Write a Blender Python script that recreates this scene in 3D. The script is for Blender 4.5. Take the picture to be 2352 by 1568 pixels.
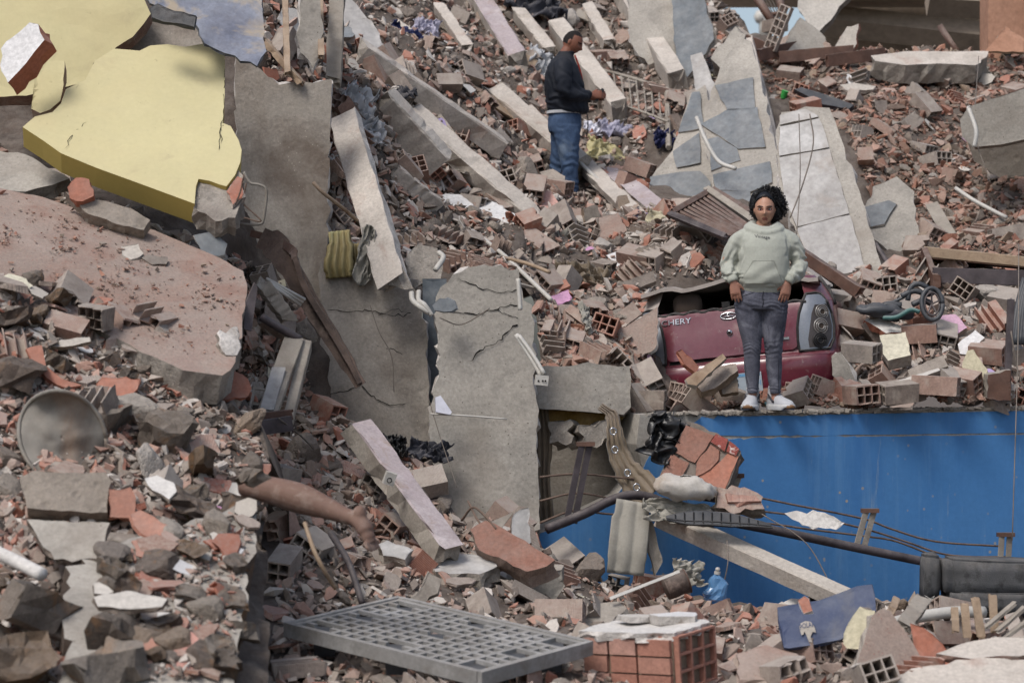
import bpy, bmesh, math, random
import numpy as np
from mathutils import Vector, Matrix, Quaternion, Euler, noise
from mathutils.bvhtree import BVHTree
from mathutils.geometry import delaunay_2d_cdt

S = bpy.context.scene
C = S.collection
for o in list(bpy.data.objects):
    bpy.data.objects.remove(o, do_unlink=True)

# ------------------------------------------------------------------ camera, sky, sun, exposure
LENS, ZC = 85.0, 2.30
cam_d = bpy.data.cameras.new("camera")
cam = bpy.data.objects.new("camera", cam_d)
C.objects.link(cam)
cam.location = (0, 0, ZC)
cam.rotation_euler = (math.radians(90), 0, 0)
cam_d.lens = LENS
cam_d.sensor_width = 36
cam_d.sensor_fit = 'HORIZONTAL'
cam_d.clip_end = 2000
cam_d.dof.use_dof = True
cam_d.dof.focus_distance = 17.9
cam_d.dof.aperture_fstop = 2.8
S.camera = cam

SUN_EL, SUN_AZ = math.radians(58), math.radians(-60)     # azimuth from +Y towards +X
world = bpy.data.worlds.new("World")
S.world = world
world.use_nodes = True
wn, wl = world.node_tree.nodes, world.node_tree.links
bg = wn["Background"]
sky = wn.new("ShaderNodeTexSky")
sky.sky_type = 'NISHITA'
sky.sun_disc = False
sky.sun_elevation = SUN_EL
sky.sun_rotation = SUN_AZ
sky.air_density = 1.0
sky.dust_density = 3.0
hs = wn.new("ShaderNodeHueSaturation")
hs.inputs["Saturation"].default_value = 0.8
wl.new(sky.outputs[0], hs.inputs["Color"])
wl.new(hs.outputs[0], bg.inputs[0])
bg.inputs[1].default_value = 0.10
sun_d = bpy.data.lights.new("sun", 'SUN')
sun_d.energy = 1.5
sun_d.angle = math.radians(20)
sun_d.color = (1.0, 0.97, 0.93)
sun = bpy.data.objects.new("sun", sun_d)
C.objects.link(sun)
_sd = Vector((math.sin(SUN_AZ) * math.cos(SUN_EL), math.cos(SUN_AZ) * math.cos(SUN_EL), math.sin(SUN_EL)))
_sd = Vector((-0.36, -0.46, 0.81)).normalized()
sun.rotation_euler = _sd.to_track_quat('Z', 'Y').to_euler()
sky.sun_elevation = math.asin(_sd.z)
sky.sun_rotation = math.atan2(_sd.x, _sd.y)
sun.location = (-6, 4, 14)

S.render.engine = 'CYCLES'
S.view_settings.view_transform = 'Standard'
S.view_settings.look = 'None'
S.view_settings.exposure = 0.62
S.view_settings.gamma = 1.0
S.view_settings.use_curve_mapping = False
S.cycles.max_bounces = 5
S.cycles.diffuse_bounces = 3
S.cycles.glossy_bounces = 3
S.cycles.transparent_max_bounces = 6
S.cycles.use_adaptive_sampling = True
S.cycles.adaptive_threshold = 0.02
S.cycles.use_denoising = True

# ------------------------------------------------------------------ helpers
K = 36.0 / LENS / 2352.0         # metres per photo unit (photo measured 2352 x 1568) per metre of distance
RNG = random.Random(7)
PI = math.pi

def W(px, py, Y):
    return Vector(((px - 1176) * K * Y, Y, ZC - (py - 784) * K * Y))

def ray(px, py):
    return Vector(((px - 1176) * K, 1.0, -(py - 784) * K))

CAM = Vector((0, 0, ZC))

def on_plane(px, py, p0, n):
    d = ray(px, py)
    t = (p0 - CAM).dot(n) / d.dot(n)
    return CAM + d * t

def lin(h):
    if not isinstance(h, str):
        return (*h[:3], 1.0)
    h = h.lstrip('#')
    v = [int(h[i:i + 2], 16) / 255 for i in (0, 2, 4)]
    return (*[x / 12.92 if x <= 0.04045 else ((x + 0.055) / 1.055) ** 2.4 for x in v], 1.0)

def tag(o, label=None, cat=None, group=None, kind=None):
    if label: o["label"] = label
    if cat: o["category"] = cat
    if group: o["group"] = group
    if kind: o["kind"] = kind
    return o

def empty(name, loc=(0, 0, 0), rot=None):
    o = bpy.data.objects.new(name, None)
    C.objects.link(o)
    o.location = loc
    if rot is not None: o.rotation_euler = rot
    o.empty_display_size = 0.1
    return o

def put(name, me, parent=None, loc=None, rot=None, scale=None):
    o = bpy.data.objects.new(name, me)
    C.objects.link(o)
    if parent: o.parent = parent
    if loc is not None: o.location = loc
    if rot is not None: o.rotation_euler = rot
    if scale is not None: o.scale = scale
    return o

class MB:
    """collects faces, builds one mesh"""
    def __init__(s): s.v, s.f, s.m = [], [], []
    def add(s, vs, fs, mi=0):
        b = len(s.v)
        s.v += [tuple(v) for v in vs]
        s.f += [tuple(i + b for i in f) for f in fs]
        s.m += [mi] * len(fs) if isinstance(mi, int) else list(mi)
        return s
    def box(s, c, size, rot=None, mi=0, M=None):
        c = Vector(c); hx, hy, hz = size[0] / 2, size[1] / 2, size[2] / 2
        vs = [Vector((x * hx, y * hy, z * hz)) for x in (-1, 1) for y in (-1, 1) for z in (-1, 1)]
        R = M if M is not None else (Euler(rot).to_matrix() if rot else Matrix.Identity(3))
        vs = [c + R @ v for v in vs]
        return s.add(vs, [(0, 1, 3, 2), (4, 6, 7, 5), (0, 4, 5, 1), (2, 3, 7, 6), (0, 2, 6, 4), (1, 5, 7, 3)], mi)
    def tube(s, pts, r, n=8, mi=0, cap=True, flat=1.0, upv=None):
        pts = [Vector(p) for p in pts]
        rr = r if isinstance(r, (list, tuple)) else [r] * len(pts)
        rings, up = [], None
        for i, p in enumerate(pts):
            a = (pts[min(i + 1, len(pts) - 1)] - pts[max(i - 1, 0)])
            a = a.normalized() if a.length > 1e-9 else Vector((0, 0, 1))
            if up is None:
                up = Vector(upv) if upv is not None else (Vector((0, 0, 1)) if abs(a.z) < .9 else Vector((1, 0, 0)))
            up = (up - a * up.dot(a))
            up = up.normalized() if up.length > 1e-6 else a.orthogonal().normalized()
            sd = a.cross(up)
            ri = rr[i]
            ra, rb = ri if isinstance(ri, (tuple, list)) else (ri, ri * flat)
            rings.append([p + sd * (math.cos(t) * ra) + up * (math.sin(t) * rb) for t in [2 * PI * k / n for k in range(n)]])
        vs = [v for r_ in rings for v in r_]
        fs = []
        for i in range(len(rings) - 1):
            for k in range(n):
                fs.append((i * n + k, i * n + (k + 1) % n, (i + 1) * n + (k + 1) % n, (i + 1) * n + k))
        if cap:
            fs.append(tuple(range(n - 1, -1, -1)))
            fs.append(tuple((len(rings) - 1) * n + k for k in range(n)))
        return s.add(vs, fs, mi)
    def grid(s, P, mi=0, closed_u=False):
        """P: rows of points"""
        R, Q = len(P), len(P[0])
        fs = []
        for i in range(R - 1):
            for j in range(Q - 1 if not closed_u else Q):
                fs.append((i * Q + j, i * Q + (j + 1) % Q, (i + 1) * Q + (j + 1) % Q, (i + 1) * Q + j))
        return s.add([v for r_ in P for v in r_], fs, mi)
    def mesh(s, name, mats, smooth=False):
        me = bpy.data.meshes.new(name)
        me.from_pydata(s.v, [], s.f)
        for m in (mats if isinstance(mats, (list, tuple)) else [mats]): me.materials.append(m)
        if any(s.m): me.polygons.foreach_set("material_index", s.m)
        if smooth: me.polygons.foreach_set("use_smooth", [True] * len(s.f))
        me.update()
        return me
    def build(s, name, mats, parent=None, smooth=False, center=True):
        if center and parent is None:
            a = np.array(s.v); c = (a.min(0) + a.max(0)) / 2
            c[2] = a[:, 2].min()
            s.v = [tuple(v) for v in (a - c)]
            return put(name, s.mesh(name, mats, smooth), None, loc=Vector(c))
        return put(name, s.mesh(name, mats, smooth), parent)

def apply_mods(o):
    dg = bpy.context.evaluated_depsgraph_get()
    dg.update()
    me = bpy.data.meshes.new_from_object(o.evaluated_get(dg), depsgraph=dg)
    old = o.data
    o.modifiers.clear()
    o.data = me
    bpy.data.meshes.remove(old)
    return o

def remesh(o, vox, smooth_it=4, fac=0.5):
    m = o.modifiers.new("r", 'REMESH'); m.mode = 'VOXEL'; m.voxel_size = vox; m.use_smooth_shade = True
    if smooth_it:
        q = o.modifiers.new("s", 'SMOOTH'); q.iterations = smooth_it; q.factor = fac
    mats = [s.material for s in o.material_slots]
    apply_mods(o)
    o.data.materials.clear()
    for x in mats[:1]: o.data.materials.append(x)
    o.data.polygons.foreach_set("use_smooth", [True] * len(o.data.polygons))
    return o

def fbm(p, o=3):
    return noise.fractal(p, 1.0, 2.0, o, noise_basis='PERLIN_ORIGINAL')

# ------------------------------------------------------------------ materials
class NT:
    def __init__(s, name):
        s.m = bpy.data.materials.new(name); s.m.use_nodes = True
        s.t = s.m.node_tree; s.b = s.t.nodes["Principled BSDF"]
    def n(s, typ, **kw):
        x = s.t.nodes.new("ShaderNode" + typ)
        for k, v in kw.items():
            if k.startswith("i_"): x.inputs[k[2:].replace("_", " ")].default_value = v
            else: setattr(x, k, v)
        return x
    def l(s, a, b): s.t.links.new(a, b)
    def mix(s, a, b, f, mode='MIX'):
        x = s.n("MixRGB", blend_type=mode)
        for i, v in ((0, f), (1, a), (2, b)):
            if isinstance(v, bpy.types.NodeSocket): s.l(v, x.inputs[i])
            else: x.inputs[i].default_value = v
        return x.outputs[0]
    def math(s, op, a, b=None, clamp=False):
        x = s.n("Math", operation=op, use_clamp=clamp)
        for i, v in ((0, a), (1, b)):
            if v is None: continue
            if isinstance(v, bpy.types.NodeSocket): s.l(v, x.inputs[i])
            else: x.inputs[i].default_value = v
        return x.outputs[0]
    def noise(s, vec, scale, detail=4, rough=.6, dist=0.):
        x = s.n("TexNoise"); x.inputs["Scale"].default_value = scale; x.inputs["Detail"].default_value = detail
        x.inputs["Roughness"].default_value = rough; x.inputs["Distortion"].default_value = dist
        s.l(vec, x.inputs["Vector"]); return x.outputs[0]
    def ramp(s, f, stops, interp='LINEAR'):
        x = s.n("ValToRGB"); x.color_ramp.interpolation = interp
        e = x.color_ramp.elements
        while len(e) > 1: e.remove(e[-1])
        e[0].position, e[0].color = stops[0][0], stops[0][1]
        for p, c in stops[1:]:
            q = e.new(p); q.color = c
        s.l(f, x.inputs[0]); return x.outputs[0]
    def maprange(s, v, a, b, c=0., d=1.):
        x = s.n("MapRange"); s.l(v, x.inputs[0])
        for i, q in ((1, a), (2, b), (3, c), (4, d)): x.inputs[i].default_value = q
        return x.outputs[0]

DUST = lin("#a09890")

def stone(name, cols, rnd=None, var=.35, nscale=6., fine=60., dust=.45, dustcol=DUST, bump=.35, bscale=30., rough=.92,
          spots=None, ribs=None, world_xyz=False, stain=None, metallic=0., pits=0., fv=1., streak=None):
    """dusty mineral surface. rnd: None / 'obj' / 'isl' picks one of cols per object or per piece"""
    N = NT(name)
    if world_xyz:
        vec = N.n("NewGeometry").outputs["Position"]
    else:
        tc = N.n("TexCoord").outputs["Object"]
        oi = N.n("ObjectInfo").outputs["Random"]
        va = N.n("VectorMath", operation='ADD'); N.l(tc, va.inputs[0])
        sc = N.n("VectorMath", operation='SCALE'); sc.inputs[0].default_value = (13., 27., 41.); N.l(oi, sc.inputs["Scale"])
        N.l(sc.outputs[0], va.inputs[1]); vec = va.outputs[0]
    cols = [lin(c) for c in cols]
    if rnd and len(cols) > 1:
        r = N.n("ObjectInfo").outputs["Random"] if rnd == 'obj' else N.n("NewGeometry").outputs["Random Per Island"]
        base = N.ramp(r, [(i / len(cols), c) for i, c in enumerate(cols)], 'CONSTANT')
    elif len(cols) > 1:
        base = N.ramp(N.noise(vec, nscale * .5, 5, .65), [(.3 + .4 * i / (len(cols) - 1), c) for i, c in enumerate(cols)])
    else:
        rg = N.n("RGB"); rg.outputs[0].default_value = cols[0]; base = rg.outputs[0]
    n1 = N.noise(vec, nscale, 6, .65)
    mul = N.ramp(n1, [(.25, (1 - var,) * 3 + (1,)), (.75, (1 + var * .45,) * 3 + (1,))])
    base = N.mix(base, mul, 1.0, 'MULTIPLY')
    n2 = N.noise(vec, fine, 3, .7)
    base = N.mix(base, N.ramp(n2, [(.3, (1 - .22 * fv,) * 3 + (1,)), (.7, (1 + .12 * fv,) * 3 + (1,))]), 1.0, 'MULTIPLY')
    for st in (stain if isinstance(stain, list) else [stain] if stain else []):
        col, sc_, lo, hi, amt = st
        f = N.maprange(N.noise(vec, sc_, 5, .6, .6), lo, hi, 0., amt)
        base = N.mix(base, lin(col), f)
    if streak:
        for col, sxy, sz, lo, hi, amt in streak:
            mp_ = N.n("VectorMath", operation='MULTIPLY'); N.l(vec, mp_.inputs[0]); mp_.inputs[1].default_value = (sxy, sxy, sz)
            base = N.mix(base, lin(col), N.maprange(N.noise(mp_.outputs[0], 1., 6, .7), lo, hi, 0., amt))
    if spots:
        col, sc_, thr = spots
        vo = N.n("TexVoronoi"); vo.inputs["Scale"].default_value = sc_; N.l(vec, vo.inputs["Vector"])
        f = N.math('MULTIPLY', N.maprange(vo.outputs["Distance"], thr, thr * .6), N.maprange(N.noise(vec, sc_ * .3, 2), .45, .6))
        base = N.mix(base, lin(col), f)
    if dust > 0:
        g = N.n("NewGeometry"); sx = N.n("SeparateXYZ"); N.l(g.outputs["Normal"], sx.inputs[0])
        up = N.maprange(sx.outputs[2], -.15, .85)
        f = N.math('MULTIPLY', up, N.maprange(N.noise(vec, 9, 4, .7), .35, .65, .25, 1.))
        f = N.math('MULTIPLY', f, dust, True)
        base = N.mix(base, dustcol, f)
    N.l(base, N.b.inputs["Base Color"])
    N.b.inputs["Roughness"].default_value = rough
    N.b.inputs["Specular IOR Level"].default_value = .18
    N.b.inputs["Metallic"].default_value = metallic
    h = N.math('ADD', N.math('MULTIPLY', N.noise(vec, bscale, 5, .65), .7), N.math('MULTIPLY', n2, .3))
    if pits:
        vo = N.n("TexVoronoi"); vo.inputs["Scale"].default_value = pits; N.l(vec, vo.inputs["Vector"])
        h = N.math('ADD', h, N.math('MULTIPLY', N.maprange(vo.outputs["Distance"], 0., .35), .5))
    if ribs:
        axis, freq = ribs
        sx = N.n("SeparateXYZ"); N.l(N.n("TexCoord").outputs["Object"], sx.inputs[0])
        w = N.math('ABSOLUTE', N.math('SINE', N.math('MULTIPLY', sx.outputs[axis], freq)))
        h = N.math('ADD', h, N.math('MULTIPLY', N.math('POWER', w, .5), .9))
    bp = N.n("Bump"); bp.inputs["Strength"].default_value = bump; bp.inputs["Distance"].default_value = .02
    N.l(h, bp.inputs["Height"]); N.l(bp.outputs[0], N.b.inputs["Normal"])
    return N.m

def plain(name, col, rough=.6, var=.2, dust=.25, metallic=0., spec=.3, nscale=8., bump=.15, bscale=40, coat=0., stain=None, sheen=0., fv=.4):
    m = stone(name, [col] if isinstance(col, str) else col, var=var, nscale=nscale, fine=nscale * 9, dust=dust, rough=rough,
              bump=bump, bscale=bscale, metallic=metallic, stain=stain, fv=fv)
    b = m.node_tree.nodes["Principled BSDF"]
    b.inputs["Specular IOR Level"].default_value = spec
    b.inputs["Coat Weight"].default_value = coat
    b.inputs["Coat Roughness"].default_value = .12
    if sheen: b.inputs["Sheen Weight"].default_value = sheen
    return m

M = {}
M['terrain'] = stone("heap_soil", ["#443a34", "#544840", "#39312b"], var=.4, nscale=5, fine=45, dust=.3, bump=1.0, bscale=16, world_xyz=True)  # soil tone kept darker to deepen the shade in gaps between pieces
M['concrete'] = stone("concrete", ["#9a958d", "#aaa49b", "#8f8a82"], var=.3, nscale=3.2, fine=45, dust=.25, bump=.35, bscale=14, pits=9.,
                      spots=("#5e564d", 26., .16), stain=[("#72665a", 1.3, .52, .72, .5)])
M['concrete_brown'] = stone("stained_concrete", ["#9a9288", "#a69e94", "#887e73"], var=.35, nscale=2.4, fine=50, dust=.15, bump=.4, bscale=14, pits=10.,
                            stain=[("#54453a", 1.1, .50, .70, .7), ("#a0988c", 1.7, .58, .75, .5)], spots=("#b0a89c", 30., .13))
M['concrete_pink'] = stone("brick_dusted_concrete", ["#a0867c", "#9a8a80", "#8d7468"], var=.25, nscale=2.2, fine=60, dust=.1, bump=.35, bscale=25,
                           stain=[("#7d5648", 2.2, .52, .70, .6), ("#b5a49a", 1.2, .55, .75, .5)], spots=("#8d4e3c", 55., .2))
M['concrete_edge'] = stone("broken_concrete", ["#8f877e", "#a49c92", "#756c64"], var=.45, nscale=9, fine=70, dust=.3, bump=.9, bscale=22)
M['white_edge'] = stone("white_plaster_edge", ["#b9b2ab", "#d0cac4", "#8e857c"], var=.35, nscale=12, fine=70, dust=.1, bump=.8, bscale=30)
M['joist'] = stone("pale_joist", ["#bbb1a6", "#c8bfb5", "#a59b91"], var=.3, nscale=4, fine=45, dust=.3, bump=.45, bscale=18,
                   stain=[("#8f6a5a", 2.6, .56, .72, .55)])
M['joist_pink'] = stone("pinkish_joist", ["#b5a8aa", "#aa9da0", "#bcb3b4"], var=.25, nscale=4, fine=40, dust=.25, bump=.4, bscale=20,
                        stain=[("#8d7565", 5., .55, .72, .7)])
M['yellow'] = stone("yellow_paint", ["#c4ba90"], fv=.2, var=.10, nscale=1.6, fine=30, dust=.08, bump=.06, bscale=30, rough=.8,
                    stain=[("#c4b48a", 1.2, .5, .75, .45), ("#a89a7c", 4., .60, .76, .5), ("#8f8468", 22., .66, .74, .5)])
M['yellow_deep'] = stone("yellow_paint_side", ["#b5a05c"], fv=.15, var=.12, nscale=1.6, fine=30, dust=.05, bump=.08, bscale=30, rough=.8)
M['blue_wall'] = stone("blue_paint", ["#4d80b5", "#487aae"], fv=.3, streak=[("#6f94b8", 5., .35, .52, .72, .5), ("#33629a", 2.2, .5, .5, .72, .55), ("#8c9aa4", 11., 1.2, .64, .74, .55)], var=.12, nscale=1.4, fine=22, dust=.0, bump=.10, bscale=20, rough=.62,
                       spots=("#9a948a", 9., .13), stain=[("#3a6fa6", .9, .5, .75, .4), ("#7f8f9a", 3.2, .70, .80, .55)], world_xyz=True)
M['slate'] = stone("slate_tile", ["#5c6369", "#6b7278", "#7c8083", "#4a5159"], var=.3, nscale=3, fine=20, dust=.2, bump=.12, bscale=12, rough=.6)
M['marble'] = stone("dirty_white_tile", ["#b3b0ae", "#a6a29e", "#c0bebc"], var=.2, nscale=1.8, fine=16, dust=.05, bump=.08, rough=.55,
                    stain=[("#8c7b6b", 2.2, .55, .75, .5)])
M['brick'] = stone("clay_brick", ["#a28274", "#a78b7e", "#957a6e", "#a99387", "#978980", "#a0968e", "#a97765", "#8e8076", "#ab9d93", "#a3988f", "#98857a"], rnd='obj', var=.3, nscale=9, fine=55,
                   dust=.75, bump=.35, bscale=40, ribs=(0, 300.), stain=[("#b3a89b", 7., .5, .66, .6)])
M['shard'] = stone("clay_shard", ["#a9796a", "#ae8273", "#97705f", "#b29184", "#a09086", "#b36d57", "#a3887b", "#9e8f85"], rnd='obj', var=.3, nscale=9, fine=50, dust=.55,
                   bump=.35, bscale=30, ribs=(0, 60.), stain=[("#b0a498", 5., .52, .68, .5)])
M['chunk'] = stone("mortar_chunk", ["#8d8378", "#9a8f84", "#7c7066", "#a39a90", "#857464", "#746a62", "#b0a8a0"], rnd='obj', var=.4, nscale=6, fine=45, dust=.35,
                   bump=.8, bscale=16, pits=14.)
M['earth_rock'] = stone("earthy_rock", ["#5c5048", "#6d635a", "#4e453e", "#7a7168", "#665545"], rnd='obj', var=.45, nscale=5, fine=40, dust=.3,
                        bump=.9, bscale=12, stain=[("#8a6440", 3., .55, .7, .6)])
M['small'] = stone("small_rubble", ["#a58172", "#978c82", "#ada095", "#857a71", "#a28f84", "#ad8b7d", "#bdb4ab", "#938073", "#736860", "#c8c0b8", "#a87462",
                                    "#978b80", "#8c7a6e", "#ad9488"], rnd='isl', var=.2, nscale=12, fine=70, dust=.35, bump=.2, bscale=50, world_xyz=True)
M['small_red'] = stone("small_brick_rubble", ["#956e5f", "#877b70", "#9c8072", "#77645a", "#8c6e60", "#a0735f", "#9a8c80", "#806456", "#685a50", "#a58d80", "#966a5a",
                                             "#93806f", "#8c6a5c", "#ad8a7a"], rnd='isl', var=.2, nscale=12, fine=70, dust=.3, bump=.2, bscale=50, world_xyz=True)
M['plaster'] = stone("white_plaster", ["#cfcbc6", "#c2bcb4", "#b5ada3", "#d3d1d0"], rnd='obj', var=.15, nscale=6, fine=40, dust=.15, bump=.2, bscale=25)
M['plaster_yellow'] = stone("yellow_plaster", ["#c2b88e", "#c0b89e", "#c8c2ae"], rnd='obj', var=.15, nscale=6, fine=40, dust=.15, bump=.2, bscale=25)
M['plaster_pink'] = stone("pink_plaster", ["#c391b4", "#bd8fae", "#b9a6cf", "#c9a3b6"], rnd='obj', var=.12, nscale=6, fine=40, dust=.12, bump=.2, bscale=25)
M['terracotta'] = stone("terracotta", ["#a56d5a", "#ad7b69", "#9c6350"], rnd='obj', var=.2, nscale=6, fine=40, dust=.35, bump=.2, bscale=25)
M['pink_ceramic'] = stone("pink_ceramic", ["#bf8c80", "#c59a8f"], rnd='obj', var=.15, nscale=5, fine=40, dust=.25, bump=.2, bscale=25)
M['rust'] = plain("rusty_steel", ["#67554c", "#77645a", "#4d403a", "#86756b"], rough=.75, var=.4, nscale=6, dust=.3, metallic=.2, bump=.3)
M['dark_steel'] = plain("dark_steel", ["#3c3437", "#4d4649", "#5d5557"], rough=.6, var=.3, nscale=6, dust=.3, metallic=.3)
M['brown_steel'] = plain("brown_painted_steel", ["#553c33", "#654a3e"], rough=.6, var=.35, nscale=7, dust=.4, metallic=.1)
M['rebar'] = plain("rebar_steel", ["#6b5548", "#7d6a5e", "#4b3c35"], rough=.8, var=.4, nscale=20, dust=.1, metallic=.2, bump=.6, bscale=120)
M['wire'] = plain("wire", ["#5d564f", "#7a7067", "#3a3532"], rough=.7, var=.2, nscale=2, dust=.1)
M['pvc'] = plain("white_pvc", ["#c9c7c2", "#b7b2a9"], rough=.5, var=.2, nscale=6, dust=.3)
M['wood'] = plain("raw_wood", ["#8d7660", "#a48e77", "#77614d"], rough=.85, var=.3, nscale=10, dust=.3, bump=.3)
M['wood_grey'] = plain("grey_wood", ["#8a8177", "#9c9489", "#6f655b"], rough=.9, var=.35, nscale=8, dust=.3, bump=.4)
M['black_plastic'] = plain("black_plastic", "#17181b", rough=.38, var=.3, dust=.12, spec=.5)
M['black_foam'] = plain("black_upholstery", ["#333436", "#505153", "#404143"], rough=.95, var=.5, nscale=14, dust=.25, bump=.4, bscale=90)
M['grey_plastic'] = plain("grey_plastic", ["#9c9a98", "#8b8986", "#a5a3a1"], rough=.6, var=.3, nscale=4, dust=.35, spec=.35, fv=.8, stain=[("#6f675f", 5., .55, .7, .6)])
M['charcoal_plastic'] = plain("charcoal_plastic", ["#34373c", "#43464b"], rough=.5, var=.25, nscale=6, dust=.15, spec=.4)
M['sheet_metal'] = plain("dull_sheet_metal", ["#7a7772", "#8a857d", "#6a6054"], rough=.75, var=.35, nscale=3, dust=.25, metallic=.1, stain=[("#7d5a3e", 2., .58, .72, .5)])
M['grey_sheet'] = stone("grey_painted_sheet", ["#74798a", "#868b98", "#666b7a"], var=.3, nscale=3, fine=25, dust=.15, bump=.2, rough=.6,
                        stain=[("#a8987f", 2.4, .52, .62, .8), ("#3c4048", 4., .62, .7, .6)])
M['cloth_brown'] = plain("brown_cloth", ["#6b5d4c", "#7b6d5b", "#5b4e40"], rough=.9, var=.25, nscale=5, dust=.25, sheen=.2)
M['cloth_grey'] = plain("grey_cloth", ["#8b877d", "#9a968c", "#79756b"], rough=.9, var=.25, nscale=6, dust=.25, sheen=.2)
M['cloth_yellow'] = plain("yellow_green_cloth", ["#94865a", "#a39468", "#7b8660"], rough=.9, var=.35, nscale=5, dust=.2)
M['cloth_blue'] = plain("blue_cloth", ["#2d345f", "#262d55"], rough=.9, var=.3, nscale=6, dust=.15)
M['cloth_dark'] = plain("dark_cloth", ["#33343c", "#474850"], rough=.9, var=.3, nscale=6, dust=.25)
M['cloth_lilac'] = plain("lilac_cloth", ["#9b98ac", "#aaa8b8"], rough=.9, var=.2, nscale=6, dust=.15)
M['cloth_white'] = plain("white_sheeting", ["#bfc0c3", "#aeb0b4"], rough=.85, var=.15, nscale=5, dust=.15)
M['paper'] = plain("white_paper", "#d3d3dd", rough=.8, var=.08, nscale=4, dust=.08)
M['void'] = plain("dark_interior_and_gap_shade", "#151312", rough=1., var=.1, dust=0.)  # black car upholstery, also painted shade for cracks and the tailgate gap
# ------------------------------------------------------------------ builders
def in_poly(x, y, poly):
    r = False
    j = len(poly) - 1
    for i in range(len(poly)):
        xi, yi = poly[i]; xj, yj = poly[j]
        if (yi > y) != (yj > y) and x < (xj - xi) * (y - yi) / (yj - yi) + xi: r = not r
        j = i
    return r

def jag(pts, step, amp, rng, p=.75):
    """roughen a closed 3D polygon in its own plane"""
    if step <= 0: return pts
    out, n = [], len(pts)
    c = sum(pts, Vector()) / n
    for i in range(n):
        a, b = pts[i], pts[(i + 1) % n]
        d = b - a; L = d.length
        k = max(1, int(L / step))
        out.append(a)
        for j in range(1, k):
            q = a + d * (j / k)
            inn = (c - q).normalized()
            out.append(q + inn * rng.gauss(0, amp) + d.normalized() * rng.gauss(0, amp * .5))
    return out

def plate_mesh(pts, n, th, jagv=(.08, .012), rng=RNG, back_out=.0, mid=True, relief=0., cells=16, edge=1.):
    n = n.normalized()
    front = jag(pts, jagv[0], jagv[1], rng)
    c = sum(front, Vector()) / len(front)
    area = sum(((front[i] - c).cross(front[(i + 1) % len(front)] - c)).dot(n) for i in range(len(front)))
    if area < 0: front = front[::-1]
    k = len(front)
    amp = jagv[1] * 1.3 * edge if jagv[0] > 0 else 0
    def ring(t):
        return [p - n * (th * t) + (p - c).normalized() * (back_out * t + rng.gauss(0, min(amp, th * .6))) + n * rng.gauss(0, min(amp * .4, th * .12)) for p in front]
    rings = [front] + ([ring(.5)] if mid else []) + [ring(1.0)]
    vs = [v for r in rings for v in r]
    fs, mi = [], []
    last = (len(rings) - 1) * k
    fs.append(tuple(last + i for i in reversed(range(k)))); mi.append(1)
    for r in range(len(rings) - 1):
        for i in range(k):
            a, b = i, (i + 1) % k
            fs.append((r * k + b, r * k + a, (r + 1) * k + a, (r + 1) * k + b)); mi.append(1)
    if relief > 0:
        u = n.orthogonal().normalized(); v = n.cross(u)
        p2 = [((p - c).dot(u), (p - c).dot(v)) for p in front]
        x0, x1 = min(p[0] for p in p2), max(p[0] for p in p2); y0, y1 = min(p[1] for p in p2), max(p[1] for p in p2)
        st = max(x1 - x0, y1 - y0) / cells
        P = [Vector(p) for p in p2]
        x = x0 + st / 2
        while x < x1:
            y = y0 + st / 2
            while y < y1:
                q = (x + rng.uniform(-.3, .3) * st, y + rng.uniform(-.3, .3) * st)
                if in_poly(q[0], q[1], p2) and min((q[0] - e[0]) ** 2 + (q[1] - e[1]) ** 2 for e in p2) > (st * .4) ** 2: P.append(Vector(q))
                y += st
            x += st
        r = delaunay_2d_cdt(P, [(i, (i + 1) % k) for i in range(k)], [list(range(k))], 1, 1e-6)
        base = len(vs); off = Vector((rng.uniform(0, 50), rng.uniform(0, 50), 0))
        idx = []
        for q, og in zip(r[0], r[3]):
            orig = [g for g in og if g < k]
            if orig: idx.append(orig[0])
            else:
                p = c + u * q[0] + v * q[1]
                p = p + n * (relief * fbm(p * 2.2 + off, 4) - relief * .25)
                idx.append(len(vs)); vs.append(p)
        for f in r[2]:
            t = [idx[i] for i in f]
            if len(set(t)) < 3: continue
            nn = (vs[t[1]] - vs[t[0]]).cross(vs[t[2]] - vs[t[0]])
            if nn.dot(n) < 0: t = t[::-1]
            fs.append(tuple(t)); mi.append(0)
    else:
        fs.append(tuple(range(k))); mi.append(0)
    return MB().add(vs, fs, mi)

def plate(name, poly, at, n, th, mats, jagv=(.08, .012), parent=None, back_out=0., rng=RNG, label=None, cat=None, group=None, kind=None, relief=.012, cells=16, edge=1.):
    """slab whose front outline is measured in photo units on the plane through at=(px,py,Y) with normal n"""
    n = Vector(n).normalized()
    p0 = W(*at)
    pts = [on_plane(x, y, p0, n) for x, y in poly]
    o = plate_mesh(pts, n, th, jagv, rng, back_out, relief=relief if jagv[0] > 0 else 0, cells=cells, edge=edge).build(name, mats, parent)
    return tag(o, label, cat, group, kind)

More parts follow.
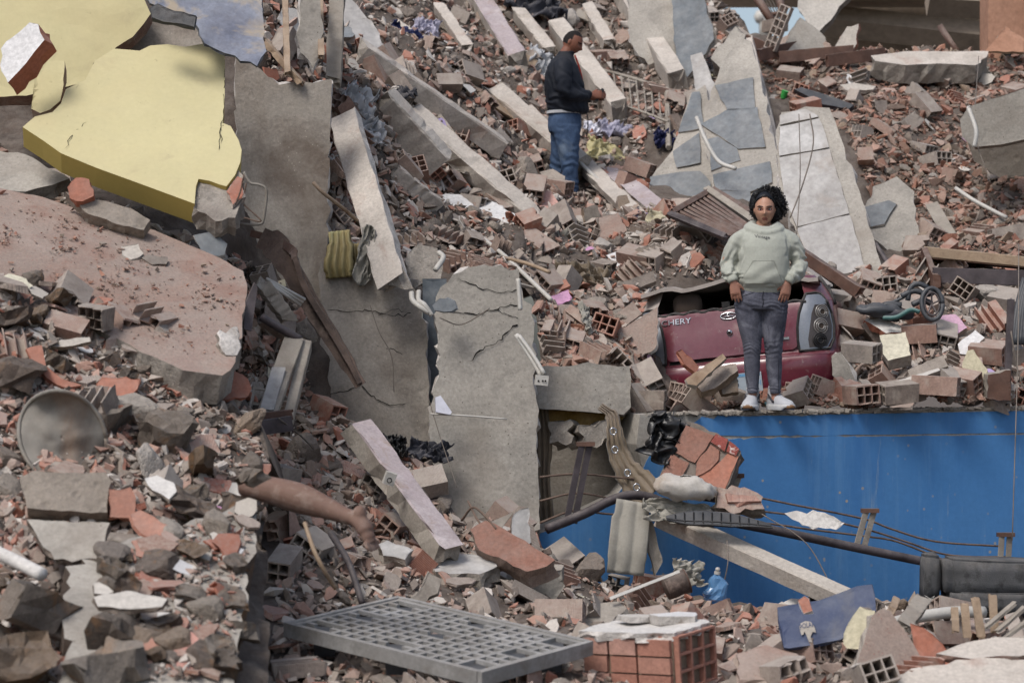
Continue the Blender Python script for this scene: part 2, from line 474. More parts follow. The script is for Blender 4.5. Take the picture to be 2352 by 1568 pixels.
def beam_mesh(p0, p1, w, h, up=(0, 0, 1), rough=.008, segs=14, rng=RNG, topmi=1, endmi=2, taper=1.0):
    p0, p1 = Vector(p0), Vector(p1)
    a = (p1 - p0).normalized(); up = Vector(up)
    up = (up - a * up.dot(a)).normalized(); sd = a.cross(up)
    b = min(w, h) * .07
    prof = [(-w / 2 + b, -h / 2), (w / 2 - b, -h / 2), (w / 2, -h / 2 + b), (w / 2, h / 2 - b), (w / 2 - b, h / 2), (-w / 2 + b, h / 2), (-w / 2, h / 2 - b), (-w / 2, -h / 2 + b)]
    mb = MB(); vs, fs, mi = [], [], []
    k = len(prof)
    chip = [rng.random() < .12 for _ in range((segs + 1) * k)]
    for i in range(segs + 1):
        t = i / segs
        p = p0.lerp(p1, t); sc = 1 + (taper - 1) * t
        for j, (x, y) in enumerate(prof):
            q = p + sd * (x * sc) + up * (y * sc)
            amt = rough * (3.2 if chip[i * k + j] else 1)
            q -= (sd * x + up * y).normalized() * abs(rng.gauss(0, amt))
            if i in (0, segs): q += a * rng.gauss(0, rough * 4)
            vs.append(q)
    for i in range(segs):
        for j in range(k):
            fs.append((i * k + j, i * k + (j + 1) % k, (i + 1) * k + (j + 1) % k, (i + 1) * k + j))
            mi.append(topmi if j in (3, 4, 5) else 0)
    for e, pp, s_ in ((0, p0, -1), (segs, p1, 1)):
        cidx = len(vs); vs.append(pp + a * s_ * rng.uniform(-.02, .03))
        mids = []
        for j in range(k):
            q = vs[e * k + j].lerp(pp, .5) + a * s_ * rng.gauss(.0, rough * 3); mids.append(len(vs)); vs.append(q)
        for j in range(k):
            f1 = (e * k + j, e * k + (j + 1) % k, mids[(j + 1) % k], mids[j]); f2 = (mids[j], mids[(j + 1) % k], cidx)
            if s_ < 0: f1, f2 = f1[::-1], f2[::-1]
            fs += [f1, f2]; mi += [endmi, endmi]
    mb.add(vs, fs, mi)
    return mb

def beam(name, a, b, w, h, mats, label, cat="beam", up=(0, 0, 1), rough=.008, segs=14, parent=None, rebars=0, group=None, taper=1.):
    p0, p1 = W(*a), W(*b)
    o = beam_mesh(p0, p1, w, h, up, rough, segs, taper=taper).build(name, mats, parent)
    if parent is None: tag(o, label, cat, group, "thing")
    for _ in range(rebars):
        d = (p1 - p0).normalized(); s0 = p1 + Vector((RNG.uniform(-.3, .3) * w, 0, RNG.uniform(-.3, .3) * h)) - d * .05
        pts = [s0 + d * (.05 * i) + Vector((RNG.gauss(0, .012) * i, RNG.gauss(0, .012) * i, RNG.gauss(0, .012) * i - .004 * i * i)) for i in range(7)]
        pts = [p - o.location for p in pts]
        MB().tube(pts, .006, 6).build("rebar", M['rebar'], o, True)
    return o

def wire_obj(name, pts, r, mat, label=None, cat=None, group=None, parent=None, n=6, smooth=True, sub=6):
    """pts: list of (px,py,Y); smooth Catmull-Rom"""
    P = [W(*p) if not isinstance(p, Vector) else p for p in pts]
    Q = spline(P, sub)
    o = MB().tube(Q, r, n).build(name, mat, parent, smooth)
    return tag(o, label, cat, group)

def spline(P, sub=6):
    P = [Vector(p) for p in P]
    if len(P) < 3: return P
    E = [P[0] * 2 - P[1]] + P + [P[-1] * 2 - P[-2]]
    out = []
    for i in range(1, len(E) - 2):
        a, b, c, d = E[i - 1:i + 3]
        for s in range(sub):
            t = s / sub
            out.append(.5 * ((2 * b) + (c - a) * t + (2 * a - 5 * b + 4 * c - d) * t * t + (3 * b - a - 3 * c + d) * t ** 3))
    out.append(P[-1])
    return out

def chunk_mesh(name, rng, mat, planes=11, sub=3, flat=(1, 1, 1), rough=.04):
    bm = bmesh.new()
    bmesh.ops.create_icosphere(bm, subdivisions=sub, radius=1.0)
    pl = []
    for _ in range(planes):
        n = Vector((rng.gauss(0, 1), rng.gauss(0, 1), rng.gauss(0, 1))).normalized()
        pl.append((n, rng.uniform(.5, .85)))
    off = Vector((rng.uniform(0, 99), rng.uniform(0, 99), rng.uniform(0, 99)))
    for v in bm.verts:
        d = v.co.normalized()
        r = 1.05
        for n, h in pl:
            c = d.dot(n)
            if c > .05: r = min(r, h / c)
        r += rough * fbm(d * 2.2 + off, 4)
        v.co = Vector((d.x * flat[0], d.y * flat[1], d.z * flat[2])) * r * .6
    me = bpy.data.meshes.new(name); bm.to_mesh(me); bm.free()
    me.materials.append(mat)
    return me

def brick_mesh(name, rng, mats, nx=3, ny=2, L=.29, Wd=.19, H=.14, jag0=0., jag1=0., open_rows=0, miss=0.):
    """hollow clay brick, holes run along X; a broken end has a ragged rim"""
    wall, web = .011, .009
    def coords(n, T):
        cell = (T - 2 * wall - (n - 1) * web) / n
        xs, x = [0.], wall
        for i in range(n):
            xs += [x, x + cell]; x += cell + web
        return xs + [T]
    ys, zs = coords(nx, Wd), coords(ny, H)
    ny_, nz_ = len(ys), len(zs)
    solid = [[not (j % 2 == 1 and k % 2 == 1) for k in range(nz_ - 1)] for j in range(ny_ - 1)]
    if open_rows:
        for j in range(ny_ - 1):
            if j % 2 == 1 and rng.random() < .8:
                solid[j][nz_ - 2] = False
    def off(end):
        a = jag0 if end == 0 else jag1
        g = rng.uniform(-1, 1); h = rng.uniform(-1, 1)
        return [[(g * (j / ny_ - .5) + h * (k / nz_ - .5)) * a * 1.6 + rng.uniform(-a, a) * .55 for k in range(nz_)] for j in range(ny_)]
    o0, o1 = off(0), off(1)
    vs = []
    for e, oo in ((0, o0), (1, o1)):
        for j in range(ny_):
            for k in range(nz_):
                vs.append((-L / 2 + oo[j][k] if e == 0 else L / 2 + oo[j][k], ys[j] - Wd / 2, zs[k] - H / 2))
    I = lambda e, j, k: e * ny_ * nz_ + j * nz_ + k
    fs, mi = [], []
    for j in range(ny_ - 1):
        for k in range(nz_ - 1):
            if not solid[j][k]: continue
            fs.append((I(0, j, k), I(0, j, k + 1), I(0, j + 1, k + 1), I(0, j + 1, k))); mi.append(0)
            fs.append((I(1, j, k), I(1, j + 1, k), I(1, j + 1, k + 1), I(1, j, k + 1))); mi.append(0)
            for dj, dk, a, b in ((-1, 0, (j, k), (j, k + 1)), (1, 0, (j + 1, k + 1), (j + 1, k)), (0, -1, (j + 1, k), (j, k)), (0, 1, (j, k + 1), (j + 1, k + 1))):
                jj, kk = j + dj, k + dk
                outer = not (0 <= jj < ny_ - 1 and 0 <= kk < nz_ - 1)
                if outer or not solid[jj][kk]:
                    fs.append((I(0, *a), I(0, *b), I(1, *b), I(1, *a))); mi.append(0)
    mb = MB().add(vs, fs, mi)
    return mb.mesh(name, mats)

def shard_mesh(name, rng, mats, th=.12, ribs=0, n=None, jagged=True):
    n = n or rng.randint(4, 7)
    a0 = rng.uniform(0, 6)
    asp = rng.uniform(.5, .9)
    pts = []
    for i in range(n):
        a = a0 + 2 * PI * (i + rng.uniform(-.3, .3)) / n
        r = rng.uniform(.38, .6)
        pts.append(Vector((math.cos(a) * r, math.sin(a) * r * asp, th / 2)))
    mb = plate_mesh(pts, Vector((0, 0, 1)), th, (.22, .03) if jagged else (0, 0), rng, mid=False)
    for i in range(ribs):
        y = (i - (ribs - 1) / 2) * .3 + rng.uniform(-.05, .05)
        mb.box((rng.uniform(-.1, .1), y, -th / 2 - .12), (rng.uniform(.4, .8), th * .8, .24), mi=1)
    return mb.mesh(name, mats)

def slab_rock(name, rng, mats, th=.3, n=6, rough=.05):
    """thick broken piece: uneven top, ragged slanting sides"""
    a0, asp, pts = rng.uniform(0, 6), rng.uniform(.55, .9), []
    for i in range(n):
        a = a0 + 2 * PI * (i + rng.uniform(-.35, .35)) / n; r = rng.uniform(.34, .6)
        pts.append(Vector((math.cos(a) * r, math.sin(a) * r * asp, th / 2)))
    mb = plate_mesh(pts, Vector((0, 0, 1)), th, (.15, .035), rng, back_out=rng.uniform(-.16, .06), mid=True, relief=.14, cells=7)
    sk, tw = rng.uniform(-.3, .3), rng.uniform(-.3, .3)
    off = Vector((rng.uniform(0, 90), rng.uniform(0, 90), 0))
    out = []
    for v in mb.v:
        p = Vector(v); k = (th / 2 - p.z) / th
        p.x += sk * k * th * 1.5; p.y += tw * k * th * 1.5
        p += Vector((fbm(p * 3 + off, 2), fbm(p * 3 + off + Vector((7, 0, 0)), 2), fbm(p * 3 + off + Vector((0, 7, 0)), 2))) * rough
        out.append(tuple(p))
    mb.v = out
    return mb.mesh(name, mats)

def rand_rot(n, rng, tilt=.6):
    """rotation with local z near the surface normal"""
    ax = Vector((rng.gauss(0, 1), rng.gauss(0, 1), rng.gauss(0, 1))).normalized()
    nn = (n + ax * abs(rng.gauss(0, tilt))).normalized()
    q = nn.to_track_quat('Z', 'Y')
    return q @ Quaternion((0, 0, 1), rng.uniform(0, 2 * PI))

class Terrain:
    def __init__(s, name, ctrl, yb, yt, x0, x1, nx, nv, mat, amp=.10, nsc=1.2, seed=1, skirt=True, label=None):
        c = np.array(ctrl, float)
        sc = np.array([1 / 400., 1 / 300.])
        P = c[:, :2] * sc
        D = np.sqrt(((P[:, None] - P[None]) ** 2).sum(-1))
        A = np.zeros((len(P) + 3, len(P) + 3)); A[:-3, :-3] = D + np.eye(len(P)) * -.02
        A[:-3, -3:] = np.c_[np.ones(len(P)), P]; A[-3:, :-3] = A[:-3, -3:].T
        wgt = np.linalg.solve(A, np.r_[c[:, 2], 0, 0, 0])
        s.P, s.w, s.sc = P, wgt, sc
        s.x0, s.x1, s.nx, s.nv = x0, x1, nx, nv
        s.yb = np.array(yb, float); s.yt = np.array(yt, float)
        xs = np.linspace(x0, x1, nx)
        V = np.linspace(0, 1, nv)
        B = np.interp(xs, s.yb[:, 0], s.yb[:, 1]); T = np.interp(xs, s.yt[:, 0], s.yt[:, 1])
        PX = np.repeat(xs[None], nv, 0); PY = B[None] + (T - B)[None] * V[:, None]
        Y = s.depth(PX, PY)
        G = np.stack([(PX - 1176) * K * Y, Y, ZC - (PY - 784) * K * Y], -1)
        # displace along normal
        N = s.normals(G)
        off = Vector((seed * 17.3, seed * 5.1, 0))
        dz = np.zeros((nv, nx))
        for i in range(nv):
            for j in range(nx):
                p = Vector(G[i, j]) * nsc + off
                dz[i, j] = fbm(p, 4) * amp + fbm(p * 4.1, 2) * amp * .35
        G = G + N * dz[..., None]
        s.G = G; s.N = s.normals(G); s.PX, s.PY = PX, PY
        rows = [list(map(tuple, r)) for r in G]
        if skirt:
            back = G[-1].copy(); back[:, 1] += 1.2; back[:, 2] -= .3
            back2 = G[-1].copy(); back2[:, 1] += 2.0; back2[:, 2] -= 4.0
            rows += [list(map(tuple, back)), list(map(tuple, back2))]
        mb = MB().grid(rows)
        s.obj = mb.build(name, mat, None, True)
        tag(s.obj, label, None, None, "structure")
    def normals(s, G):
        du = np.gradient(G, axis=1); dv = np.gradient(G, axis=0)
        n = np.cross(du, dv); n /= np.linalg.norm(n, axis=-1, keepdims=True) + 1e-9
        flip = (n[..., 1] > 0) & (n[..., 2] < .3)
        n[flip] *= -1
        n[n[..., 2] < -.2] *= -1
        return n
    def depth(s, px, py):
        q = np.stack([np.asarray(px, float), np.asarray(py, float)], -1) * s.sc
        d = np.sqrt(((q[..., None, :] - s.P) ** 2).sum(-1))
        return d @ s.w[:-3] + s.w[-3] + q @ s.w[-2:]
    def at(s, px, py):
        """position and normal of the displaced surface at a photo point"""
        fx = (px - s.x0) / (s.x1 - s.x0) * (s.nx - 1)
        B = np.interp(px, s.yb[:, 0], s.yb[:, 1]); T = np.interp(px, s.yt[:, 0], s.yt[:, 1])
        fv = (py - B) / (T - B) * (s.nv - 1)
        fx = min(max(fx, 0), s.nx - 1.001); fv = min(max(fv, 0), s.nv - 1.001)
        i, j = int(fv), int(fx); a, b = fv - i, fx - j
        g = s.G; m = s.N
        L = lambda A: (A[i, j] * (1 - a) * (1 - b) + A[i + 1, j] * a * (1 - b) + A[i, j + 1] * (1 - a) * b + A[i + 1, j + 1] * a * b)
        return Vector(L(g)), Vector(L(m)).normalized()

def rand_in(poly, rng):
    xs = [p[0] for p in poly]; ys = [p[1] for p in poly]
    while True:
        x, y = rng.uniform(min(xs), max(xs)), rng.uniform(min(ys), max(ys))
        if in_poly(x, y, poly): return x, y
# ------------------------------------------------------------------ ground, heaps
gm = MB().grid([[(-60, -10, -.35), (60, -10, -.35)], [(-60, 120, -.35), (60, 120, -.35)]])
ground = gm.build("ground", M['terrain'], None)
tag(ground, "bare brown earth under the rubble", None, None, "structure")

CT1 = [(740, 640, 18.0), (1240, 842, 18.0), (1440, 850, 18.0), (1500, 935, 17.85), (1900, 933, 18.1), (2352, 930, 18.6), (2500, 928, 18.8),
       (900, 600, 18.7), (1000, 600, 18.9), (1150, 600, 19.0), (1240, 700, 18.8), (1300, 780, 18.4), (1420, 700, 19.2), (1500, 800, 18.9), (1600, 640, 20.3), (1560, 560, 21.0), (1750, 640, 20.4),
       (1550, 800, 19.5), (1700, 850, 19.8), (1850, 800, 19.7), (1700, 720, 20.2), (1600, 914, 18.5), (1700, 913, 18.55), (1850, 911, 18.6), (1930, 880, 18.8), (1930, 700, 19.8), (2000, 800, 19.0), (2100, 850, 18.8), (2100, 740, 19.5), (2250, 780, 19.3), (2352, 820, 19.2), (2352, 880, 18.9), (2100, 640, 20.4), (2352, 640, 20.6), (2500, 640, 20.6),
       (1300, 475, 23.2), (1300, 560, 21.4), (1000, 450, 21.0), (860, 450, 20.0), (1150, 500, 21.6), (765, 250, 19.6), (790, 400, 19.2), (770, 120, 21.6), (775, 560, 18.6), (1000, 250, 23.2), (1140, 336, 23.1), (1250, 300, 25.2), (1400, 380, 24.6), (1300, 100, 27.6), (1300, -60, 29.0),
       (900, 0, 26.5), (620, 0, 24.2), (600, 150, 22.4), (1600, 400, 24.4), (1500, 250, 25.8), (1600, 100, 28.0), (1690, 60, 28.6), (1700, 300, 24.9), (1750, 450, 23.0), (1900, 300, 24.6), (1900, 500, 22.3),
       (1800, 110, 28.4), (2000, 200, 26.2), (2100, 125, 28.0), (2352, 125, 27.6), (2500, 125, 27.6), (2300, 400, 23.9), (2100, 400, 23.8), (2352, 560, 21.8), (2200, 560, 22.0), (2050, 560, 22.2), (2500, 400, 23.8)]
T1 = Terrain("rubble_slope", CT1,
             [(560, 500), (745, 620), (765, 645), (985, 675), (1010, 655), (1190, 640), (1228, 720), (1245, 848), (1440, 848), (1470, 930), (1600, 937), (2500, 928)],
             [(560, -90), (1560, -90), (1600, -60), (1660, 10), (1695, 40), (1720, 85), (1800, 105), (1880, 122), (2270, 122), (2500, 125)],
             560, 2480, 150, 84, M['terrain'], amp=.16, nsc=1.1, seed=1, label="brown soil and rubble of the main collapsed slope")
CT2 = [(-150, 1640, 10.4), (0, 1568, 10.8), (300, 1568, 10.9), (600, 1600, 11.2), (0, 1300, 11.8), (350, 1330, 11.9), (560, 1400, 11.9), (0, 1100, 12.6), (300, 1100, 12.7), (560, 1150, 12.9), (600, 1250, 12.7),
       (0, 850, 13.6), (250, 850, 13.9), (450, 950, 13.8), (560, 1000, 13.9), (0, 650, 14.4), (200, 720, 14.5), (400, 830, 14.6), (540, 880, 14.8)]
T2 = Terrain("rubble_mound", CT2, [(-150, 1660), (640, 1660)], [(-150, 590), (0, 640), (200, 725), (400, 830), (540, 880), (600, 1000), (640, 1160)],
             -150, 615, 70, 70, M['terrain'], amp=.10, nsc=1.6, seed=2, label="brown soil of the near rubble mound below the dusty slab")
CT3 = [(560, 900, 17.0), (740, 930, 17.2), (990, 1060, 16.9), (1240, 1215, 16.8), (1300, 1300, 17.2), (1500, 1375, 17.2), (2000, 1400, 17.3), (2352, 1400, 17.5), (2500, 1400, 17.6),
       (560, 1200, 15.0), (700, 1150, 15.8), (850, 1250, 15.6), (1000, 1300, 15.6), (650, 1400, 13.8), (1000, 1380, 14.4), (1300, 1420, 14.8), (1700, 1450, 14.9), (2100, 1480, 14.6), (2352, 1480, 14.6), (2500, 1480, 14.6),
       (560, 1640, 11.6), (1000, 1640, 11.4), (1500, 1640, 11.4), (2000, 1640, 11.6), (2500, 1640, 11.6), (1300, 1520, 12.9), (2000, 1540, 13.0)]
T3 = Terrain("rubble_field", CT3, [(540, 1660), (2500, 1660)],
             [(540, 880), (740, 930), (860, 1030), (990, 1060), (1050, 1190), (1240, 1215), (1290, 1300), (1500, 1372), (1700, 1385), (2000, 1398), (2500, 1400)],
             545, 2480, 150, 56, M['terrain'], amp=.11, nsc=1.3, seed=3, label="brown soil and rubble at the foot of the blue wall")

CT4 = [(-200, -80, 18.4), (300, -80, 18.4), (620, -80, 19.5), (-200, 300, 17.6), (300, 300, 17.8), (600, 300, 18.2), (-200, 480, 16.4), (200, 520, 16.4), (450, 560, 16.4), (640, 560, 18.1), (640, 660, 17.7), (640, 760, 17.2), (600, 430, 18.2), (600, 900, 16.9), (300, 760, 15.6), (-200, 700, 15.2), (700, 900, 17.4)]
T4 = Terrain("rubble_bank", CT4, [(-200, 760), (300, 800), (560, 960), (760, 960)], [(-200, -100), (760, -100)], -200, 760, 60, 60, M['terrain'], amp=.12, nsc=1.3, seed=4,
             label="brown rubble bank behind the yellow slabs")

def TY(px, py, d=.15, T=None):
    return float((T or T1).depth(px, py)) - d
def P1(px, py, d=.15): return (px, py, TY(px, py, d))
def P2(px, py, d=.1): return (px, py, TY(px, py, d, T2))
def P4(px, py, d=.1): return (px, py, TY(px, py, d, T4))
def P3(px, py, d=.1): return (px, py, TY(px, py, d, T3))

# ------------------------------------------------------------------ blue retaining wall
wa, wb = W(1600, 951, 17.55), W(2352, 937, 18.45)
wdir = (wb - wa); wdir.z = 0; wdir.normalize()
wn_ = wdir.cross(Vector((0, 0, 1))).normalized()
if wn_.y > 0: wn_ = -wn_
bw = plate("retaining_wall", [(1470, 952), (1600, 950), (2420, 936), (2440, 1470), (1236, 1470), (1236, 1222), (1300, 1198), (1390, 1165), (1440, 1140), (1478, 1085), (1462, 1020)], (1600, 951, 17.55), wn_, .35,
           [M['concrete'], M['concrete']], (.12, .006), relief=0., label="long retaining wall painted bright blue below the standing woman", cat="wall", kind="thing")
def paint(poly, nm="paint_coat"):
    p0 = W(1600, 951, 17.55) + wn_ * .006
    pts = [on_plane(x, y, p0, wn_) - bw.location for x, y in poly]
    return plate_mesh(pts, wn_, .005, (.05, .010), mid=False, relief=1e-5, cells=40).build(nm, [M['blue_wall'], M['blue_wall']], bw)
paint([(1612, 956), (1640, 962), (1648, 954), (1700, 955), (2424, 942), (2426, 993), (2000, 998), (1700, 1001), (1590, 998), (1572, 985)])
paint([(1568, 991), (1596, 1002), (1700, 1005), (2000, 1002), (2426, 997), (2435, 1466), (1240, 1466), (1240, 1225), (1300, 1200), (1390, 1165), (1430, 1120), (1478, 1078), (1492, 1046), (1530, 1020)])
lip = MB()
lr = random.Random(8)
for i in range(170):
    t = i / 169; p = wa.lerp(wb + wdir * .6, t) - wdir * .35; p.z = W(1600 + 752 * t, 951 - 14 * t, 1).z and (wa.z + (wb.z - wa.z) * t) + .004
    lip.box(p - bw.location + wn_ * lr.uniform(-.03, .012), (lr.uniform(.03, .09), lr.uniform(.03, .07), lr.uniform(.008, .028)), rot=(lr.uniform(-.3, .3), lr.uniform(-.3, .3), lr.uniform(-.5, .5)))
lip.build("crumbled_edge", M['concrete_edge'], bw)
# concrete lintel over the opening, with its yellow band
lt = plate("concrete_lintel", [(1232, 842), (1330, 836), (1445, 840), (1450, 870), (1449, 935), (1432, 952), (1400, 948), (1232, 938)], (1340, 900, 17.45), (0.05, -1, .06), .5,
           [M['concrete'], M['concrete_edge']], (.07, .008), label="thick concrete lintel end above the dark opening beside the blue wall", cat="lintel", kind="thing")
M['yband'] = stone("ochre_paint", ["#9a7a3c", "#8a7450"], var=.35, nscale=9, dust=.1, bump=.4)
plate("painted_wall_stub", [(1250, 938), (1330, 940), (1400, 946), (1440, 953), (1410, 985), (1395, 1015), (1350, 1022), (1336, 1000), (1328, 975), (1316, 1010), (1285, 1018), (1255, 985)],
      (1330, 970, 17.62), (0, -1, 0), .3, [M['yband'], M['concrete_edge']], (.05, .016), label="broken masonry stub with an ochre band under the concrete lintel", cat="masonry", kind="thing")
plate("broken_concrete_footing", [(1258, 968), (1310, 962), (1318, 1000), (1300, 1022), (1262, 1018)], (1290, 990, 17.5), (-.3, -.9, .2), .25, [M['concrete_edge'], M['concrete_edge']], (.04, .016),
      label="ragged concrete stump at the left under the ochre band", cat="concrete block", kind="thing")
plate("hanging_concrete_chunk", [(1330, 975), (1395, 962), (1400, 1000), (1370, 1028), (1338, 1020)], (1365, 995, 17.45), (.2, -.9, .1), .22, [M['concrete_edge'], M['concrete_edge']], (.04, .018),
      label="ragged concrete lump hanging beside the brown eyelet curtain", cat="concrete block", kind="thing")
plate("inner_backing", [(1225, 940), (1600, 940), (1600, 1240), (1225, 1240)], (1400, 1100, 18.6), (0, -1, 0), .15, [M['concrete_brown'], M['concrete_edge']], (0, 0),
      label="dim concrete wall inside the opening behind the bent rails", cat="wall", kind="thing")

# ------------------------------------------------------------------ tall standing slabs (floors tipped on edge)
plate("leaning_floor_slab", [(540, 120), (600, 160), (640, 195), (700, 188), (762, 182), (760, 260), (755, 400), (752, 560), (749, 640), (746, 800), (742, 935), (690, 930), (560, 900), (540, 600)],
      (650, 600, 17.75), (.10, -.97, .10), .13, [M['concrete_brown'], M['white_edge']], (.05, .013), label="tall brown-stained concrete slab standing on edge behind the rusty steel profile", cat="slab", kind="thing")
s2 = plate("leaning_floor_slab", [(735, 600), (800, 600), (850, 625), (940, 640), (955, 668), (972, 705), (980, 760), (985, 900), (990, 1060), (870, 1035), (735, 950)],
      (860, 850, 17.55), (.06, -.98, .12), .16, [M['concrete_brown'], M['white_edge']], (.05, .013), label="cracked grey-brown concrete slab standing between two taller slabs", cat="slab", kind="thing")
s3 = plate("leaning_floor_slab", [(1002, 680), (1040, 630), (1075, 614), (1150, 608), (1192, 618), (1196, 655), (1203, 690), (1222, 700), (1228, 740), (1230, 900), (1236, 1060), (1240, 1215), (1150, 1215), (1000, 1200), (988, 1010), (990, 930), (1008, 850)],
      (1110, 900, 17.15), (.03, -.98, .13), .17, [M['concrete'], M['white_edge']], (.05, .013), label="pale grey cracked concrete slab standing beside the dark opening", cat="slab", kind="thing")
plate("slate_wall_strip", [(970, 640), (1025, 640), (1025, 960), (975, 960)], (1000, 780, 17.8), (0, -1, 0), .1, [M['slate'], M['slate']], (.1, .004),
      label="dark slate-grey strip in the gap between two standing slabs", cat="wall panel", kind="thing")

def crack_shade(par, at, n, pts, w=.006):  # thin dark strips on the face, painted in for the shade inside cracks
    w *= .55
    n = Vector(n).normalized(); p0 = W(*at) + n * .003
    P = [on_plane(x, y, p0, n) - par.location for x, y in pts]
    Q = []
    for i in range(len(P) - 1):
        for s in range(5):
            q = P[i].lerp(P[i + 1], s / 5)
            Q.append(q + Vector((RNG.gauss(0, .006), 0, RNG.gauss(0, .006))))
    Q.append(P[-1])
    up = Vector((0, 0, 1)); mb = MB(); vs = []
    for i, q in enumerate(Q):
        d = (Q[min(i + 1, len(Q) - 1)] - Q[max(i - 1, 0)]).normalized(); sd = d.cross(n).normalized()
        ww = w * RNG.uniform(.4, 1.5) * (1 if 0 < i < len(Q) - 1 else .2)
        vs += [q + sd * ww, q - sd * ww]
    mb.add(vs, [(2 * i, 2 * i + 1, 2 * i + 3, 2 * i + 2) for i in range(len(Q) - 1)])
    mb.build("crack_shade", M['void'], par)
A3, N3 = (1110, 900, 17.15), (.03, -.98, .13)
crack_shade(s3, A3, N3, [(1078, 830), (1110, 800), (1140, 790), (1165, 760), (1190, 745)], .008)
crack_shade(s3, A3, N3, [(1015, 715), (1070, 720), (1110, 722), (1150, 705), (1195, 700)], .006)
crack_shade(s3, A3, N3, [(1050, 640), (1100, 660), (1150, 672), (1190, 665)], .005)
crack_shade(s3, A3, N3, [(1140, 708), (1165, 725), (1190, 732)], .004)
A2, N2 = (860, 850, 17.55), (.06, -.98, .12)
crack_shade(s2, A2, N2, [(750, 712), (800, 715), (850, 712), (880, 722), (925, 725), (945, 718)], .005)
crack_shade(s2, A2, N2, [(840, 790), (870, 797), (900, 800), (925, 815)], .004)
crack_shade(s2, A2, N2, [(750, 905), (800, 898), (830, 882), (850, 905), (885, 930), (935, 925)], .005)
crack_shade(s2, A2, N2, [(870, 725), (900, 712), (930, 715)], .003)

# ------------------------------------------------------------------ left: yellow walls, dusty slab
plate("yellow_wall_fragment", [(-40, -30), (318, -20), (346, 32), (330, 55), (305, 85), (268, 108), (235, 135), (214, 145), (207, 175), (195, 190), (150, 200), (60, 220), (-40, 225)],
      (150, 80, 16.9), (.05, -.93, .30), .16, [M['yellow'], M['brick']], (.06, .006), label="upright yellow painted wall fragment in the top left corner", cat="wall fragment", kind="thing")
yw = plate("yellow_wall_fragment", [(52, 292), (80, 268), (120, 258), (140, 238), (151, 205), (196, 184), (218, 140), (262, 112), (300, 115), (320, 117), (345, 105), (385, 102), (425, 108), (470, 100), (500, 116), (517, 122),
                  (516, 225), (512, 283), (530, 290), (548, 322), (555, 345), (552, 372), (540, 402), (520, 428), (505, 424), (480, 415), (456, 411), (450, 428), (447, 468), (330, 425), (220, 385), (140, 352), (98, 322)],
      (300, 280, 16.0), (.10, -.70, .70), .17, [M['yellow'], M['yellow_deep']], (.5, .001), relief=.004, edge=0., label="large tilted yellow painted wall slab, the biggest yellow piece", cat="wall fragment", kind="thing")
plate("yellow_wall_fragment", [(72, 250), (78, 175), (110, 140), (148, 140), (146, 195), (138, 232), (115, 252), (92, 260)],
      (110, 200, 16.35), (.05, -.8, .5), .12, [M['yellow'], M['brick']], (.05, .005), label="small yellow wall piece between the two big yellow fragments", cat="wall fragment", kind="thing")
plate("plaster_wall_chunk", [(2, 112), (30, 85), (68, 52), (88, 56), (92, 75), (102, 92), (80, 118), (60, 145), (35, 172), (18, 190), (0, 150)],
      (50, 115, 15.9), (-.22, -.85, .42), .16, [M['plaster'], M['terracotta']], (.05, .010), label="white plastered brick wall chunk against the upper yellow wall", cat="wall chunk", kind="thing")
yn = Vector((.10, -.70, .70)).normalized(); yp = W(300, 280, 16.0)
def ypart(nm, poly, off, th, mats, jagv=(.04, .01)):
    return plate_mesh([on_plane(x, y, yp + yn * off, yn) - yw.location for x, y in poly], yn, th, jagv, relief=.02).build(nm, mats, yw)
ypart("exposed_core", [(438, 400), (470, 398), (520, 412), (544, 385), (560, 405), (556, 460), (540, 500), (495, 508), (446, 476)], -.022, .15, [M['concrete_edge'], M['concrete_edge']])
ypart("brick_core", [(520, 440), (545, 405), (558, 410), (556, 455), (535, 470)], .004, .05, [M['terracotta'], M['brick']])
for pts in ([(516, 150), (515, 225), (511, 275), (505, 300), (507, 330)], [(512, 280), (504, 310), (503, 345)], [(150, 345), (170, 300), (200, 280)]):
    crack_shade(yw, (300, 280, 16.0), (.10, -.70, .70), pts, .004)
for i, pts in enumerate([[(560, 395), (575, 420), (598, 425), (612, 440), (606, 500), (595, 515), (545, 512), (480, 490)], [(500, 468), (530, 472), (555, 462), (566, 420)], [(560, 500), (600, 508), (560, 470)], [(540, 470), (552, 440), (560, 402)]]):
    wire_obj("bent_rebar", [(x, y, 15.7 - .05 * i) for x, y in pts], .010 if i == 0 else .006, M['sheet_metal'] if i == 0 else M['rebar'],
             ["long looped rebar hook beside the yellow slab corner", "short bent rebar across the bare concrete corner", "thin curled rebar end below the looped hook", "upright thin rebar stub on the slab corner"][i], "rebar")
plate("grey_roof_sheet", [(328, -30), (600, -30), (606, 60), (612, 118), (600, 132), (590, 152), (575, 142), (552, 140), (540, 128), (516, 122), (470, 100), (458, 78), (446, 42), (400, 28), (345, 8)],
      (470, 60, 16.4), (.15, -.72, .62), .02, [M['grey_sheet'], M['charcoal_plastic']], (.05, .008), label="blue-grey peeling sheet above the big yellow slab", cat="sheet", kind="thing")
plate("black_mat", [(345, 18), (362, 8), (400, 25), (450, 36), (446, 62), (420, 55), (375, 50), (350, 40)], (400, 35, 16.2), (0, -.8, .5), .04, [M['black_foam'], M['black_foam']], (.05, .006),
      label="black felt mat under the grey peeling sheet", cat="mat")
plate("void_slab", [(250, 30), (470, 30), (470, 140), (240, 150)], (350, 90, 17.2), (0, -1, .3), .1, [M['concrete_brown'], M['concrete_edge']], (.08, .01),
      label="brown concrete in the hole between the yellow fragments", cat="concrete block", kind="thing")
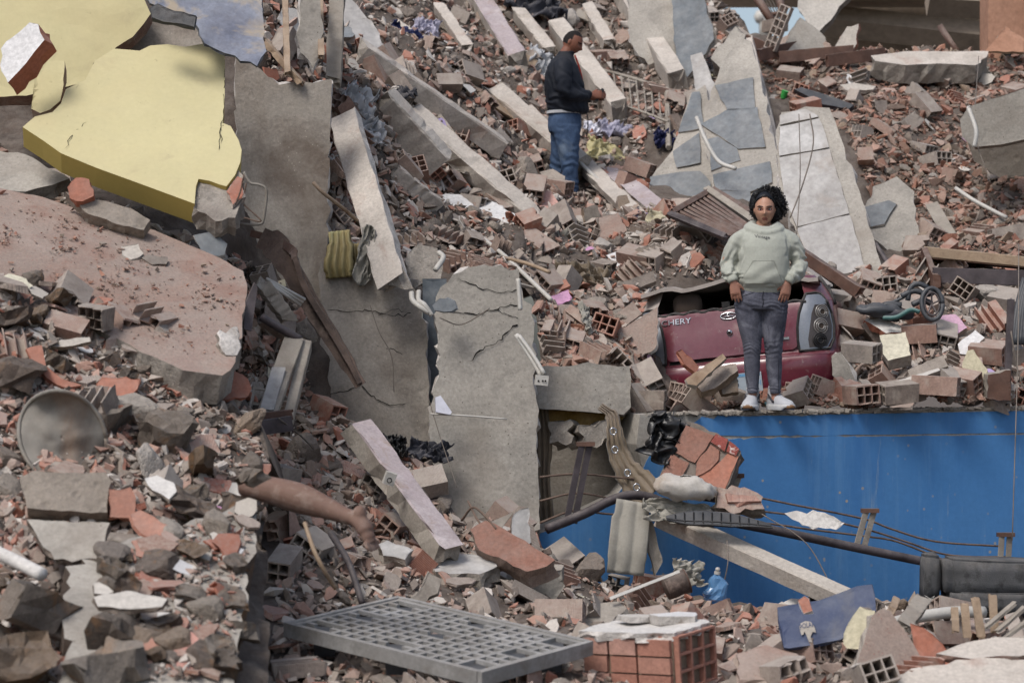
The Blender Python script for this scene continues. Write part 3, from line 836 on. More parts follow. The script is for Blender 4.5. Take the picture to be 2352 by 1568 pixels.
dusty = plate("fallen_floor_slab", [(-160, 395), (0, 432), (80, 448), (150, 470), (250, 500), (330, 522), (400, 548), (440, 565), (500, 590), (558, 622), (568, 655), (563, 690), (556, 760), (545, 800), (540, 832), (510, 862), (420, 850), (250, 770), (100, 700), (-160, 620)],
      (250, 620, 14.9), (.20, -.42, .885), .2, [M['concrete_pink'], M['concrete_edge']], (.07, .010), label="broad sloping slab covered in red brick dust on the left", cat="slab", kind="thing")
plate("broken_slab_patch", [(498, 765), (545, 750), (552, 770), (545, 815), (520, 815), (502, 790)], (525, 785, 14.25), (.35, -.6, .6), .05, [M['white_edge'], M['concrete_edge']], (.03, .01),
      label="blue-grey broken corner with white rim at the end of the dusty slab", cat="concrete block", kind="thing")
plate("under_slab", [(-60, 340), (40, 350), (160, 410), (60, 440), (-60, 430)], (40, 390, 16.2), (.0, -.6, .7), .1, [M['concrete'], M['concrete_edge']], (.07, .012),
      label="grey concrete slab poking out under the left end of the yellow slab", cat="slab", kind="thing")
# foreground broken floor with its cut side
plate("broken_floor_edge", [(150, 1300), (300, 1235), (450, 1190), (560, 1162), (592, 1172), (590, 1240), (568, 1320), (560, 1400), (545, 1500), (530, 1620), (150, 1640)],
      (500, 1300, 11.8), (.18, -.40, .90), .9, [M['concrete'], M['earth_rock']], (.06, .02), label="near broken floor with a ragged brown cut side left of the pallet", cat="slab", kind="thing")

# ------------------------------------------------------------------ leaning tiled slabs on the right
def tiled(name, base, at, n, th, tiles, tmat, label, bmat=None):
    o = plate(name, base, at, n, th, [bmat or M['concrete'], M['white_edge']], (.09, .014), label=label, cat="slab", kind="thing")
    nn = Vector(n).normalized(); p0 = W(*at) + nn * .018
    for t in tiles:
        if tmat is M['slate']:
            mx, my = sum(q[0] for q in t) / len(t), sum(q[1] for q in t) / len(t)
            t = [(mx + (x - mx) * 1.09, my + (y - my) * 1.09) for x, y in t]
        pts = [on_plane(x, y, p0, nn) - o.location for x, y in t]
        plate_mesh(pts, nn, .015, (.1, .006), mid=False).build("tile", [tmat, M['concrete_edge']], o)
    return o
tiled("tiled_floor_slab", [(1488, 468), (1498, 404), (1545, 345), (1585, 215), (1620, 195), (1642, 330), (1655, 452), (1545, 500)], (1560, 400, 23.7), (-.30, -.68, .66), .14,
      [[(1499, 408), (1560, 398), (1604, 396), (1626, 419), (1628, 441), (1532, 492), (1490, 470)], [(1548, 348), (1604, 308), (1606, 372), (1556, 382)], [(1560, 300), (1590, 215), (1606, 214), (1614, 290)]],
      M['slate'], "slate-tiled floor slab leaning left of the steel roof frame")
tiled("tiled_floor_slab", [(1612, 290), (1640, 195), (1660, 140), (1705, 88), (1725, 95), (1748, 180), (1780, 330), (1805, 430), (1812, 520), (1720, 520), (1640, 470), (1632, 380)], (1700, 300, 23.3), (-.30, -.72, .62), .14,
      [[(1646, 198), (1727, 181), (1731, 247), (1673, 251)], [(1616, 286), (1673, 254), (1735, 250), (1752, 334), (1695, 338), (1640, 302)], [(1629, 322), (1650, 316), (1690, 341), (1697, 366), (1636, 388)],
       [(1643, 402), (1763, 374), (1768, 418), (1722, 438), (1650, 434)], [(1655, 440), (1720, 442), (1730, 500), (1660, 480)]],
      M['slate'], "tall slate-tiled floor slab leaning behind the woman's head")
tiled("tiled_floor_slab", [(1782, 300), (1795, 258), (1850, 245), (1905, 248), (1925, 300), (1940, 340), (1975, 440), (2010, 560), (2032, 640), (1995, 660), (1900, 652), (1840, 560), (1788, 430)], (1890, 450, 21.1), (-.16, -.80, .56), .12,
      [[(1792, 264), (1850, 250), (1876, 264), (1880, 268), (1791, 287)], [(1791, 291), (1881, 272), (1888, 285), (1904, 338), (1790, 358)], [(1790, 362), (1906, 342), (1950, 490), (1830, 520), (1800, 450)], [(1830, 524), (1952, 494), (1994, 640), (1905, 648), (1850, 575)]],
      M['marble'], "dirty white tiled slab leaning right of the woman")
tiled("tiled_floor_slab", [(1985, 480), (2005, 428), (2060, 405), (2100, 440), (2112, 540), (2120, 645), (2070, 610), (1990, 530)], (2060, 520, 21.9), (-.10, -.80, .56), .12,
      [[(1985, 478), (2040, 462), (2056, 470), (2030, 512), (1992, 520)]], M['slate'], "short grey slab with one slate tile right of the white tiled slab")
plate("white_tile_panel", [(1586, 128), (1612, 120), (1640, 190), (1656, 240), (1630, 262), (1606, 262)], (1620, 190, 24.6), (-.25, -.7, .6), .05, [M['marble'], M['concrete_edge']], (.07, .008),
      label="narrow white tile panel above the slate slabs", cat="panel")
plate("concrete_wall_piece", [(1440, -20), (1552, -20), (1560, 60), (1552, 130), (1490, 150), (1450, 100)], (1500, 60, 27.2), (-.2, -.8, .5), .15, [M['concrete'], M['white_edge']], (.09, .016),
      label="upright concrete wall piece at the top behind the man", cat="slab", kind="thing")
plate("slate_backing", [(1540, -30), (1610, -30), (1640, 90), (1600, 150), (1560, 200)], (1580, 60, 26.9), (-.3, -.8, .5), .08, [M['slate'], M['concrete_edge']], (.09, .012),
      label="blue-grey tiled slab beside the topmost long joist", cat="slab", kind="thing")
plate("concrete_column_stub", [(1640, 120), (1690, 60), (1712, 80), (1700, 180), (1660, 210)], (1680, 140, 24.8), (-.25, -.8, .5), .3, [M['concrete'], M['concrete_edge']], (.08, .03),
      label="broken concrete column head above the slate tiles", cat="column", kind="thing")
# heavy concrete beam on the right edge, concrete plate added for the dark hollow under it
plate("concrete_ring_beam", [(2205, 275), (2225, 245), (2270, 230), (2420, 180), (2420, 305), (2300, 332), (2235, 338), (2210, 315)], (2290, 280, 22.2), (-.22, -.92, -.06), .8,
      [M['concrete'], M['concrete_edge']], (.3, .008), relief=.004, label="heavy concrete beam end jutting in at the right edge", cat="beam", kind="thing")
plate("inner_backing", [(2225, 325), (2420, 300), (2420, 420), (2300, 410), (2240, 372)], (2330, 360, 23.4), (-.1, -.95, -.3), .05, [M['concrete_brown'], M['concrete_edge']], (.08, .012),
      label="added concrete plate standing in for the dark hollow under the heavy concrete beam", cat="wall", kind="thing")

# ------------------------------------------------------------------ building behind, top right
bb = empty("damaged_building", W(2050, 130, 33))
tag(bb, "beige building underside behind the heap at the top right", "building")
M['soffit'] = stone("beige_soffit", ["#cfc3b3", "#c4b7a7"], var=.12, nscale=.8, fine=8, dust=0., bump=.08)
M['soffit_dark'] = stone("brown_band", ["#9a8b7b"], var=.15, nscale=.8, fine=8, dust=0., bump=.08)
def bpart(nm, poly, at, n, th, m):
    nn = Vector(n).normalized(); p0 = W(*at)
    return plate_mesh([on_plane(x, y, p0, nn) - bb.location for x, y in poly], nn, th, (0, 0), mid=False).build(nm, [m, m], bb)
bpart("back_wall", [(1890, -80), (2420, -80), (2420, 190), (1890, 190)], (2100, 60, 34.0), (0, -1, 0), .2, M['soffit'])
zc = W(2100, 18, 33.9)
MB().box(Vector((W(2130, 0, 32).x, 33.3, zc.z + .12)) - bb.location, (10.5, 1.2, .24)).build("floor_slab", M['soffit'], bb)
MB().tube([W(1880, 46, 33.5) - bb.location, W(2280, 88, 33.2) - bb.location], .22, 4).build("ceiling_beam", M['soffit_dark'], bb)
MB().tube([W(2130, 2, 30.2) - bb.location, W(2420, 16, 30.2) - bb.location], .2, 4).build("ceiling_beam", M['soffit_dark'], bb)
M['orange_col'] = stone("faded_orange_paint", ["#a57a63", "#b08872"], var=.15, nscale=2, fine=14, dust=.05, bump=.08)
MB().box(W(2312, 20, 27.9) - bb.location, (.52, .5, 1.9)).build("column", M['orange_col'], bb)
plate("white_wall_sheet", [(1832, 20), (1838, -30), (1965, -30), (1920, 30), (1882, 72), (1862, 60)], (1880, 20, 29.2), (-.3, -.9, .2), .12, [M['plaster'], M['concrete_edge']], (.08, .012),
      label="white plastered wall sheet leaning against the building at top", cat="wall sheet", kind="thing")
# ------------------------------------------------------------------ long concrete joists lying on the slope
JM = [M['joist'], M['joist'], M['concrete_edge']]
JP = [M['joist'], M['joist_pink'], M['concrete_edge']]
def joist(a, b, w, h, label, mats=JM, lift=(.15, .15), up=(-.15, -.45, .9), **kw):
    w, h = w * 1.25, h * 1.2
    A = (a[0], a[1], TY(a[0], a[1], lift[0])); B = (b[0], b[1], TY(b[0], b[1], lift[1]))
    return beam("concrete_joist", A, B, w, h, mats, label, "joist", up=up, **kw)
beam("concrete_joist", (792, 272, 18.6), (905, 655, 17.35), .235, .14, [M['white_edge'], M['joist'], M['concrete_edge']], "steep pale joist leaning over the standing slabs", "joist", up=(-.30, -.9, .3), rough=.009)
joist((875, 232), (1010, 378), .17, .24, "short white-topped joist with a broken brick end", lift=(.3, .35))
joist((828, 118), (1148, 340), .15, .17, "longest pale joist running down towards the man's left", lift=(.25, .3))
joist((945, 262), (1228, 510), .16, .16, "pale joist ending below the man with a rounded break", lift=(.25, .3))
joist((1130, 212), (1335, 385), .17, .19, "thick joist passing behind the man's legs", lift=(.3, .35))
joist((1088, -20), (1192, 150), .17, .24, "joist with pink painted top at the upper edge", mats=JP, lift=(.3, .3))
joist((1280, 70), (1424, 262), .16, .26, "white joist behind the man's head and hands", lift=(.35, .35))
joist((1425, -20), (1558, 190), .17, .22, "topmost long white joist at the upper edge", lift=(.3, .4))
joist((905, 60), (1050, 170), .10, .12, "thin grey joist left of the pink-topped one", lift=(.25, .25))
joist((1010, 20), (1075, 115), .10, .12, "short thin joist beside the dark blue cloth", lift=(.25, .25))
joist((1190, 30), (1262, 120), .12, .14, "short joist behind the man's shoulder", lift=(.25, .3))
joist((1215, 262), (1288, 335), .11, .12, "stub of a joist behind the man's thigh", lift=(.25, .25))
joist((905, 395), (1000, 470), .11, .12, "low thin joist above the long plaster board", lift=(.3, .3))
joist((1350, 20), (1400, 105), .12, .14, "grey joist stub between the two white joists", lift=(.3, .3))
joist((1335, 372), (1465, 500), .14, .08, "flat pale board below the man's feet", lift=(.2, .2))
joist((1400, 390), (1560, 520), .16, .06, "pinkish flat board beside the steel roof frame", mats=JP, lift=(.2, .2))
joist((1720, 95), (1800, 420), .09, .12, "narrow rim strip along the tall slate slab", lift=(1.35, .45), up=(-.3, -.7, .6))
joist((598, 20), (612, -40), .06, .06, "thin upright post at the top left of the slope", lift=(.3, .3))
o = beam("concrete_joist", (822, 985, 16.2), (1030, 1272, 15.2), .18, .17, [M['concrete_brown'], M['joist_pink'], M['concrete_edge']], "lilac painted joist lying in the gully", "joist", up=(.35, -.55, .75), rough=.007)
beam("concrete_joist", (905, 1075, 16.3), (1020, 1225, 15.9), .05, .14, [M['wood'], M['wood'], M['wood']], "brown splintered board beside the lilac joist", "board", up=(.35, -.55, .75), rough=.006)
plate("plaster_board", [(1000, 452), (1025, 445), (1120, 455), (1190, 497), (1180, 515), (1080, 500), (1010, 480), (995, 466)], P1(1090, 480, .3), (0, -.5, .85), .06, [M['plaster'], M['chunk']], (.06, .012),
      label="long white plaster board lying below the diagonal joists", cat="board")
plate("wall_panel", [(755, 10), (800, -10), (860, 60), (885, 110), (870, 140), (800, 95), (760, 60)], P1(820, 60, .4), (.2, -.75, .55), .09, [M['marble'], M['brick']], (.07, .02),
      label="light blue and white tiled wall panel at the top left of the slope", cat="wall panel")
plate("wall_panel", [(756, 62), (800, 60), (815, 80), (770, 95)], P1(785, 78, .55), (.1, -.6, .75), .06, [M['slate'], M['brick']], (.05, .01), label="small blue tiled piece under the white wall panel", cat="wall panel")
plate("upright_panel", [(690, 0), (735, -20), (742, 110), (720, 160), (690, 120)], P4(715, 70, 1.0), (.2, -.9, .2), .08, [M['concrete'], M['white_edge']], (.06, .015), label="narrow upright concrete panel in the top left debris", cat="panel")
for i, (a, b, l) in enumerate([((655, 0), (660, 170), "thin upright timber left of the upright panel"), ((612, 100), (690, 190), "thin slanted timber over the tall stained slab"), ((735, -10), (738, 130), "thin upright timber right of the upright panel")]):
    beam("timber", (*a, TY(*a, .9, T4)), (*b, TY(*b, 1.0, T4)), .05, .05, [M['wood']] * 3, l, "timber", rough=.003)

beam("timber", (775, -20, 18.9), (766, 190, 18.5), .13, .10, [M['wood_grey']] * 3, "pale upright post at the top right of the stained slab", "timber", up=(0, -1, 0), rough=.006)
# masonry leaning at the top right with its hollow courses showing
def holes_face(par, org, ux, uy, n, nx, ny, cw, ch, rim=.014):
    """frame of a row of hollow brick cells, as separate thin walls"""
    mb = MB()
    for i in range(nx + 1):
        mb.box(org + ux * (i * cw) + uy * (ny * ch / 2), (rim, ny * ch + rim, .05), M=Matrix((ux, uy, n)).transposed())
    for j in range(ny + 1):
        mb.box(org + uy * (j * ch) + ux * (nx * cw / 2), (nx * cw + rim, rim, .046), M=Matrix((ux, uy, n)).transposed())
    return mb
lw = plate("leaning_brick_wall", [(1838, 40), (1870, 62), (1895, 85), (1900, 110), (1878, 128), (1830, 128), (1800, 118), (1815, 70)], (1850, 90, 27.6), (.25, -.85, .45), .2, [M['concrete'], M['brick']], (.08, .016),
           label="brick wall piece leaning at the top with its hollow courses showing", cat="wall piece", kind="thing")
nn = Vector((-.75, -.65, .15)).normalized(); ux = Vector((.35, -.2, .9)).normalized(); ux = (ux - nn * ux.dot(nn)).normalized(); uy = nn.cross(ux)
holes_face(None, W(1780, 118, 27.3) - lw.location, ux, uy, nn, 6, 2, .085, .085).build("hollow_course", M['brick'], lw)
plate("leaning_plaster_piece", [(1945, 62), (1972, 55), (1968, 100), (1955, 122), (1905, 125), (1925, 95)], (1940, 95, 27.4), (-.2, -.9, .3), .1, [M['plaster'], M['brick']], (.06, .01),
      label="white plastered brick shard standing under the soffit", cat="wall piece")
for i, (a, b, l) in enumerate([((1712, 92), (1800, 128), "reddish steel channel at the left of the roofline"), ((1790, 132), (1960, 118), "reddish steel channel lying flat under the leaning wall"), ((1740, 128), (1830, 108), "crossed reddish steel channel under the leaning wall"),
                              ((1900, 140), (2030, 124), "long reddish steel channel below the soffit")]):
    beam("steel_channel", P1(*a, .5 + .1 * i), P1(*b, .5 + .1 * i), .06, .14, [M['brown_steel']] * 3, l, "steel channel", rough=.002)
for i, (a, b, r, l) in enumerate([((1728, -20), (1792, 78), .055, "slanted brown steel pole against the sky"), ((1786, -20), (1802, 50), .05, "second brown steel pole against the sky")]):
    wire_obj("steel_pole", [(*a, 29.5), (*b, 29.3)], r, M['brown_steel'], l, "pole", n=8)
wire_obj("steel_pole", [(1768, 34, 29.4), (1798, 30, 29.4)], .03, M['brown_steel'], "short crossbar between the two sky poles", "pole")
for i in range(3):
    wire_obj("overhead_cable", [(1752 + 8 * i, -10, 31), (1775 + 6 * i, 30, 31), (1795 + 4 * i, 62, 31)], .008, M['wire'], ["left", "middle", "right"][i] + " thin overhead cable crossing the patch of sky", "cable", "overhead cables against the sky")
lp = empty("street_lamp", W(1758, 90, 60)); tag(lp, "blurred pale street lamp far off in the patch of sky", "street lamp")
MB().tube([W(1758, 92, 60) - lp.location, W(1758, 28, 60) - lp.location], .16, 8).build("post", M['pvc'], lp, True)
MB().tube([W(1758, 30, 60) - lp.location, W(1748, 40, 60) - lp.location, W(1735, 46, 60) - lp.location], [.1, .2, .1], 8).build("lamp_arm", M['pvc'], lp, True)
plate("roof_slab_edge", [(2000, 128), (2080, 118), (2270, 118), (2265, 132), (2240, 150), (2150, 146), (2080, 150), (2010, 140)], (2140, 132, 26.6), (0, -.5, .87), .22, [M['joist'], M['concrete_edge']], (.08, .014),
      label="pale roof slab edge along the top of the red slope", cat="slab", kind="thing")
plate("timber_board", [(2262, 118), (2310, 60), (2352, 90), (2352, 120)], (2310, 110, 27.2), (0, -.9, .4), .04, [M['orange_col'], M['wood']], (.06, .006), label="orange board leaning at the foot of the orange column", cat="board")
wire_obj("timber_lath", [(2160, 62, 29.0), (2200, 122, 28.6)], .05, M['brown_steel'], "slanted brown lath standing under the soffit", "lath", n=4)

# ------------------------------------------------------------------ steel
sp = empty("rusty_steel_profile", W(700, 720, 16.9)); tag(sp, "long twisted rusty steel profile hanging across the stained slab", "steel profile")
def strip(pts, wdt, off, par, nm, mat):
    """ribbon along pts with a flange"""
    P = spline([W(*p) for p in pts], 6); mb = MB(); rows = []
    for i, p in enumerate(P):
        d = (P[min(i + 1, len(P) - 1)] - P[max(i - 1, 0)]).normalized()
        s_ = d.cross(Vector((0, -1, 0))).normalized()
        w_ = wdt[min(i * len(wdt) // len(P), len(wdt) - 1)]
        q = p - par.location
        rows.append([q - s_ * w_ / 2 + Vector((0, .07, 0)), q - s_ * w_ / 2, q + s_ * w_ / 2, q + s_ * w_ / 2 + Vector((0, .07, 0)), q + s_ * (w_ / 2 - .012) + Vector((0, .07, 0)), q + s_ * (w_ / 2 - .012) + Vector((0, .012, 0)), q - s_ * (w_ / 2 - .012) + Vector((0, .012, 0)), q - s_ * (w_ / 2 - .012) + Vector((0, .07, 0))])
    mb.grid(rows, closed_u=True)
    return mb.build(nm, mat, par)
strip([(598, 545, 17.0), (632, 565, 16.95), (668, 620, 16.9), (720, 710, 16.85), (770, 790, 16.8), (828, 885, 16.75)], [.15, .2, .17, .14, .13, .12, .11, .08], 0, sp, "web", M['rust'])
strip([(575, 535, 17.05), (620, 548, 17.0), (668, 572, 16.9), (676, 595, 16.85)], [.05, .07, .06, .04], 0, sp, "bent_flange", M['brown_steel'])
strip([(676, 590, 16.82), (700, 660, 16.8), (745, 735, 16.77), (790, 810, 16.73), (826, 880, 16.7)], [.035, .04, .04, .04, .03], 0, sp, "edge_flange", M['rust'])

# steel window frame jammed between the dusty slab and the tall slab
wf = empty("window_frame", W(640, 980, 15.6)); tag(wf, "crushed grey steel window frame between the dusty slab and stained slab", "window frame")
def bar(par, a, b, w, h, mat, nm, up=(0, -1, .2)):
    beam_mesh(W(*a) - par.location, W(*b) - par.location, w, h, up, .002, 4).build(nm, [mat] * 3, par)
bar(wf, (676, 780, 16.0), (612, 955, 15.4), .13, .06, M['wood_grey'], "side_rail")
bar(wf, (705, 790, 16.05), (655, 990, 15.5), .07, .10, M['wood_grey'], "side_rail")
bar(wf, (525, 968, 15.2), (668, 952, 15.4), .05, .07, M['brown_steel'], "bottom_rail", (0, 0, 1))
bar(wf, (545, 990, 15.1), (668, 972, 15.3), .03, .10, M['dark_steel'], "bottom_rail", (0, 0, 1))
bar(wf, (640, 850, 15.7), (612, 945, 15.4), .09, .05, M['marble'], "glazing_bar")
for a, b in (((578, 890, 15.5), (638, 898, 15.6)), ((572, 925, 15.4), (625, 932, 15.5)), ((590, 870, 15.6), (572, 950, 15.3))):
    bar(wf, a, b, .02, .02, M['wood_grey'], "glazing_bar")
wire_obj("steel_pipe", [(600, 728, 15.9), (640, 752, 15.95), (690, 780, 16.0)], .028, M['dark_steel'], "dark steel pipe above the crushed window frame", "pipe", n=10)
plate("gutter_piece", [(562, 700), (585, 648), (592, 660), (578, 760), (560, 755)], (575, 705, 14.9), (.4, -.9, .1), .02, [M['dark_steel'], M['dark_steel']], (0, 0), label="dark grey downpipe piece at the right edge of the dusty slab", cat="gutter")
beam("timber", (600, 650, 16.0), (660, 730, 16.1), .09, .10, [M['wood_grey']] * 3, "grey dusty timber above the dark steel pipe", "timber", rough=.006)
for i in range(3):
    wire_obj("conduit", [(612 + 6 * i, 640 + 8 * i, 16.3), (700 - 5 * i, 688 + 6 * i, 16.5)], .012, M['pvc'], ["upper", "middle", "lower"][i] + " thin white conduit lying over the grey timber", "conduit", "thin white conduits over the grey timber")

# steel roof frame by the woman
rf = empty("steel_roof_frame", W(1640, 500, 20.4)); tag(rf, "tilted brown steel roof frame with slats left of the woman's head", "roof frame")
c0, c1, c2, c3 = (1540, 492, 20.8), (1628, 442, 21.4), (1722, 498, 20.5), (1668, 545, 20.0)
bar(rf, c0, c1, .05, .10, M['brown_steel'], "frame_bar"); bar(rf, c1, (1735, 515, 20.4), .06, .12, M['wood_grey'], "frame_bar"); bar(rf, c0, c3, .05, .06, M['dark_steel'], "frame_bar")
bar(rf, (1638, 440, 21.5), (1745, 505, 20.6), .07, .08, M['brown_steel'], "frame_bar")
for i in range(9):
    t = (i + .7) / 9.6
    L = lambda p, q: tuple(p[k] + (q[k] - p[k]) * t for k in range(3))
    bar(rf, L(c0, c1), L(c3, (1738, 525, 20.2)), .03, .02, M['brown_steel'], "slat")
pts = [W(*p) - rf.location + Vector((0, .12, .02)) for p in (c0, c1, (1742, 520, 20.5), (1668, 560, 20.1))]
plate_mesh(pts, Vector((0, -.8, -.2)), .02, (0, 0), mid=False).build("roof_sheet", [M['dark_steel'], M['dark_steel']], rf)
# long timbers right of the woman
beam("timber", (1835, 580, 19.6), (1975, 672, 19.2), .07, .10, [M['brown_steel']] * 3, "dark steel profile running behind the woman to the brick heap", "steel profile", rough=.003)
beam("timber", (1835, 605, 19.4), (1905, 655, 19.25), .10, .02, [M['marble']] * 3, "white strip under the dark profile beside the woman", "strip", rough=.003)
fr = empty("dark_steel_frame", W(2220, 640, 20.2)); tag(fr, "brown steel box frame lying at the right above the brick heap", "steel frame")
bar(fr, (2120, 578, 20.4), (2420, 608, 20.2), .10, .09, M['wood'], "top_rail", (0, 0, 1)); bar(fr, (2145, 632, 20.0), (2420, 640, 19.9), .04, .13, M['dark_steel'], "bottom_rail", (0, 0, 1))
bar(fr, (2122, 585, 20.4), (2148, 650, 20.0), .05, .16, M['brown_steel'], "end_post"); bar(fr, (2150, 630, 20.0), (2150, 660, 20.0), .07, .1, M['brown_steel'], "end_post")
bar(fr, (2110, 590, 20.8), (2420, 620, 20.6), .5, .03, M['brown_steel'], "shelf", (0, 0, 1))

# ------------------------------------------------------------------ handrail fallen along the blue wall
hr = empty("bent_handrail", W(1800, 1300, 16.9)); tag(hr, "bent dark handrail with three rods and flat posts along the blue wall", "handrail")
def hp(x, y, d=.55):
    return on_plane(x, y, W(1600, 951, 17.55) + wn_ * d, wn_)
MB().tube(spline([hp(x, y, .45) - hr.location for x, y in ((1255, 1215), (1340, 1180), (1400, 1150), (1445, 1137), (1490, 1141), (1540, 1160), (1640, 1190), (1800, 1222), (1990, 1262), (2190, 1303))], 6), .034, 10).build("top_rail", M['dark_steel'], hr, True)
for pts in ([(1240, 1095), (1330, 1088), (1440, 1098), (1560, 1110), (1740, 1142), (1830, 1160), (1980, 1190), (2050, 1215), (2150, 1243), (2302, 1254)],
            [(1240, 1150), (1330, 1132), (1440, 1152), (1560, 1160), (1760, 1175), (1900, 1195), (1990, 1215), (2080, 1243), (2160, 1270), (2230, 1278), (2310, 1278)],
            [(1240, 1200), (1320, 1172), (1400, 1180), (1560, 1185), (1750, 1200), (1860, 1215), (1980, 1230), (2060, 1243), (2160, 1282), (2200, 1290)]):
    MB().tube(spline([hp(x, y, .3) - hr.location for x, y in pts], 6), .0085, 6).build("rod", M['rebar'], hr, True)
for a, b in (((1345, 1022), (1310, 1200)), ((1688, 1095), (1642, 1205)), ((1998, 1175), (1975, 1258)), ((2310, 1230), (2306, 1300))):
    for dx in (-9, 9):
        beam_mesh(hp(a[0] + dx, a[1], .42) - hr.location, hp(b[0] + dx, b[1], .42) - hr.location, .045, .012, wn_, .001, 3).build("post", [M['dark_steel'] if a[0] < 1400 else M['wood_grey']] * 3, hr)
    MB().box(hp(a[0], a[1] - 3, .42) - hr.location, (.13, .05, .03)).build("cap", M['brown_steel'], hr)
beam("white_steel_post", tuple((1515, 1185, 16.9)), (1945, 1378, 16.2), .13, .13, [M['joist'], M['plaster'], M['joist']], "white square post fallen diagonally across the blue wall", "post", up=(.2, -.5, .8), rough=.002)

# masonry chunk leaning on the blue wall: bricks as parts
mc = empty("masonry_chunk", W(1600, 1130, 16.9)); tag(mc, "large tilted brick masonry chunk leaning on the blue wall", "masonry")
nn = Vector((-.25, -.88, .38)).normalized(); pc = W(1600, 1060, 17.0)
def mpart(nm, poly, off, th, mats, jagv=(.05, .006), par=None):
    p = pc + nn * off; par = par or mc
    return plate_mesh([on_plane(x, y, p, nn) - par.location for x, y in poly], nn, th, jagv, relief=.003).build(nm, mats, par)
M['flatbrick'] = stone("ribbed_brick_face", ["#94695a", "#9c7464", "#8a6153"], rnd='obj', var=.2, nscale=5, fine=40, dust=.3, bump=.35, bscale=40)
M['redpaint'] = stone("red_paint_flaking", ["#8d4a43"], var=.25, nscale=9, dust=.1, stain=[("#c4b9b2", 14., .55, .62, .9)])
mpart("mortar_core", [(1505, 1112), (1578, 968), (1600, 972), (1690, 1022), (1702, 1040), (1662, 1142), (1590, 1130)], -.02, .14, [M['chunk'], M['chunk']])
mpart("brick", [(1508, 1110), (1543, 1040), (1583, 1062), (1555, 1122)], 0, .1, [M['flatbrick'], M['shard']])
mpart("brick", [(1546, 1036), (1576, 976), (1640, 1000), (1596, 1062)], 0, .1, [M['flatbrick'], M['shard']])
mpart("brick", [(1600, 1062), (1632, 1020), (1652, 1034), (1650, 1056), (1632, 1076), (1598, 1094)], 0, .1, [M['flatbrick'], M['shard']])
mpart("brick", [(1600, 1100), (1656, 1058), (1672, 1040), (1696, 1048), (1660, 1136), (1628, 1128)], -.012, .08, [M['terracotta'], M['shard']])
mpart("brick", [(1632, 1014), (1644, 996), (1672, 1008), (1664, 1036)], .01, .06, [M['redpaint'], M['shard']])
mpart("brick", [(1668, 1036), (1676, 1012), (1698, 1030), (1690, 1046)], .004, .06, [M['redpaint'], M['shard']])
mc2 = empty("masonry_chunk", W(1700, 1170, 16.7)); tag(mc2, "smaller broken brick lump beside the white sack", "masonry")
nn = Vector((.1, -.8, .5)).normalized(); pc = W(1700, 1150, 16.75)
mpart("brick", [(1650, 1118), (1710, 1118), (1752, 1140), (1756, 1168), (1700, 1176), (1645, 1165)], 0, .14, [M['brick'], M['chunk']], (.04, .014), mc2)
mpart("brick", [(1668, 1132), (1735, 1138), (1748, 1150), (1672, 1152)], .025, .06, [M['shard'], M['shard']], (.04, .01), mc2)
# ------------------------------------------------------------------ the crushed red car (seen from behind)
M['car_paint'] = plain("dark_red_car_paint", "#641a2d", rough=.30, var=.15, dust=.2, spec=.5, nscale=4, bump=.02, coat=.55, stain=[("#8a7870", 6., .58, .76, .4), ("#9a8f88", 25., .62, .72, .4)])
M['chrome'] = plain("chrome", "#b9bbbf", rough=.22, var=.1, dust=.1, metallic=.9, bump=.02)
M['lamp_silver'] = plain("lamp_reflector", "#8b8f95", rough=.35, var=.12, dust=.05, metallic=.55, bump=.02)
M['lamp_clear'] = plain("lamp_ring", "#8e8a86", rough=.3, var=.2, dust=.1, metallic=.4, bump=.02)
M['lamp_dark'] = plain("lamp_socket", "#1d1a1a", rough=.4, var=.2, dust=.1)
M['lamp_bowl'] = plain("lamp_bowl", "#4d4745", rough=.35, var=.2, dust=.05, metallic=.3)
M['rubber'] = plain("black_rubber", "#1b1b1d", rough=.8, var=.3, dust=.3)
M['headrest'] = plain("brown_upholstery", "#4b4039", rough=.9, var=.2, dust=.1)
M['number_plate'] = plain("number_plate", "#a9b4bd", rough=.45, var=.12, dust=.1)
M['plate_ink'] = plain("plate_ink", "#3d4652", rough=.6, var=.1, dust=.1)
M['plate_blue'] = plain("plate_blue_band", "#6f9fc4", rough=.6, var=.1, dust=.1)

car = empty("car", W(1690, 930, 18.62))
tag(car, "crushed dark red hatchback seen from behind, half buried in bricks", "car")
car.rotation_euler = Euler((math.radians(-2), math.radians(-6.0), math.radians(-13)), 'XYZ')
CW = [(0, .74), (.12, .79), (.30, .815), (.5, .81), (.74, .79), (.8, .76), (.98, .66)]
CYO = [(0, .06), (.10, .015), (.28, .0), (.34, .02), (.36, .06), (.55, .075), (.74, .12), (.98, .34)]
def cint(tab, z): return float(np.interp(z, [a for a, b in tab], [b for a, b in tab]))
def outline(z):
    w, yo = cint(CW, z), cint(CYO, z)
    rc = .26
    pts = [(w - .015, 2.4), (w, 1.5), (w, .9), (w, yo + rc + .2)]
    pts += [(w - rc + rc * math.cos(t), yo + .045 + rc - rc * math.sin(t)) for t in np.linspace(0, PI / 2, 9)[1:]]
    pts += [(x, yo + .045 * (x / (w - rc)) ** 2) for x in np.linspace(w - rc, 0, 8)[1:]]
    right = [Vector((x, y, 0)) for x, y in pts]            # flank -> centre
    left = [Vector((-p.x, p.y, 0)) for p in right[:-1]]
    return right, left[::-1]
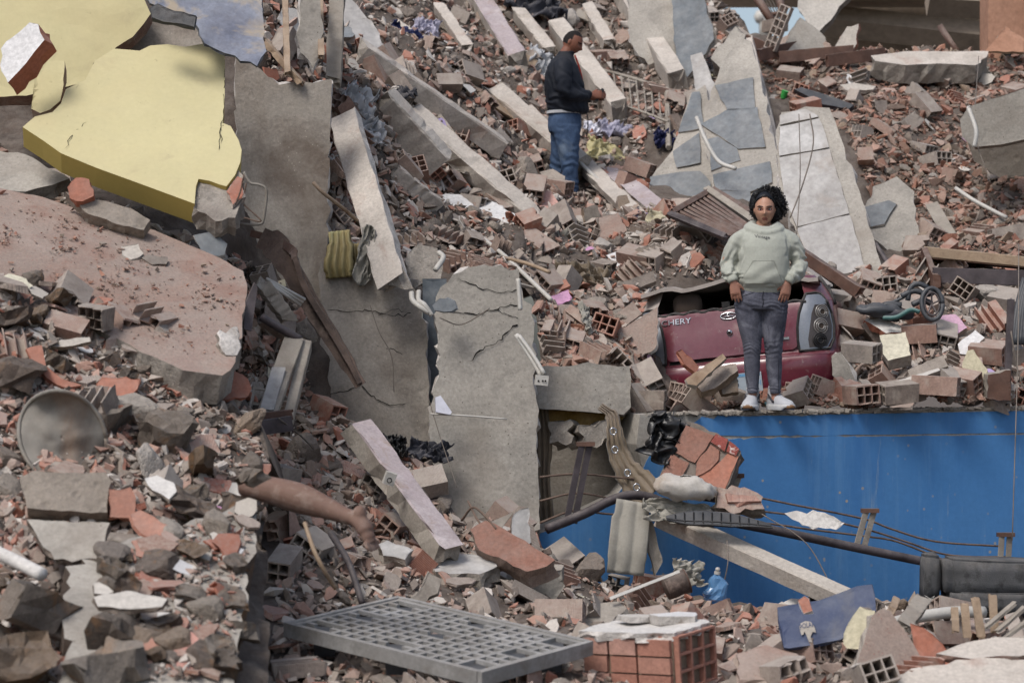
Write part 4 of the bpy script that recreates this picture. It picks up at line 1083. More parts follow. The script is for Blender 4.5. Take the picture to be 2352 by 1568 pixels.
def surf(s, z, off=0.):
    """point on the rear skin at arc length s from the centre line (right positive), height z"""
    R, _ = outline(z); R = R[::-1]
    d, sg = abs(s), (1 if s >= 0 else -1)
    acc = 0.
    for i in range(len(R) - 1):
        L = (R[i + 1] - R[i]).length
        if acc + L >= d or i == len(R) - 2:
            p = R[i].lerp(R[i + 1], (d - acc) / L); t = (R[i + 1] - R[i]).normalized(); break
        acc += L
    n = Vector((t.y, -t.x, 0))
    p = p + n * (off + .014 * fbm(Vector((s * 2.6, z * 4.5, 1.7)), 3))
    return Vector((p.x * sg, p.y, z))
def skin(zs, off=0., nm="body", mat=None, s_rng=None, ns=60):
    rows = []
    for z in zs:
        if s_rng: rows.append([surf(s, z, off) for s in np.linspace(s_rng[0], s_rng[1], ns)])
        else:
            R, L = outline(z); rows.append([Vector((p.x, p.y, z)) for p in L[::1]][::-1][::-1] and [Vector((p.x, p.y, z)) for p in (R[::1] + L)])
    return rows
zs = [0, .05, .1, .16, .22, .28, .32, .345]
MB().grid(skin(zs, 0)).build("bumper", M['car_paint'], car, True)
rows = [[surf(s, .345, -.002) for s in np.linspace(-1.5, 1.5, 60)], [surf(s, .35, -.09) for s in np.linspace(-1.5, 1.5, 60)]]
M['dust_lip'] = plain("dusty_lip", "#a39a93", rough=.9, var=.2, dust=.3)
MB().grid(rows).build("bumper_lip", M['dust_lip'], car, True)
MB().grid(skin([.33, .345, .355, .37, .45, .55, .65, .74, .765], -.012)).build("body", M['car_paint'], car, True)
# tailgate: a separate bowed panel
def panel(pts_sz, off, th, nm, mat, nsub=6, par=None):
    """filled patch given by rows of (s,z) pairs left and right"""
    rows = []
    zz = [p[0] for p in pts_sz]
    for z, a, b in pts_sz: rows.append([surf(s, z, off) for s in np.linspace(a, b, 26)])
    mb = MB().grid(rows)
    edge = [rows[0], [surf(s, pts_sz[0][0], off - th) for s in np.linspace(pts_sz[0][1], pts_sz[0][2], 26)]]
    mb.grid(edge)
    edge = [rows[-1], [surf(s, pts_sz[-1][0], off - th) for s in np.linspace(pts_sz[-1][1], pts_sz[-1][2], 26)]]
    mb.grid(edge)
    for k in (0, -1):
        mb.grid([[r[k] for r in rows], [surf(p[1] if k == 0 else p[2], p[0], off - th) for p in pts_sz]])
    return mb.build(nm, mat, par or car, True)
tg = panel([(.385, -.47, .47), (.40, -.50, .50), (.44, -.515, .515), (.52, -.52, .52), (.60, -.53, .53), (.68, -.55, .55), (.725, -.57, .57), (.745, -.58, .58)], .018, .03, "tailgate", M['car_paint'])
panel([(.355, -.5, .5), (.385, -.49, .49)], -.005, .02, "tailgate_gap_shade", M['void'])  # dark strip painted in for the shade between tailgate and bumper
# rubber edge of the smashed window, glass crumbs, wiper stump
MB().tube([surf(s, .752 + .008 * math.sin(s * 40), .012) for s in np.linspace(-.60, .60, 50)], .014, 6).build("window_seal", M['rubber'], car)
MB().box(surf(-.02, .785, .0), (.06, .05, .05)).build("wiper_stump", M['rubber'], car)
# pillars and crushed roof
for sg in (-1, 1):
    rows = []
    for z, s0, s1 in ((.75, .60, .92), (.82, .585, .86), (.90, .565, .8), (.97, .55, .74)):
        rows.append([surf(sg * (s0 + (s1 - s0) * t), z, 0) for t in np.linspace(0, 1, 6)])
    MB().grid(rows).build("pillar", M['car_paint'] if sg > 0 else M['dust_lip'], car, True)
    MB().tube([surf(sg * .93, .72, .01), surf(sg * .88, .82, .01), surf(sg * .8, .95, .01)], .018, 6).build("window_trim", M['rubber'], car, True)
    MB().grid([[surf(sg * s, z, -.02) for s in np.linspace(.95, 2.6, 8)] for z in (.74, .82, .95)]).build("side_window", M['rubber'], car, True)
rr = []
for y in np.linspace(.28, 2.2, 12):
    rr.append([Vector((x, y - .02 * abs(x), .955 + .05 * fbm(Vector((x * 2.5, y * 2, 3)), 3) + .03 * (1 - (x / .7) ** 2) - .05 * max(0, x))) for x in np.linspace(-.7, .7, 18)])
mb = MB().grid(rr); mb.grid([[p - Vector((0, .0, .03)) for p in r] for r in rr]); mb.grid([rr[0], [p - Vector((0, 0, .03)) for p in rr[0]]])
mb.build("roof", M['dust_lip'], car, True)
panel([(.955, -.02, .5), (.968, -.02, .5)], -.02, .02, "window_header", M['car_paint'])
# interior
MB().box((0, 1.5, .62), (1.4, .1, .8)).build("seat_back", M['void'], car)
MB().box((0, .85, .60), (1.4, 1.3, .04)).build("parcel_shelf", M['void'], car)
hb = bmesh.new(); bmesh.ops.create_uvsphere(hb, u_segments=20, v_segments=12, radius=.5)
for v in hb.verts:
    c = v.co; v.co = Vector((math.copysign(abs(c.x * 2) ** .75 / 2, c.x) * .24, c.y * .14, math.copysign(abs(c.z * 2) ** .75 / 2, c.z) * .21))
me = bpy.data.meshes.new("headrest"); hb.to_mesh(me); hb.free(); me.materials.append(M['headrest']); me.polygons.foreach_set("use_smooth", [True] * len(me.polygons))
put("headrest", me, car, (-.36, .42, .83))
# tail lamps
for sg in (1, -1):
    lamp = panel([(.375, sg * .53, sg * .74), (.45, sg * .525, sg * .80), (.55, sg * .53, sg * .82), (.65, sg * .55, sg * .80), (.75, sg * .585, sg * .76), (.80, sg * .60, sg * .70)], .022, .03, "tail_lamp", M['lamp_silver'])
    panel([(.36, sg * .515, sg * .76), (.375, sg * .515, sg * .76)], .02, .02, "lamp_rim", M['rubber'], par=lamp)
    MB().tube([surf(sg * s, z, .022) for s, z in ((.52, .375), (.515, .45), (.52, .55), (.54, .66), (.575, .75), (.595, .81), (.66, .815), (.71, .80), (.77, .73), (.82, .64), (.835, .55), (.81, .44), (.76, .37), (.52, .368))], .011, 6).build("lamp_rim", M['rubber'], lamp)
    panel([(.385, sg * .60, sg * .735), (.45, sg * .595, sg * .785), (.55, sg * .615, sg * .805), (.65, sg * .635, sg * .785), (.715, sg * .66, sg * .765)], .025, .004, "lamp_bowl", M['lamp_bowl'], par=lamp)
    for i, (s, z, r) in enumerate(((.715, .655, .058), (.70, .545, .06), (.68, .435, .058))):
        c = surf(sg * s, z, .028); t = (surf(sg * (s + .01), z, .028) - c).normalized(); up = Vector((0, 0, 1)); n_ = t.cross(up) * sg
        if n_.y > 0: n_ = -n_
        mb = MB()
        for q in (1., .72, .46):
            ring = [c + t * (math.cos(a) * r * q) + up * (math.sin(a) * r * q * .95) + n_ * (.012 * (1 - q)) for a in np.linspace(0, 2 * PI, 21)]
            mb.tube(ring, .006, 5)
        mb.build("lamp_ring", M['lamp_clear'] if i < 2 else M['lamp_dark'], lamp, True)
        disc = [c + t * (math.cos(a) * r) + up * (math.sin(a) * r * .95) - n_ * .0 + n_ * .004 for a in np.linspace(0, 2 * PI, 21)[:-1]]
        MB().add(disc, [tuple(range(20))]).build("lamp_socket", M['lamp_dark'] if i == 2 else M['headrest'], lamp)
# lock, badges, lettering, plate
c = surf(.0, .565, .03)
MB().tube([c + Vector((0, .02, 0)), c + Vector((0, -.004, 0))], .022, 16).build("lock", M['chrome'], tg, True)
MB().tube([c + Vector((0, -.0045, 0)), c + Vector((0, -.008, 0))], .011, 12).build("lock_core", M['lamp_dark'], tg, True)
c = surf(.40, .475, .024); MB().box(c, (.10, .01, .018), rot=(0, 0, .12)).build("model_badge", M['chrome'], tg)
def text_mesh(txt, size, ext, mat, name):
    cu = bpy.data.curves.new(name, 'FONT'); cu.body = txt; cu.size = size; cu.extrude = ext; cu.align_x = 'CENTER'; cu.align_y = 'CENTER'; cu.resolution_u = 3
    ob = bpy.data.objects.new(name, cu); C.objects.link(ob)
    dg = bpy.context.evaluated_depsgraph_get(); dg.update()
    me = bpy.data.meshes.new_from_object(ob.evaluated_get(dg), depsgraph=dg)
    bpy.data.objects.remove(ob); me.materials.clear(); me.materials.append(mat); me.name = name
    return me
def on_skin(nm, me, s, z, off, par=None, tilt=.12):
    p = surf(s, z, off); t = (surf(s + .02, z, off) - surf(s - .02, z, off)).normalized(); up = (surf(s, z + .02, off) - surf(s, z - .02, off)).normalized()
    n_ = t.cross(up).normalized()
    R = Matrix((t, n_.cross(t), n_)).transposed()
    o = put(nm, me, par or car, p); o.rotation_mode = 'QUATERNION'; o.rotation_quaternion = R.to_quaternion()
    return o
lt_ = text_mesh("CHERY", .062, .004, M['chrome'], "lettering")
for v in lt_.vertices: v.co.x *= 1.25
on_skin("lettering", lt_, -.415, .69, .024, tg)
em = MB()
em.tube([Vector((.062 * math.cos(a), .026 * math.sin(a), 0)) for a in np.linspace(.25, 2 * PI - .25, 30)], .0055, 6)
em.tube([Vector((-.028, -.022, .003)), Vector((0, .024, .003)), Vector((.028, -.022, .003))], .005, 6); em.tube([Vector((-.05, -.004, .003)), Vector((.05, -.004, .003))], .0045, 6)
on_skin("emblem", em.mesh("emblem", M['chrome'], True), -.0, .695, .026, tg)
npb = MB().box((0, 0, 0), (.36, .15, .006)).mesh("number_plate", M['number_plate'])
pl = on_skin("number_plate", npb, .04, .165, .012)
for txt, x, y, sz, m in (("33", -.045, -.002, .105, 'plate_ink'), ("DI", .145, -.01, .06, 'plate_blue')):
    o = put("plate_characters", text_mesh(txt, sz, .001, M[m], "plate_characters"), pl, (x, y, .0045))
put("plate_band", MB().box((0, .058, .004), (.34, .022, .002)).mesh("plate_band", M['plate_blue']), pl)
# ------------------------------------------------------------------ people
def loft(mb, rings, n=24, ex=2.2, mi=0):
    """rings: (x,y,z,rx,ry) horizontal superellipses"""
    rows = []
    for (x, y, z, rx, ry) in rings:
        r = []
        for k in range(n):
            t = 2 * PI * k / n; c, s = math.cos(t), math.sin(t)
            r.append(Vector((x + rx * math.copysign(abs(c) ** (2 / ex), c), y + ry * math.copysign(abs(s) ** (2 / ex), s), z)))
        rows.append(r)
    mb.grid(rows, mi, True)
    mb.add(rows[0], [tuple(range(n))][::-1], mi); mb.add(rows[-1], [tuple(range(n))], mi)
def blob(mb, c, r, n=14, R=None):
    c = Vector(c); rows = []
    for i in range(1, n):
        a = PI * i / n
        row = []
        for k in range(n * 2):
            b = PI * k / n
            v = Vector((math.sin(a) * math.cos(b) * r[0], math.sin(a) * math.sin(b) * r[1], math.cos(a) * r[2]))
            row.append(c + (R @ v if R else v))
        rows.append(row)
    mb.grid(rows, 0, True)
    mb.add([rows[0][k] for k in range(n * 2)], [tuple(range(n * 2))]); mb.add([rows[-1][k] for k in range(n * 2)], [tuple(range(n * 2 - 1, -1, -1))])
def hand(mb, wrist, d, w, n, curl=.5, sz=1., spread=.018, thumb_in=.6):
    """wrist point, finger direction, thumb side, back-of-hand normal"""
    wrist, d, w, n = Vector(wrist), Vector(d).normalized(), Vector(w).normalized(), Vector(n).normalized()
    mb.tube([wrist - d * .03, wrist + d * .01, wrist + d * .04 * sz, wrist + d * .085 * sz, wrist + d * .098 * sz], [(.026, .021), (.028, .02), (.038 * sz, .018), (.042 * sz, .016), (.034 * sz, .011)], 12, upv=n)
    for i, L in enumerate((.070, .079, .073, .057)):
        b = wrist + d * (.082 * sz) + w * ((1.5 - i) * .0195 * sz)
        pts, dir_ = [b - d * .02], d + w * ((1.5 - i) * spread * 3)
        p = b
        for s in range(5):
            pts.append(p.copy()); dir_ = (dir_ - n * curl * .28).normalized(); p = p + dir_ * (L * sz / 4)
        mb.tube(pts, [.0095 * sz, .0098 * sz, .0095 * sz, .0088 * sz, .008 * sz, .006 * sz], 8, upv=n)
    b = wrist + d * .02 * sz + w * .026 * sz
    pts, dir_, p = [b - w * .015], (w * .75 + d * .6 - n * .25).normalized(), b
    for s in range(4):
        pts.append(p.copy()); dir_ = (dir_ + d * .22 - n * curl * thumb_in * .25).normalized(); p = p + dir_ * (.022 * sz)
    mb.tube(pts, [.014 * sz, .013 * sz, .0115 * sz, .0105 * sz, .008 * sz], 8, upv=n)
def head(mb, c, rx, ry, rz, yaw=0., pitch=0., fem=True, nu=84, nv=64):
    """closed head with a modelled face looking to -y"""
    R = (Matrix.Rotation(yaw, 3, 'Z') @ Matrix.Rotation(pitch, 3, 'X'))
    rows = []
    G = lambda x, z, x0, z0, sx, sz_: math.exp(-((x - x0) / sx) ** 2 - ((z - z0) / sz_) ** 2)
    for i in range(1, nv):
        a = PI * i / nv; row = []
        for k in range(nu):
            b = 2 * PI * k / nu
            d = Vector((math.sin(a) * math.cos(b), math.sin(a) * math.sin(b), math.cos(a)))
            x, y, z = d.x * rx, d.y * ry, d.z * rz
            if d.z < 0:
                q = -d.z
                x *= 1 - (.30 if fem else .22) * q ** 2
                if d.y > 0: y *= 1 - .35 * q
            if d.y < 0:
                f = min(1., -d.y * 1.6)
                xn, zn = x / rx, z / rz
                nose = G(xn, zn, 0, -.22, .17, .13) * .26 + G(xn, zn, 0, -.02, .11, .22) * .12
                eye = (G(xn, zn, .43, .03, .20, .09) + G(xn, zn, -.43, .03, .20, .09)) * -.13
                brow = (G(xn, zn, .42, .2, .3, .07) + G(xn, zn, -.42, .2, .3, .07)) * .05
                lip = G(xn, zn, 0, -.50, .30, .035) * .075 + G(xn, zn, 0, -.60, .24, .04) * .08 - G(xn, zn, 0, -.552, .3, .016) * .05 - G(xn, zn, 0, -.70, .22, .05) * .05
                chin = G(xn, zn, 0, -.88, .3, .12) * .10
                cheek = (G(xn, zn, .55, -.25, .28, .22) + G(xn, zn, -.55, -.25, .28, .22)) * .05
                y -= ry * f * (nose + eye + brow + lip + chin + cheek)
            v = R @ Vector((x, y, z))
            row.append(Vector(c) + v)
        rows.append(row)
    mb.grid(rows, 0, True)
    mb.add(rows[0], [tuple(range(nu))]); mb.add(rows[-1], [tuple(range(nu - 1, -1, -1))])
    for sg in (-1, 1):
        blob(mb, Vector(c) + R @ Vector((sg * rx * .98, .012, -.005)), (.010, .018, .030), 10, R)
    return R
def joined(name, mb, mat, vox, par, smooth=2, fac=.5):
    o = mb.build(name, mat, par, True)
    remesh(o, vox, smooth, fac)
    return o
def wrinkle(o, fn):
    me = o.data; n = len(me.vertices)
    co = np.empty(n * 3); me.vertices.foreach_get("co", co); co = co.reshape(-1, 3)
    nm = np.empty(n * 3); me.vertices.foreach_get("normal", nm); nm = nm.reshape(-1, 3)
    d = np.array([fn(Vector(c)) for c in co])
    me.vertices.foreach_set("co", (co + nm * d[:, None]).ravel()); me.update()
def facemats(o, fn, mats):
    me = o.data
    for m in mats: me.materials.append(m)
    for p in me.polygons:
        k = fn(p.center, p.normal)
        if k: p.material_index = k

def skin_mat(name, col, rough=.5, blotch=None):
    m = plain(name, col, rough=rough, var=.12, nscale=14, dust=.0, bump=.05, bscale=120, spec=.35, stain=blotch)
    b = m.node_tree.nodes["Principled BSDF"]; b.inputs["Subsurface Weight"].default_value = .08; b.inputs["Subsurface Radius"].default_value = (.012, .005, .003)
    return m
M['skin_w'] = skin_mat("warm_skin", "#b08670"); M['skin_hand'] = skin_mat("hand_skin", "#946a59"); M['skin_m'] = skin_mat("brown_skin", "#7d5140")
M['lips'] = skin_mat("lips", "#86524a", .4); M['under_eye'] = skin_mat("eye_socket_skin", "#7d5245")  # last one: darker skin tone round the eyes
M['hair'] = plain("black_hair", "#100e10", rough=.45, var=.2, dust=0., spec=.4, bump=.2, bscale=150)
M['eye_white'] = plain("eye_white", "#b9b0aa", rough=.2, var=.05, dust=0., spec=.5, bump=0.); M['iris'] = plain("iris", "#1c1210", rough=.1, var=.05, dust=0., spec=.6, bump=0.)
M['hoodie'] = plain("sage_sweatshirt", ["#a6a89e", "#a1a399"], rough=.92, var=.08, nscale=6, dust=0., bump=.12, bscale=220, sheen=.15)
M['hoodie_rib'] = plain("sage_rib", "#9a9c92", rough=.92, var=.08, nscale=6, dust=0., bump=.3, bscale=160)
M['print_ink'] = plain("print_ink", "#33333a", rough=.8, var=.05, dust=0., bump=0.)
M['denim_grey'] = stone("acid_wash_denim", ["#40414b", "#4f505b", "#62636e", "#494a54"], var=.3, nscale=9, fine=130, dust=0., bump=.2, bscale=160, stain=[("#8b8c96", 7., .54, .72, .55), ("#33343e", 4., .56, .72, .5)])
M['denim_blue'] = stone("blue_denim", ["#33445f", "#415470", "#51637d"], var=.3, nscale=7, fine=110, dust=.05, bump=.2, bscale=160, stain=[("#7d8a98", 5., .6, .75, .5)])
M['shoe_white'] = plain("white_sneaker", ["#b3b4b8", "#a5a6aa"], rough=.7, var=.1, nscale=12, dust=.1, bump=.15, bscale=120)
M['shoe_sole'] = plain("white_sole", "#c0c0c0", rough=.6, var=.15, nscale=12, dust=.15); M['gum'] = plain("gum_sole", "#7c5c40", rough=.7, var=.2, nscale=12, dust=.1)
M['shoe_dark'] = plain("navy_trim", "#23252f", rough=.6, var=.1, dust=.1); M['teal'] = plain("teal_trim", "#6fa0a3", rough=.6, var=.1, dust=.1)
M['navy'] = plain("navy_jacket", ["#10151f", "#151b27"], rough=.75, var=.2, nscale=6, dust=.05, bump=.2, bscale=60); M['red_trim'] = plain("red_lining", "#8c2c22", rough=.7, var=.1, dust=.05)
M['hair_short'] = plain("cropped_hair", "#211b19", rough=.8, var=.3, nscale=30, dust=0., bump=.6, bscale=200)

# ---- the woman
wp = empty("person", W(1755, 940, 17.72)); tag(wp, "woman in a sage green hooded sweatshirt and grey jeans standing on the ledge", "person")
HC, HRX, HRY, HRZ = Vector((.004, -.01, 1.462)), .0735, .097, .118
mb = MB()
RH = head(mb, HC, HRX, HRY, HRZ, yaw=math.radians(-6), pitch=math.radians(4))
mb.tube([Vector((0, .03, 1.25)), Vector((0, .025, 1.33)), Vector((.002, .018, 1.39)), Vector((.004, .01, 1.45))], [.075, .058, .054, .058], 16)
loft(mb, [(-.01, .01, .80, .15, .10), (-.01, .01, .95, .15, .105), (0, .01, 1.1, .15, .105), (0, .01, 1.22, .16, .10), (0, .015, 1.29, .12, .07)])
ARM = {}
for sg, el, wr in ((-1, (-.268, .02, 1.085), (-.232, -.095, .935)), (1, (.272, .02, 1.085), (.160, -.10, .932))):
    mb.tube([Vector((sg * .15, .01, 1.27)), Vector((sg * .215, .01, 1.23)), Vector(el), Vector(el).lerp(Vector(wr), .5), Vector(wr)], [.05, .047, .040, .034, .025], 12)
hand(mb, (-.232, -.098, .932), (.16, -.12, -1), (1, -.25, .15), (-.15, -1, -.05), .55, .98, thumb_in=.9)
hand(mb, (.160, -.104, .929), (-.22, -.12, -1), (-1, -.25, .1), (.2, -1, -.05), .5, .98, thumb_in=.9)
for sg, x0, x1, x2 in ((-1, -.115, -.089, -.083), (1, .075, .0685, .084)):
    mb.tube([Vector((x0, .01, .82)), Vector((x0, 0, .7)), Vector((x1, -.005, .47)), Vector((x1, .01, .3)), Vector((x2, .01, .10)), Vector((x2, -.01, .05))], [.085, .075, .048, .046, .030, .03], 12)
body = joined("body", mb, M['skin_w'], .0042, wp, 1, .4)
RI = RH.transposed()
def fm(c, n):
    q = RI @ (c - HC)
    if c.z < 1.0: return 1
    if q.y > -.03 or c.z < 1.3: return 0
    x, z = q.x / HRX, q.z / HRZ
    if abs(x) < .31 - abs(z + .553) * 1.3 and -.645 < z < -.468 and n.y < -.1: return 2
    if .16 < abs(x) < .74 and abs(z - (.205 + .05 * math.sin((abs(x) - .1) * 4) - .03)) < .036: return 3
    if (abs(x) - .43) ** 2 / .085 + (z - .03) ** 2 / .012 < 1: return 4
    return 0
facemats(body, fm, [M['skin_hand'], M['lips'], M['hair'], M['under_eye']])
for sg in (-1, 1):
    e = MB(); blob(e, (0, 0, 0), (.0145, .011, .0062), 8)
    o = e.build("eye", M['eye_white'], body, True); o.location = HC + RH @ Vector((sg * .43 * HRX, -HRY * .765, .03 * HRZ))
    i_ = MB(); blob(i_, (0, 0, 0), (.0058, .004, .0060), 8)
    p = i_.build("iris", M['iris'], o, True); p.location = RH @ Vector((0, -.0092, .0004))
    lsh = MB().tube([RH @ Vector((x * sg, -.0085 + abs(x) * .25, .0062 - x * x * 14)) for x in np.linspace(-.015, .016, 7)], .0018, 5).build("lash", M['hair'], o)
# hair: sleek cap pulled back, curls behind
mb = MB()
rows = []
for i in range(1, 30):
    a = PI * i / 30; row = []
    for k in range(48):
        b = 2 * PI * k / 48
        d = Vector((math.sin(a) * math.cos(b), math.sin(a) * math.sin(b), math.cos(a)))
        q = Vector((d.x * HRX * 1.07, d.y * HRY * 1.06, d.z * HRZ * 1.09 + .004))
        x, z = q.x / HRX, q.z / HRZ
        hl = .80 - .42 * min(1, abs(x)) ** 2.4
        if d.y < -.05 and z < hl:      # below the hairline the cap tucks under the skin
            q = Vector((d.x * HRX * .8, d.y * HRY * .72, q.z))
        row.append(HC + RH @ q)
    rows.append(row)
mb.grid(rows, 0, True); mb.add(rows[0], [tuple(range(48))])
cap = mb.build("hair", M['hair'], wp, True)
hrng = random.Random(3)
mb = MB(); core = MB()
blob(core, (.045, .055, 1.50), (.098, .075, .118), 12); blob(core, (.10, .045, 1.455), (.05, .05, .075), 10); blob(core, (-.04, .07, 1.50), (.062, .05, .11), 10)
core.build("hair_core", M['hair'], cap, True)
cnt = 0
while cnt < 560:
    d = Vector((hrng.gauss(0, 1), hrng.gauss(0, 1), hrng.gauss(0, 1))).normalized()
    c = Vector((.038, .05, 1.505)) + Vector((d.x * .122, d.y * .085, d.z * .135)) * hrng.uniform(.82, 1.02)
    if c.x < .0 and c.z < 1.42: continue
    if c.y < -.02 and abs(c.x) < .085 and c.z < 1.60: continue
    if c.y < -.035: continue
    if c.z < 1.40 and c.x < .05: continue
    cnt += 1
    ax = (Vector((d.x * .8, d.y * .5, d.z * .35 - .75)) + Vector((hrng.gauss(0, .25), hrng.gauss(0, .25), hrng.gauss(0, .25)))).normalized()
    u = ax.orthogonal().normalized(); v = ax.cross(u)
    L, r, turns = hrng.uniform(.03, .065), hrng.uniform(.006, .010), hrng.uniform(1.8, 3.2); ph = hrng.uniform(0, 6)
    N_ = int(turns * 9)
    mb.tube([c + ax * (L * (t / N_ - .3)) + u * (r * math.cos(ph + 2 * PI * turns * t / N_)) + v * (r * math.sin(ph + 2 * PI * turns * t / N_)) for t in range(N_ + 1)], .0024, 4, cap=False)
mb.build("curl_mass", M['hair'], cap, True)
# sweatshirt
mb = MB()
loft(mb, [(-.016, -.005, .868, .158, .118), (-.016, -.005, .885, .165, .126), (-.014, -.008, .90, .174, .14), (-.012, -.012, .93, .186, .156), (-.010, -.014, .98, .189, .162), (-.006, -.012, 1.05, .186, .158), (0, -.010, 1.12, .186, .153), (0, -.006, 1.19, .190, .146),
          (0, .0, 1.245, .184, .134), (0, .006, 1.285, .165, .118), (0, .012, 1.318, .122, .098), (0, .015, 1.340, .100, .085)], 32, 2.3)
SLV = {-1: [(-.12, .01, 1.255), (-.178, .01, 1.235), (-.222, .012, 1.175), (-.250, .02, 1.09), (-.260, .0, 1.035), (-.256, -.05, .985), (-.240, -.085, .958)],
       1: [(.12, .01, 1.255), (.180, .01, 1.235), (.226, .012, 1.175), (.254, .02, 1.09), (.254, -.005, 1.035), (.222, -.06, .985), (.178, -.095, .955)]}
for sg, P in SLV.items():
    mb.tube(spline([Vector(p) for p in P], 4), [.076] * 3 + [.071] * 4 + [.064] * 5 + [.059] * 4 + [.057] * 4 + [.053] * 3 + [.046, .040], 18)
# hood lying round the neck
for (rr, z0, dz, tb) in ((.098, 1.345, .020, .030), (.118, 1.325, .026, .034)):
    mb.tube([Vector((rr * math.cos(t), .012 + rr * .86 * math.sin(t), z0 + dz * math.sin(t) - .018 * max(0, -math.sin(t)) ** 4)) for t in np.linspace(0, 2 * PI, 29)], tb, 12)
blob(mb, (0, .11, 1.315), (.13, .06, .075), 10)
hood = joined("sweatshirt", mb, M['hoodie'], .007, wp, 3, .5)
def wr(c):
    x, y, z = c
    elb = math.exp(-((z - 1.07) / .11) ** 2) * min(1, max(0, (abs(x) - .17) / .05))
    cuf = math.exp(-((z - .975) / .035) ** 2) * min(1, max(0, (abs(x) - .15) / .05))
    hem = math.exp(-((z - .925) / .04) ** 2) * (abs(x) < .17)
    arm = math.exp(-((abs(x) - .185) / .035) ** 2) * math.exp(-((z - 1.17) / .09) ** 2)
    chest = .25
    dr = math.sin((z * 60 + abs(x) * 55 + 9 * fbm(c * 7, 2)))
    ln = math.sin((x * 48 - z * 30 + 8 * fbm(c * 6, 2)))
    hz = math.sin(z * 110 + 14 * fbm(c * 5, 2))
    return .0095 * elb * dr + .008 * cuf * hz + .005 * hem * (hz * .6 + ln * .6) + .011 * arm * ln + .0045 * chest * fbm(c * 9, 3) * 2.5
wrinkle(hood, wr)
mb = MB(); loft(mb, [(-.016, -.006, .852, .156, .118), (-.016, -.006, .862, .162, .123), (-.016, -.006, .885, .166, .126), (-.016, -.006, .893, .168, .127)], 40, 2.3); mb.build("hem_band", M['hoodie_rib'], hood, True)
for P in ([(-.246, -.080, .966), (-.235, -.093, .940), (-.232, -.098, .930)], [(.186, -.090, .962), (.167, -.101, .938), (.161, -.104, .928)]):
    MB().tube([Vector(p) for p in P], [.042, .0385, .036], 16).build("cuff", M['hoodie_rib'], hood, True)
dg = bpy.context.evaluated_depsgraph_get(); hbm = bmesh.new(); hbm.from_mesh(hood.data); hb = BVHTree.FromBMesh(hbm)
def hoodpt(x, z, off=.004):
    r = hb.ray_cast(Vector((x, -.6, z)), Vector((0, 1, 0)))
    return (r[0] + Vector((0, -off, 0))) if r[0] else Vector((x, -.17, z))
rows = []
for t in np.linspace(0, 1, 14):
    z = 1.083 - .165 * t; a = -.098 - .080 * min(1, t * 1.25) ** 1.1; b = .055 + .055 * min(1, t * 1.25) ** 1.1
    rows.append([hoodpt(x, z - .0 * x, .0065 + .004 * math.sin(t * 9 + x * 30)) for x in np.linspace(a, b, 20)])
mbp = MB().grid(rows)
pk = mbp.build("pocket", M['hoodie'], hood, True)
for side in (0, -1): MB().tube([r[side] for r in rows[:12]], .0028, 5).build("pocket_seam", M['hoodie_rib'], pk)
MB().tube(rows[0], .0022, 5).build("pocket_seam", M['hoodie_rib'], pk)
tm = text_mesh("Vintage", .034, .0004, M['print_ink'], "print")
for v in tm.vertices:
    x = v.co.x * 1.08; z = v.co.y - .10 * x - .6 * x * x * 0
    v.co = hoodpt(x - .026, 1.258 + z, .0022 + v.co.z)
put("print", tm, hood)
for sx in (-.03, .045): MB().tube([hoodpt(sx, 1.30 - .004 * i, .004) for i in range(3)], .002, 5).build("drawcord", M['hoodie_rib'], hood)
# jeans
mb = MB()
loft(mb, [(-.020, 0, .905, .158, .112), (-.022, .0, .86, .175, .125), (-.022, .004, .81, .192, .138), (-.022, .006, .765, .198, .142), (-.022, .004, .73, .190, .13)], 30, 2.25)
for x in ([-.118, -.116, -.106, -.096, -.090, -.089, -.088, -.087, -.085, -.083, -.083], [.074, .074, .070, .067, .067, .0685, .070, .074, .078, .082, .084]):
    zz = [.80, .73, .64, .55, .49, .445, .39, .31, .22, .15, .118]; rr = [.098, .101, .093, .080, .070, .066, .060, .060, .050, .041, .040]; yy = [0, 0, -.005, -.012, -.016, -.016, -.006, .008, .01, .004, .0]
    loft(mb, [(x[i], yy[i], zz[i], rr[i], rr[i] * 1.08) for i in range(11)][::-1], 20, 2.05)
jean = joined("jeans", mb, M['denim_grey'], .0065, wp, 3, .5)
def wj(c):
    x, y, z = c
    kn = math.exp(-((z - .44) / .07) ** 2); hp_ = math.exp(-((z - .75) / .05) ** 2); an = math.exp(-((z - .145) / .035) ** 2); th = math.exp(-((z - .62) / .12) ** 2)
    h = math.sin(z * 210 + 12 * fbm(Vector((x * 9, y * 9, z * 4)), 2))
    return .0024 * kn * h + .0032 * hp_ * math.sin(z * 150 - abs(x) * 40 + 8 * fbm(c * 6, 2)) + .004 * an * math.sin(z * 330 + 5 * fbm(c * 10, 2)) + .0018 * th * fbm(c * 14, 2)
wrinkle(jean, wj)
jbm = bmesh.new(); jbm.from_mesh(jean.data); jb = BVHTree.FromBMesh(jbm)
def jpt(x, z, off=.002):
    r = jb.ray_cast(Vector((x, -.6, z)), Vector((0, 1, 0)))
    return (r[0] + Vector((0, -off, 0))) if r[0] else Vector((x, -.13, z))
M['denim_dark'] = plain("dark_seam", "#2c2d36", rough=.9, var=.1, dust=0.)
MB().tube([jpt(-.022 + .004 * math.sin(z * 90), z, .001) for z in np.linspace(.87, .745, 10)], .004, 5).build("fly_seam", M['denim_dark'], jean)
for a, b, z0, z1 in ((-.19, -.09, .80, .852), (.145, .05, .80, .852)):
    MB().tube([jpt(a + (b - a) * t, z0 + (z1 - z0) * t ** .5, .001) for t in np.linspace(0, 1, 8)], .0025, 5).build("pocket_seam", M['denim_dark'], jean)
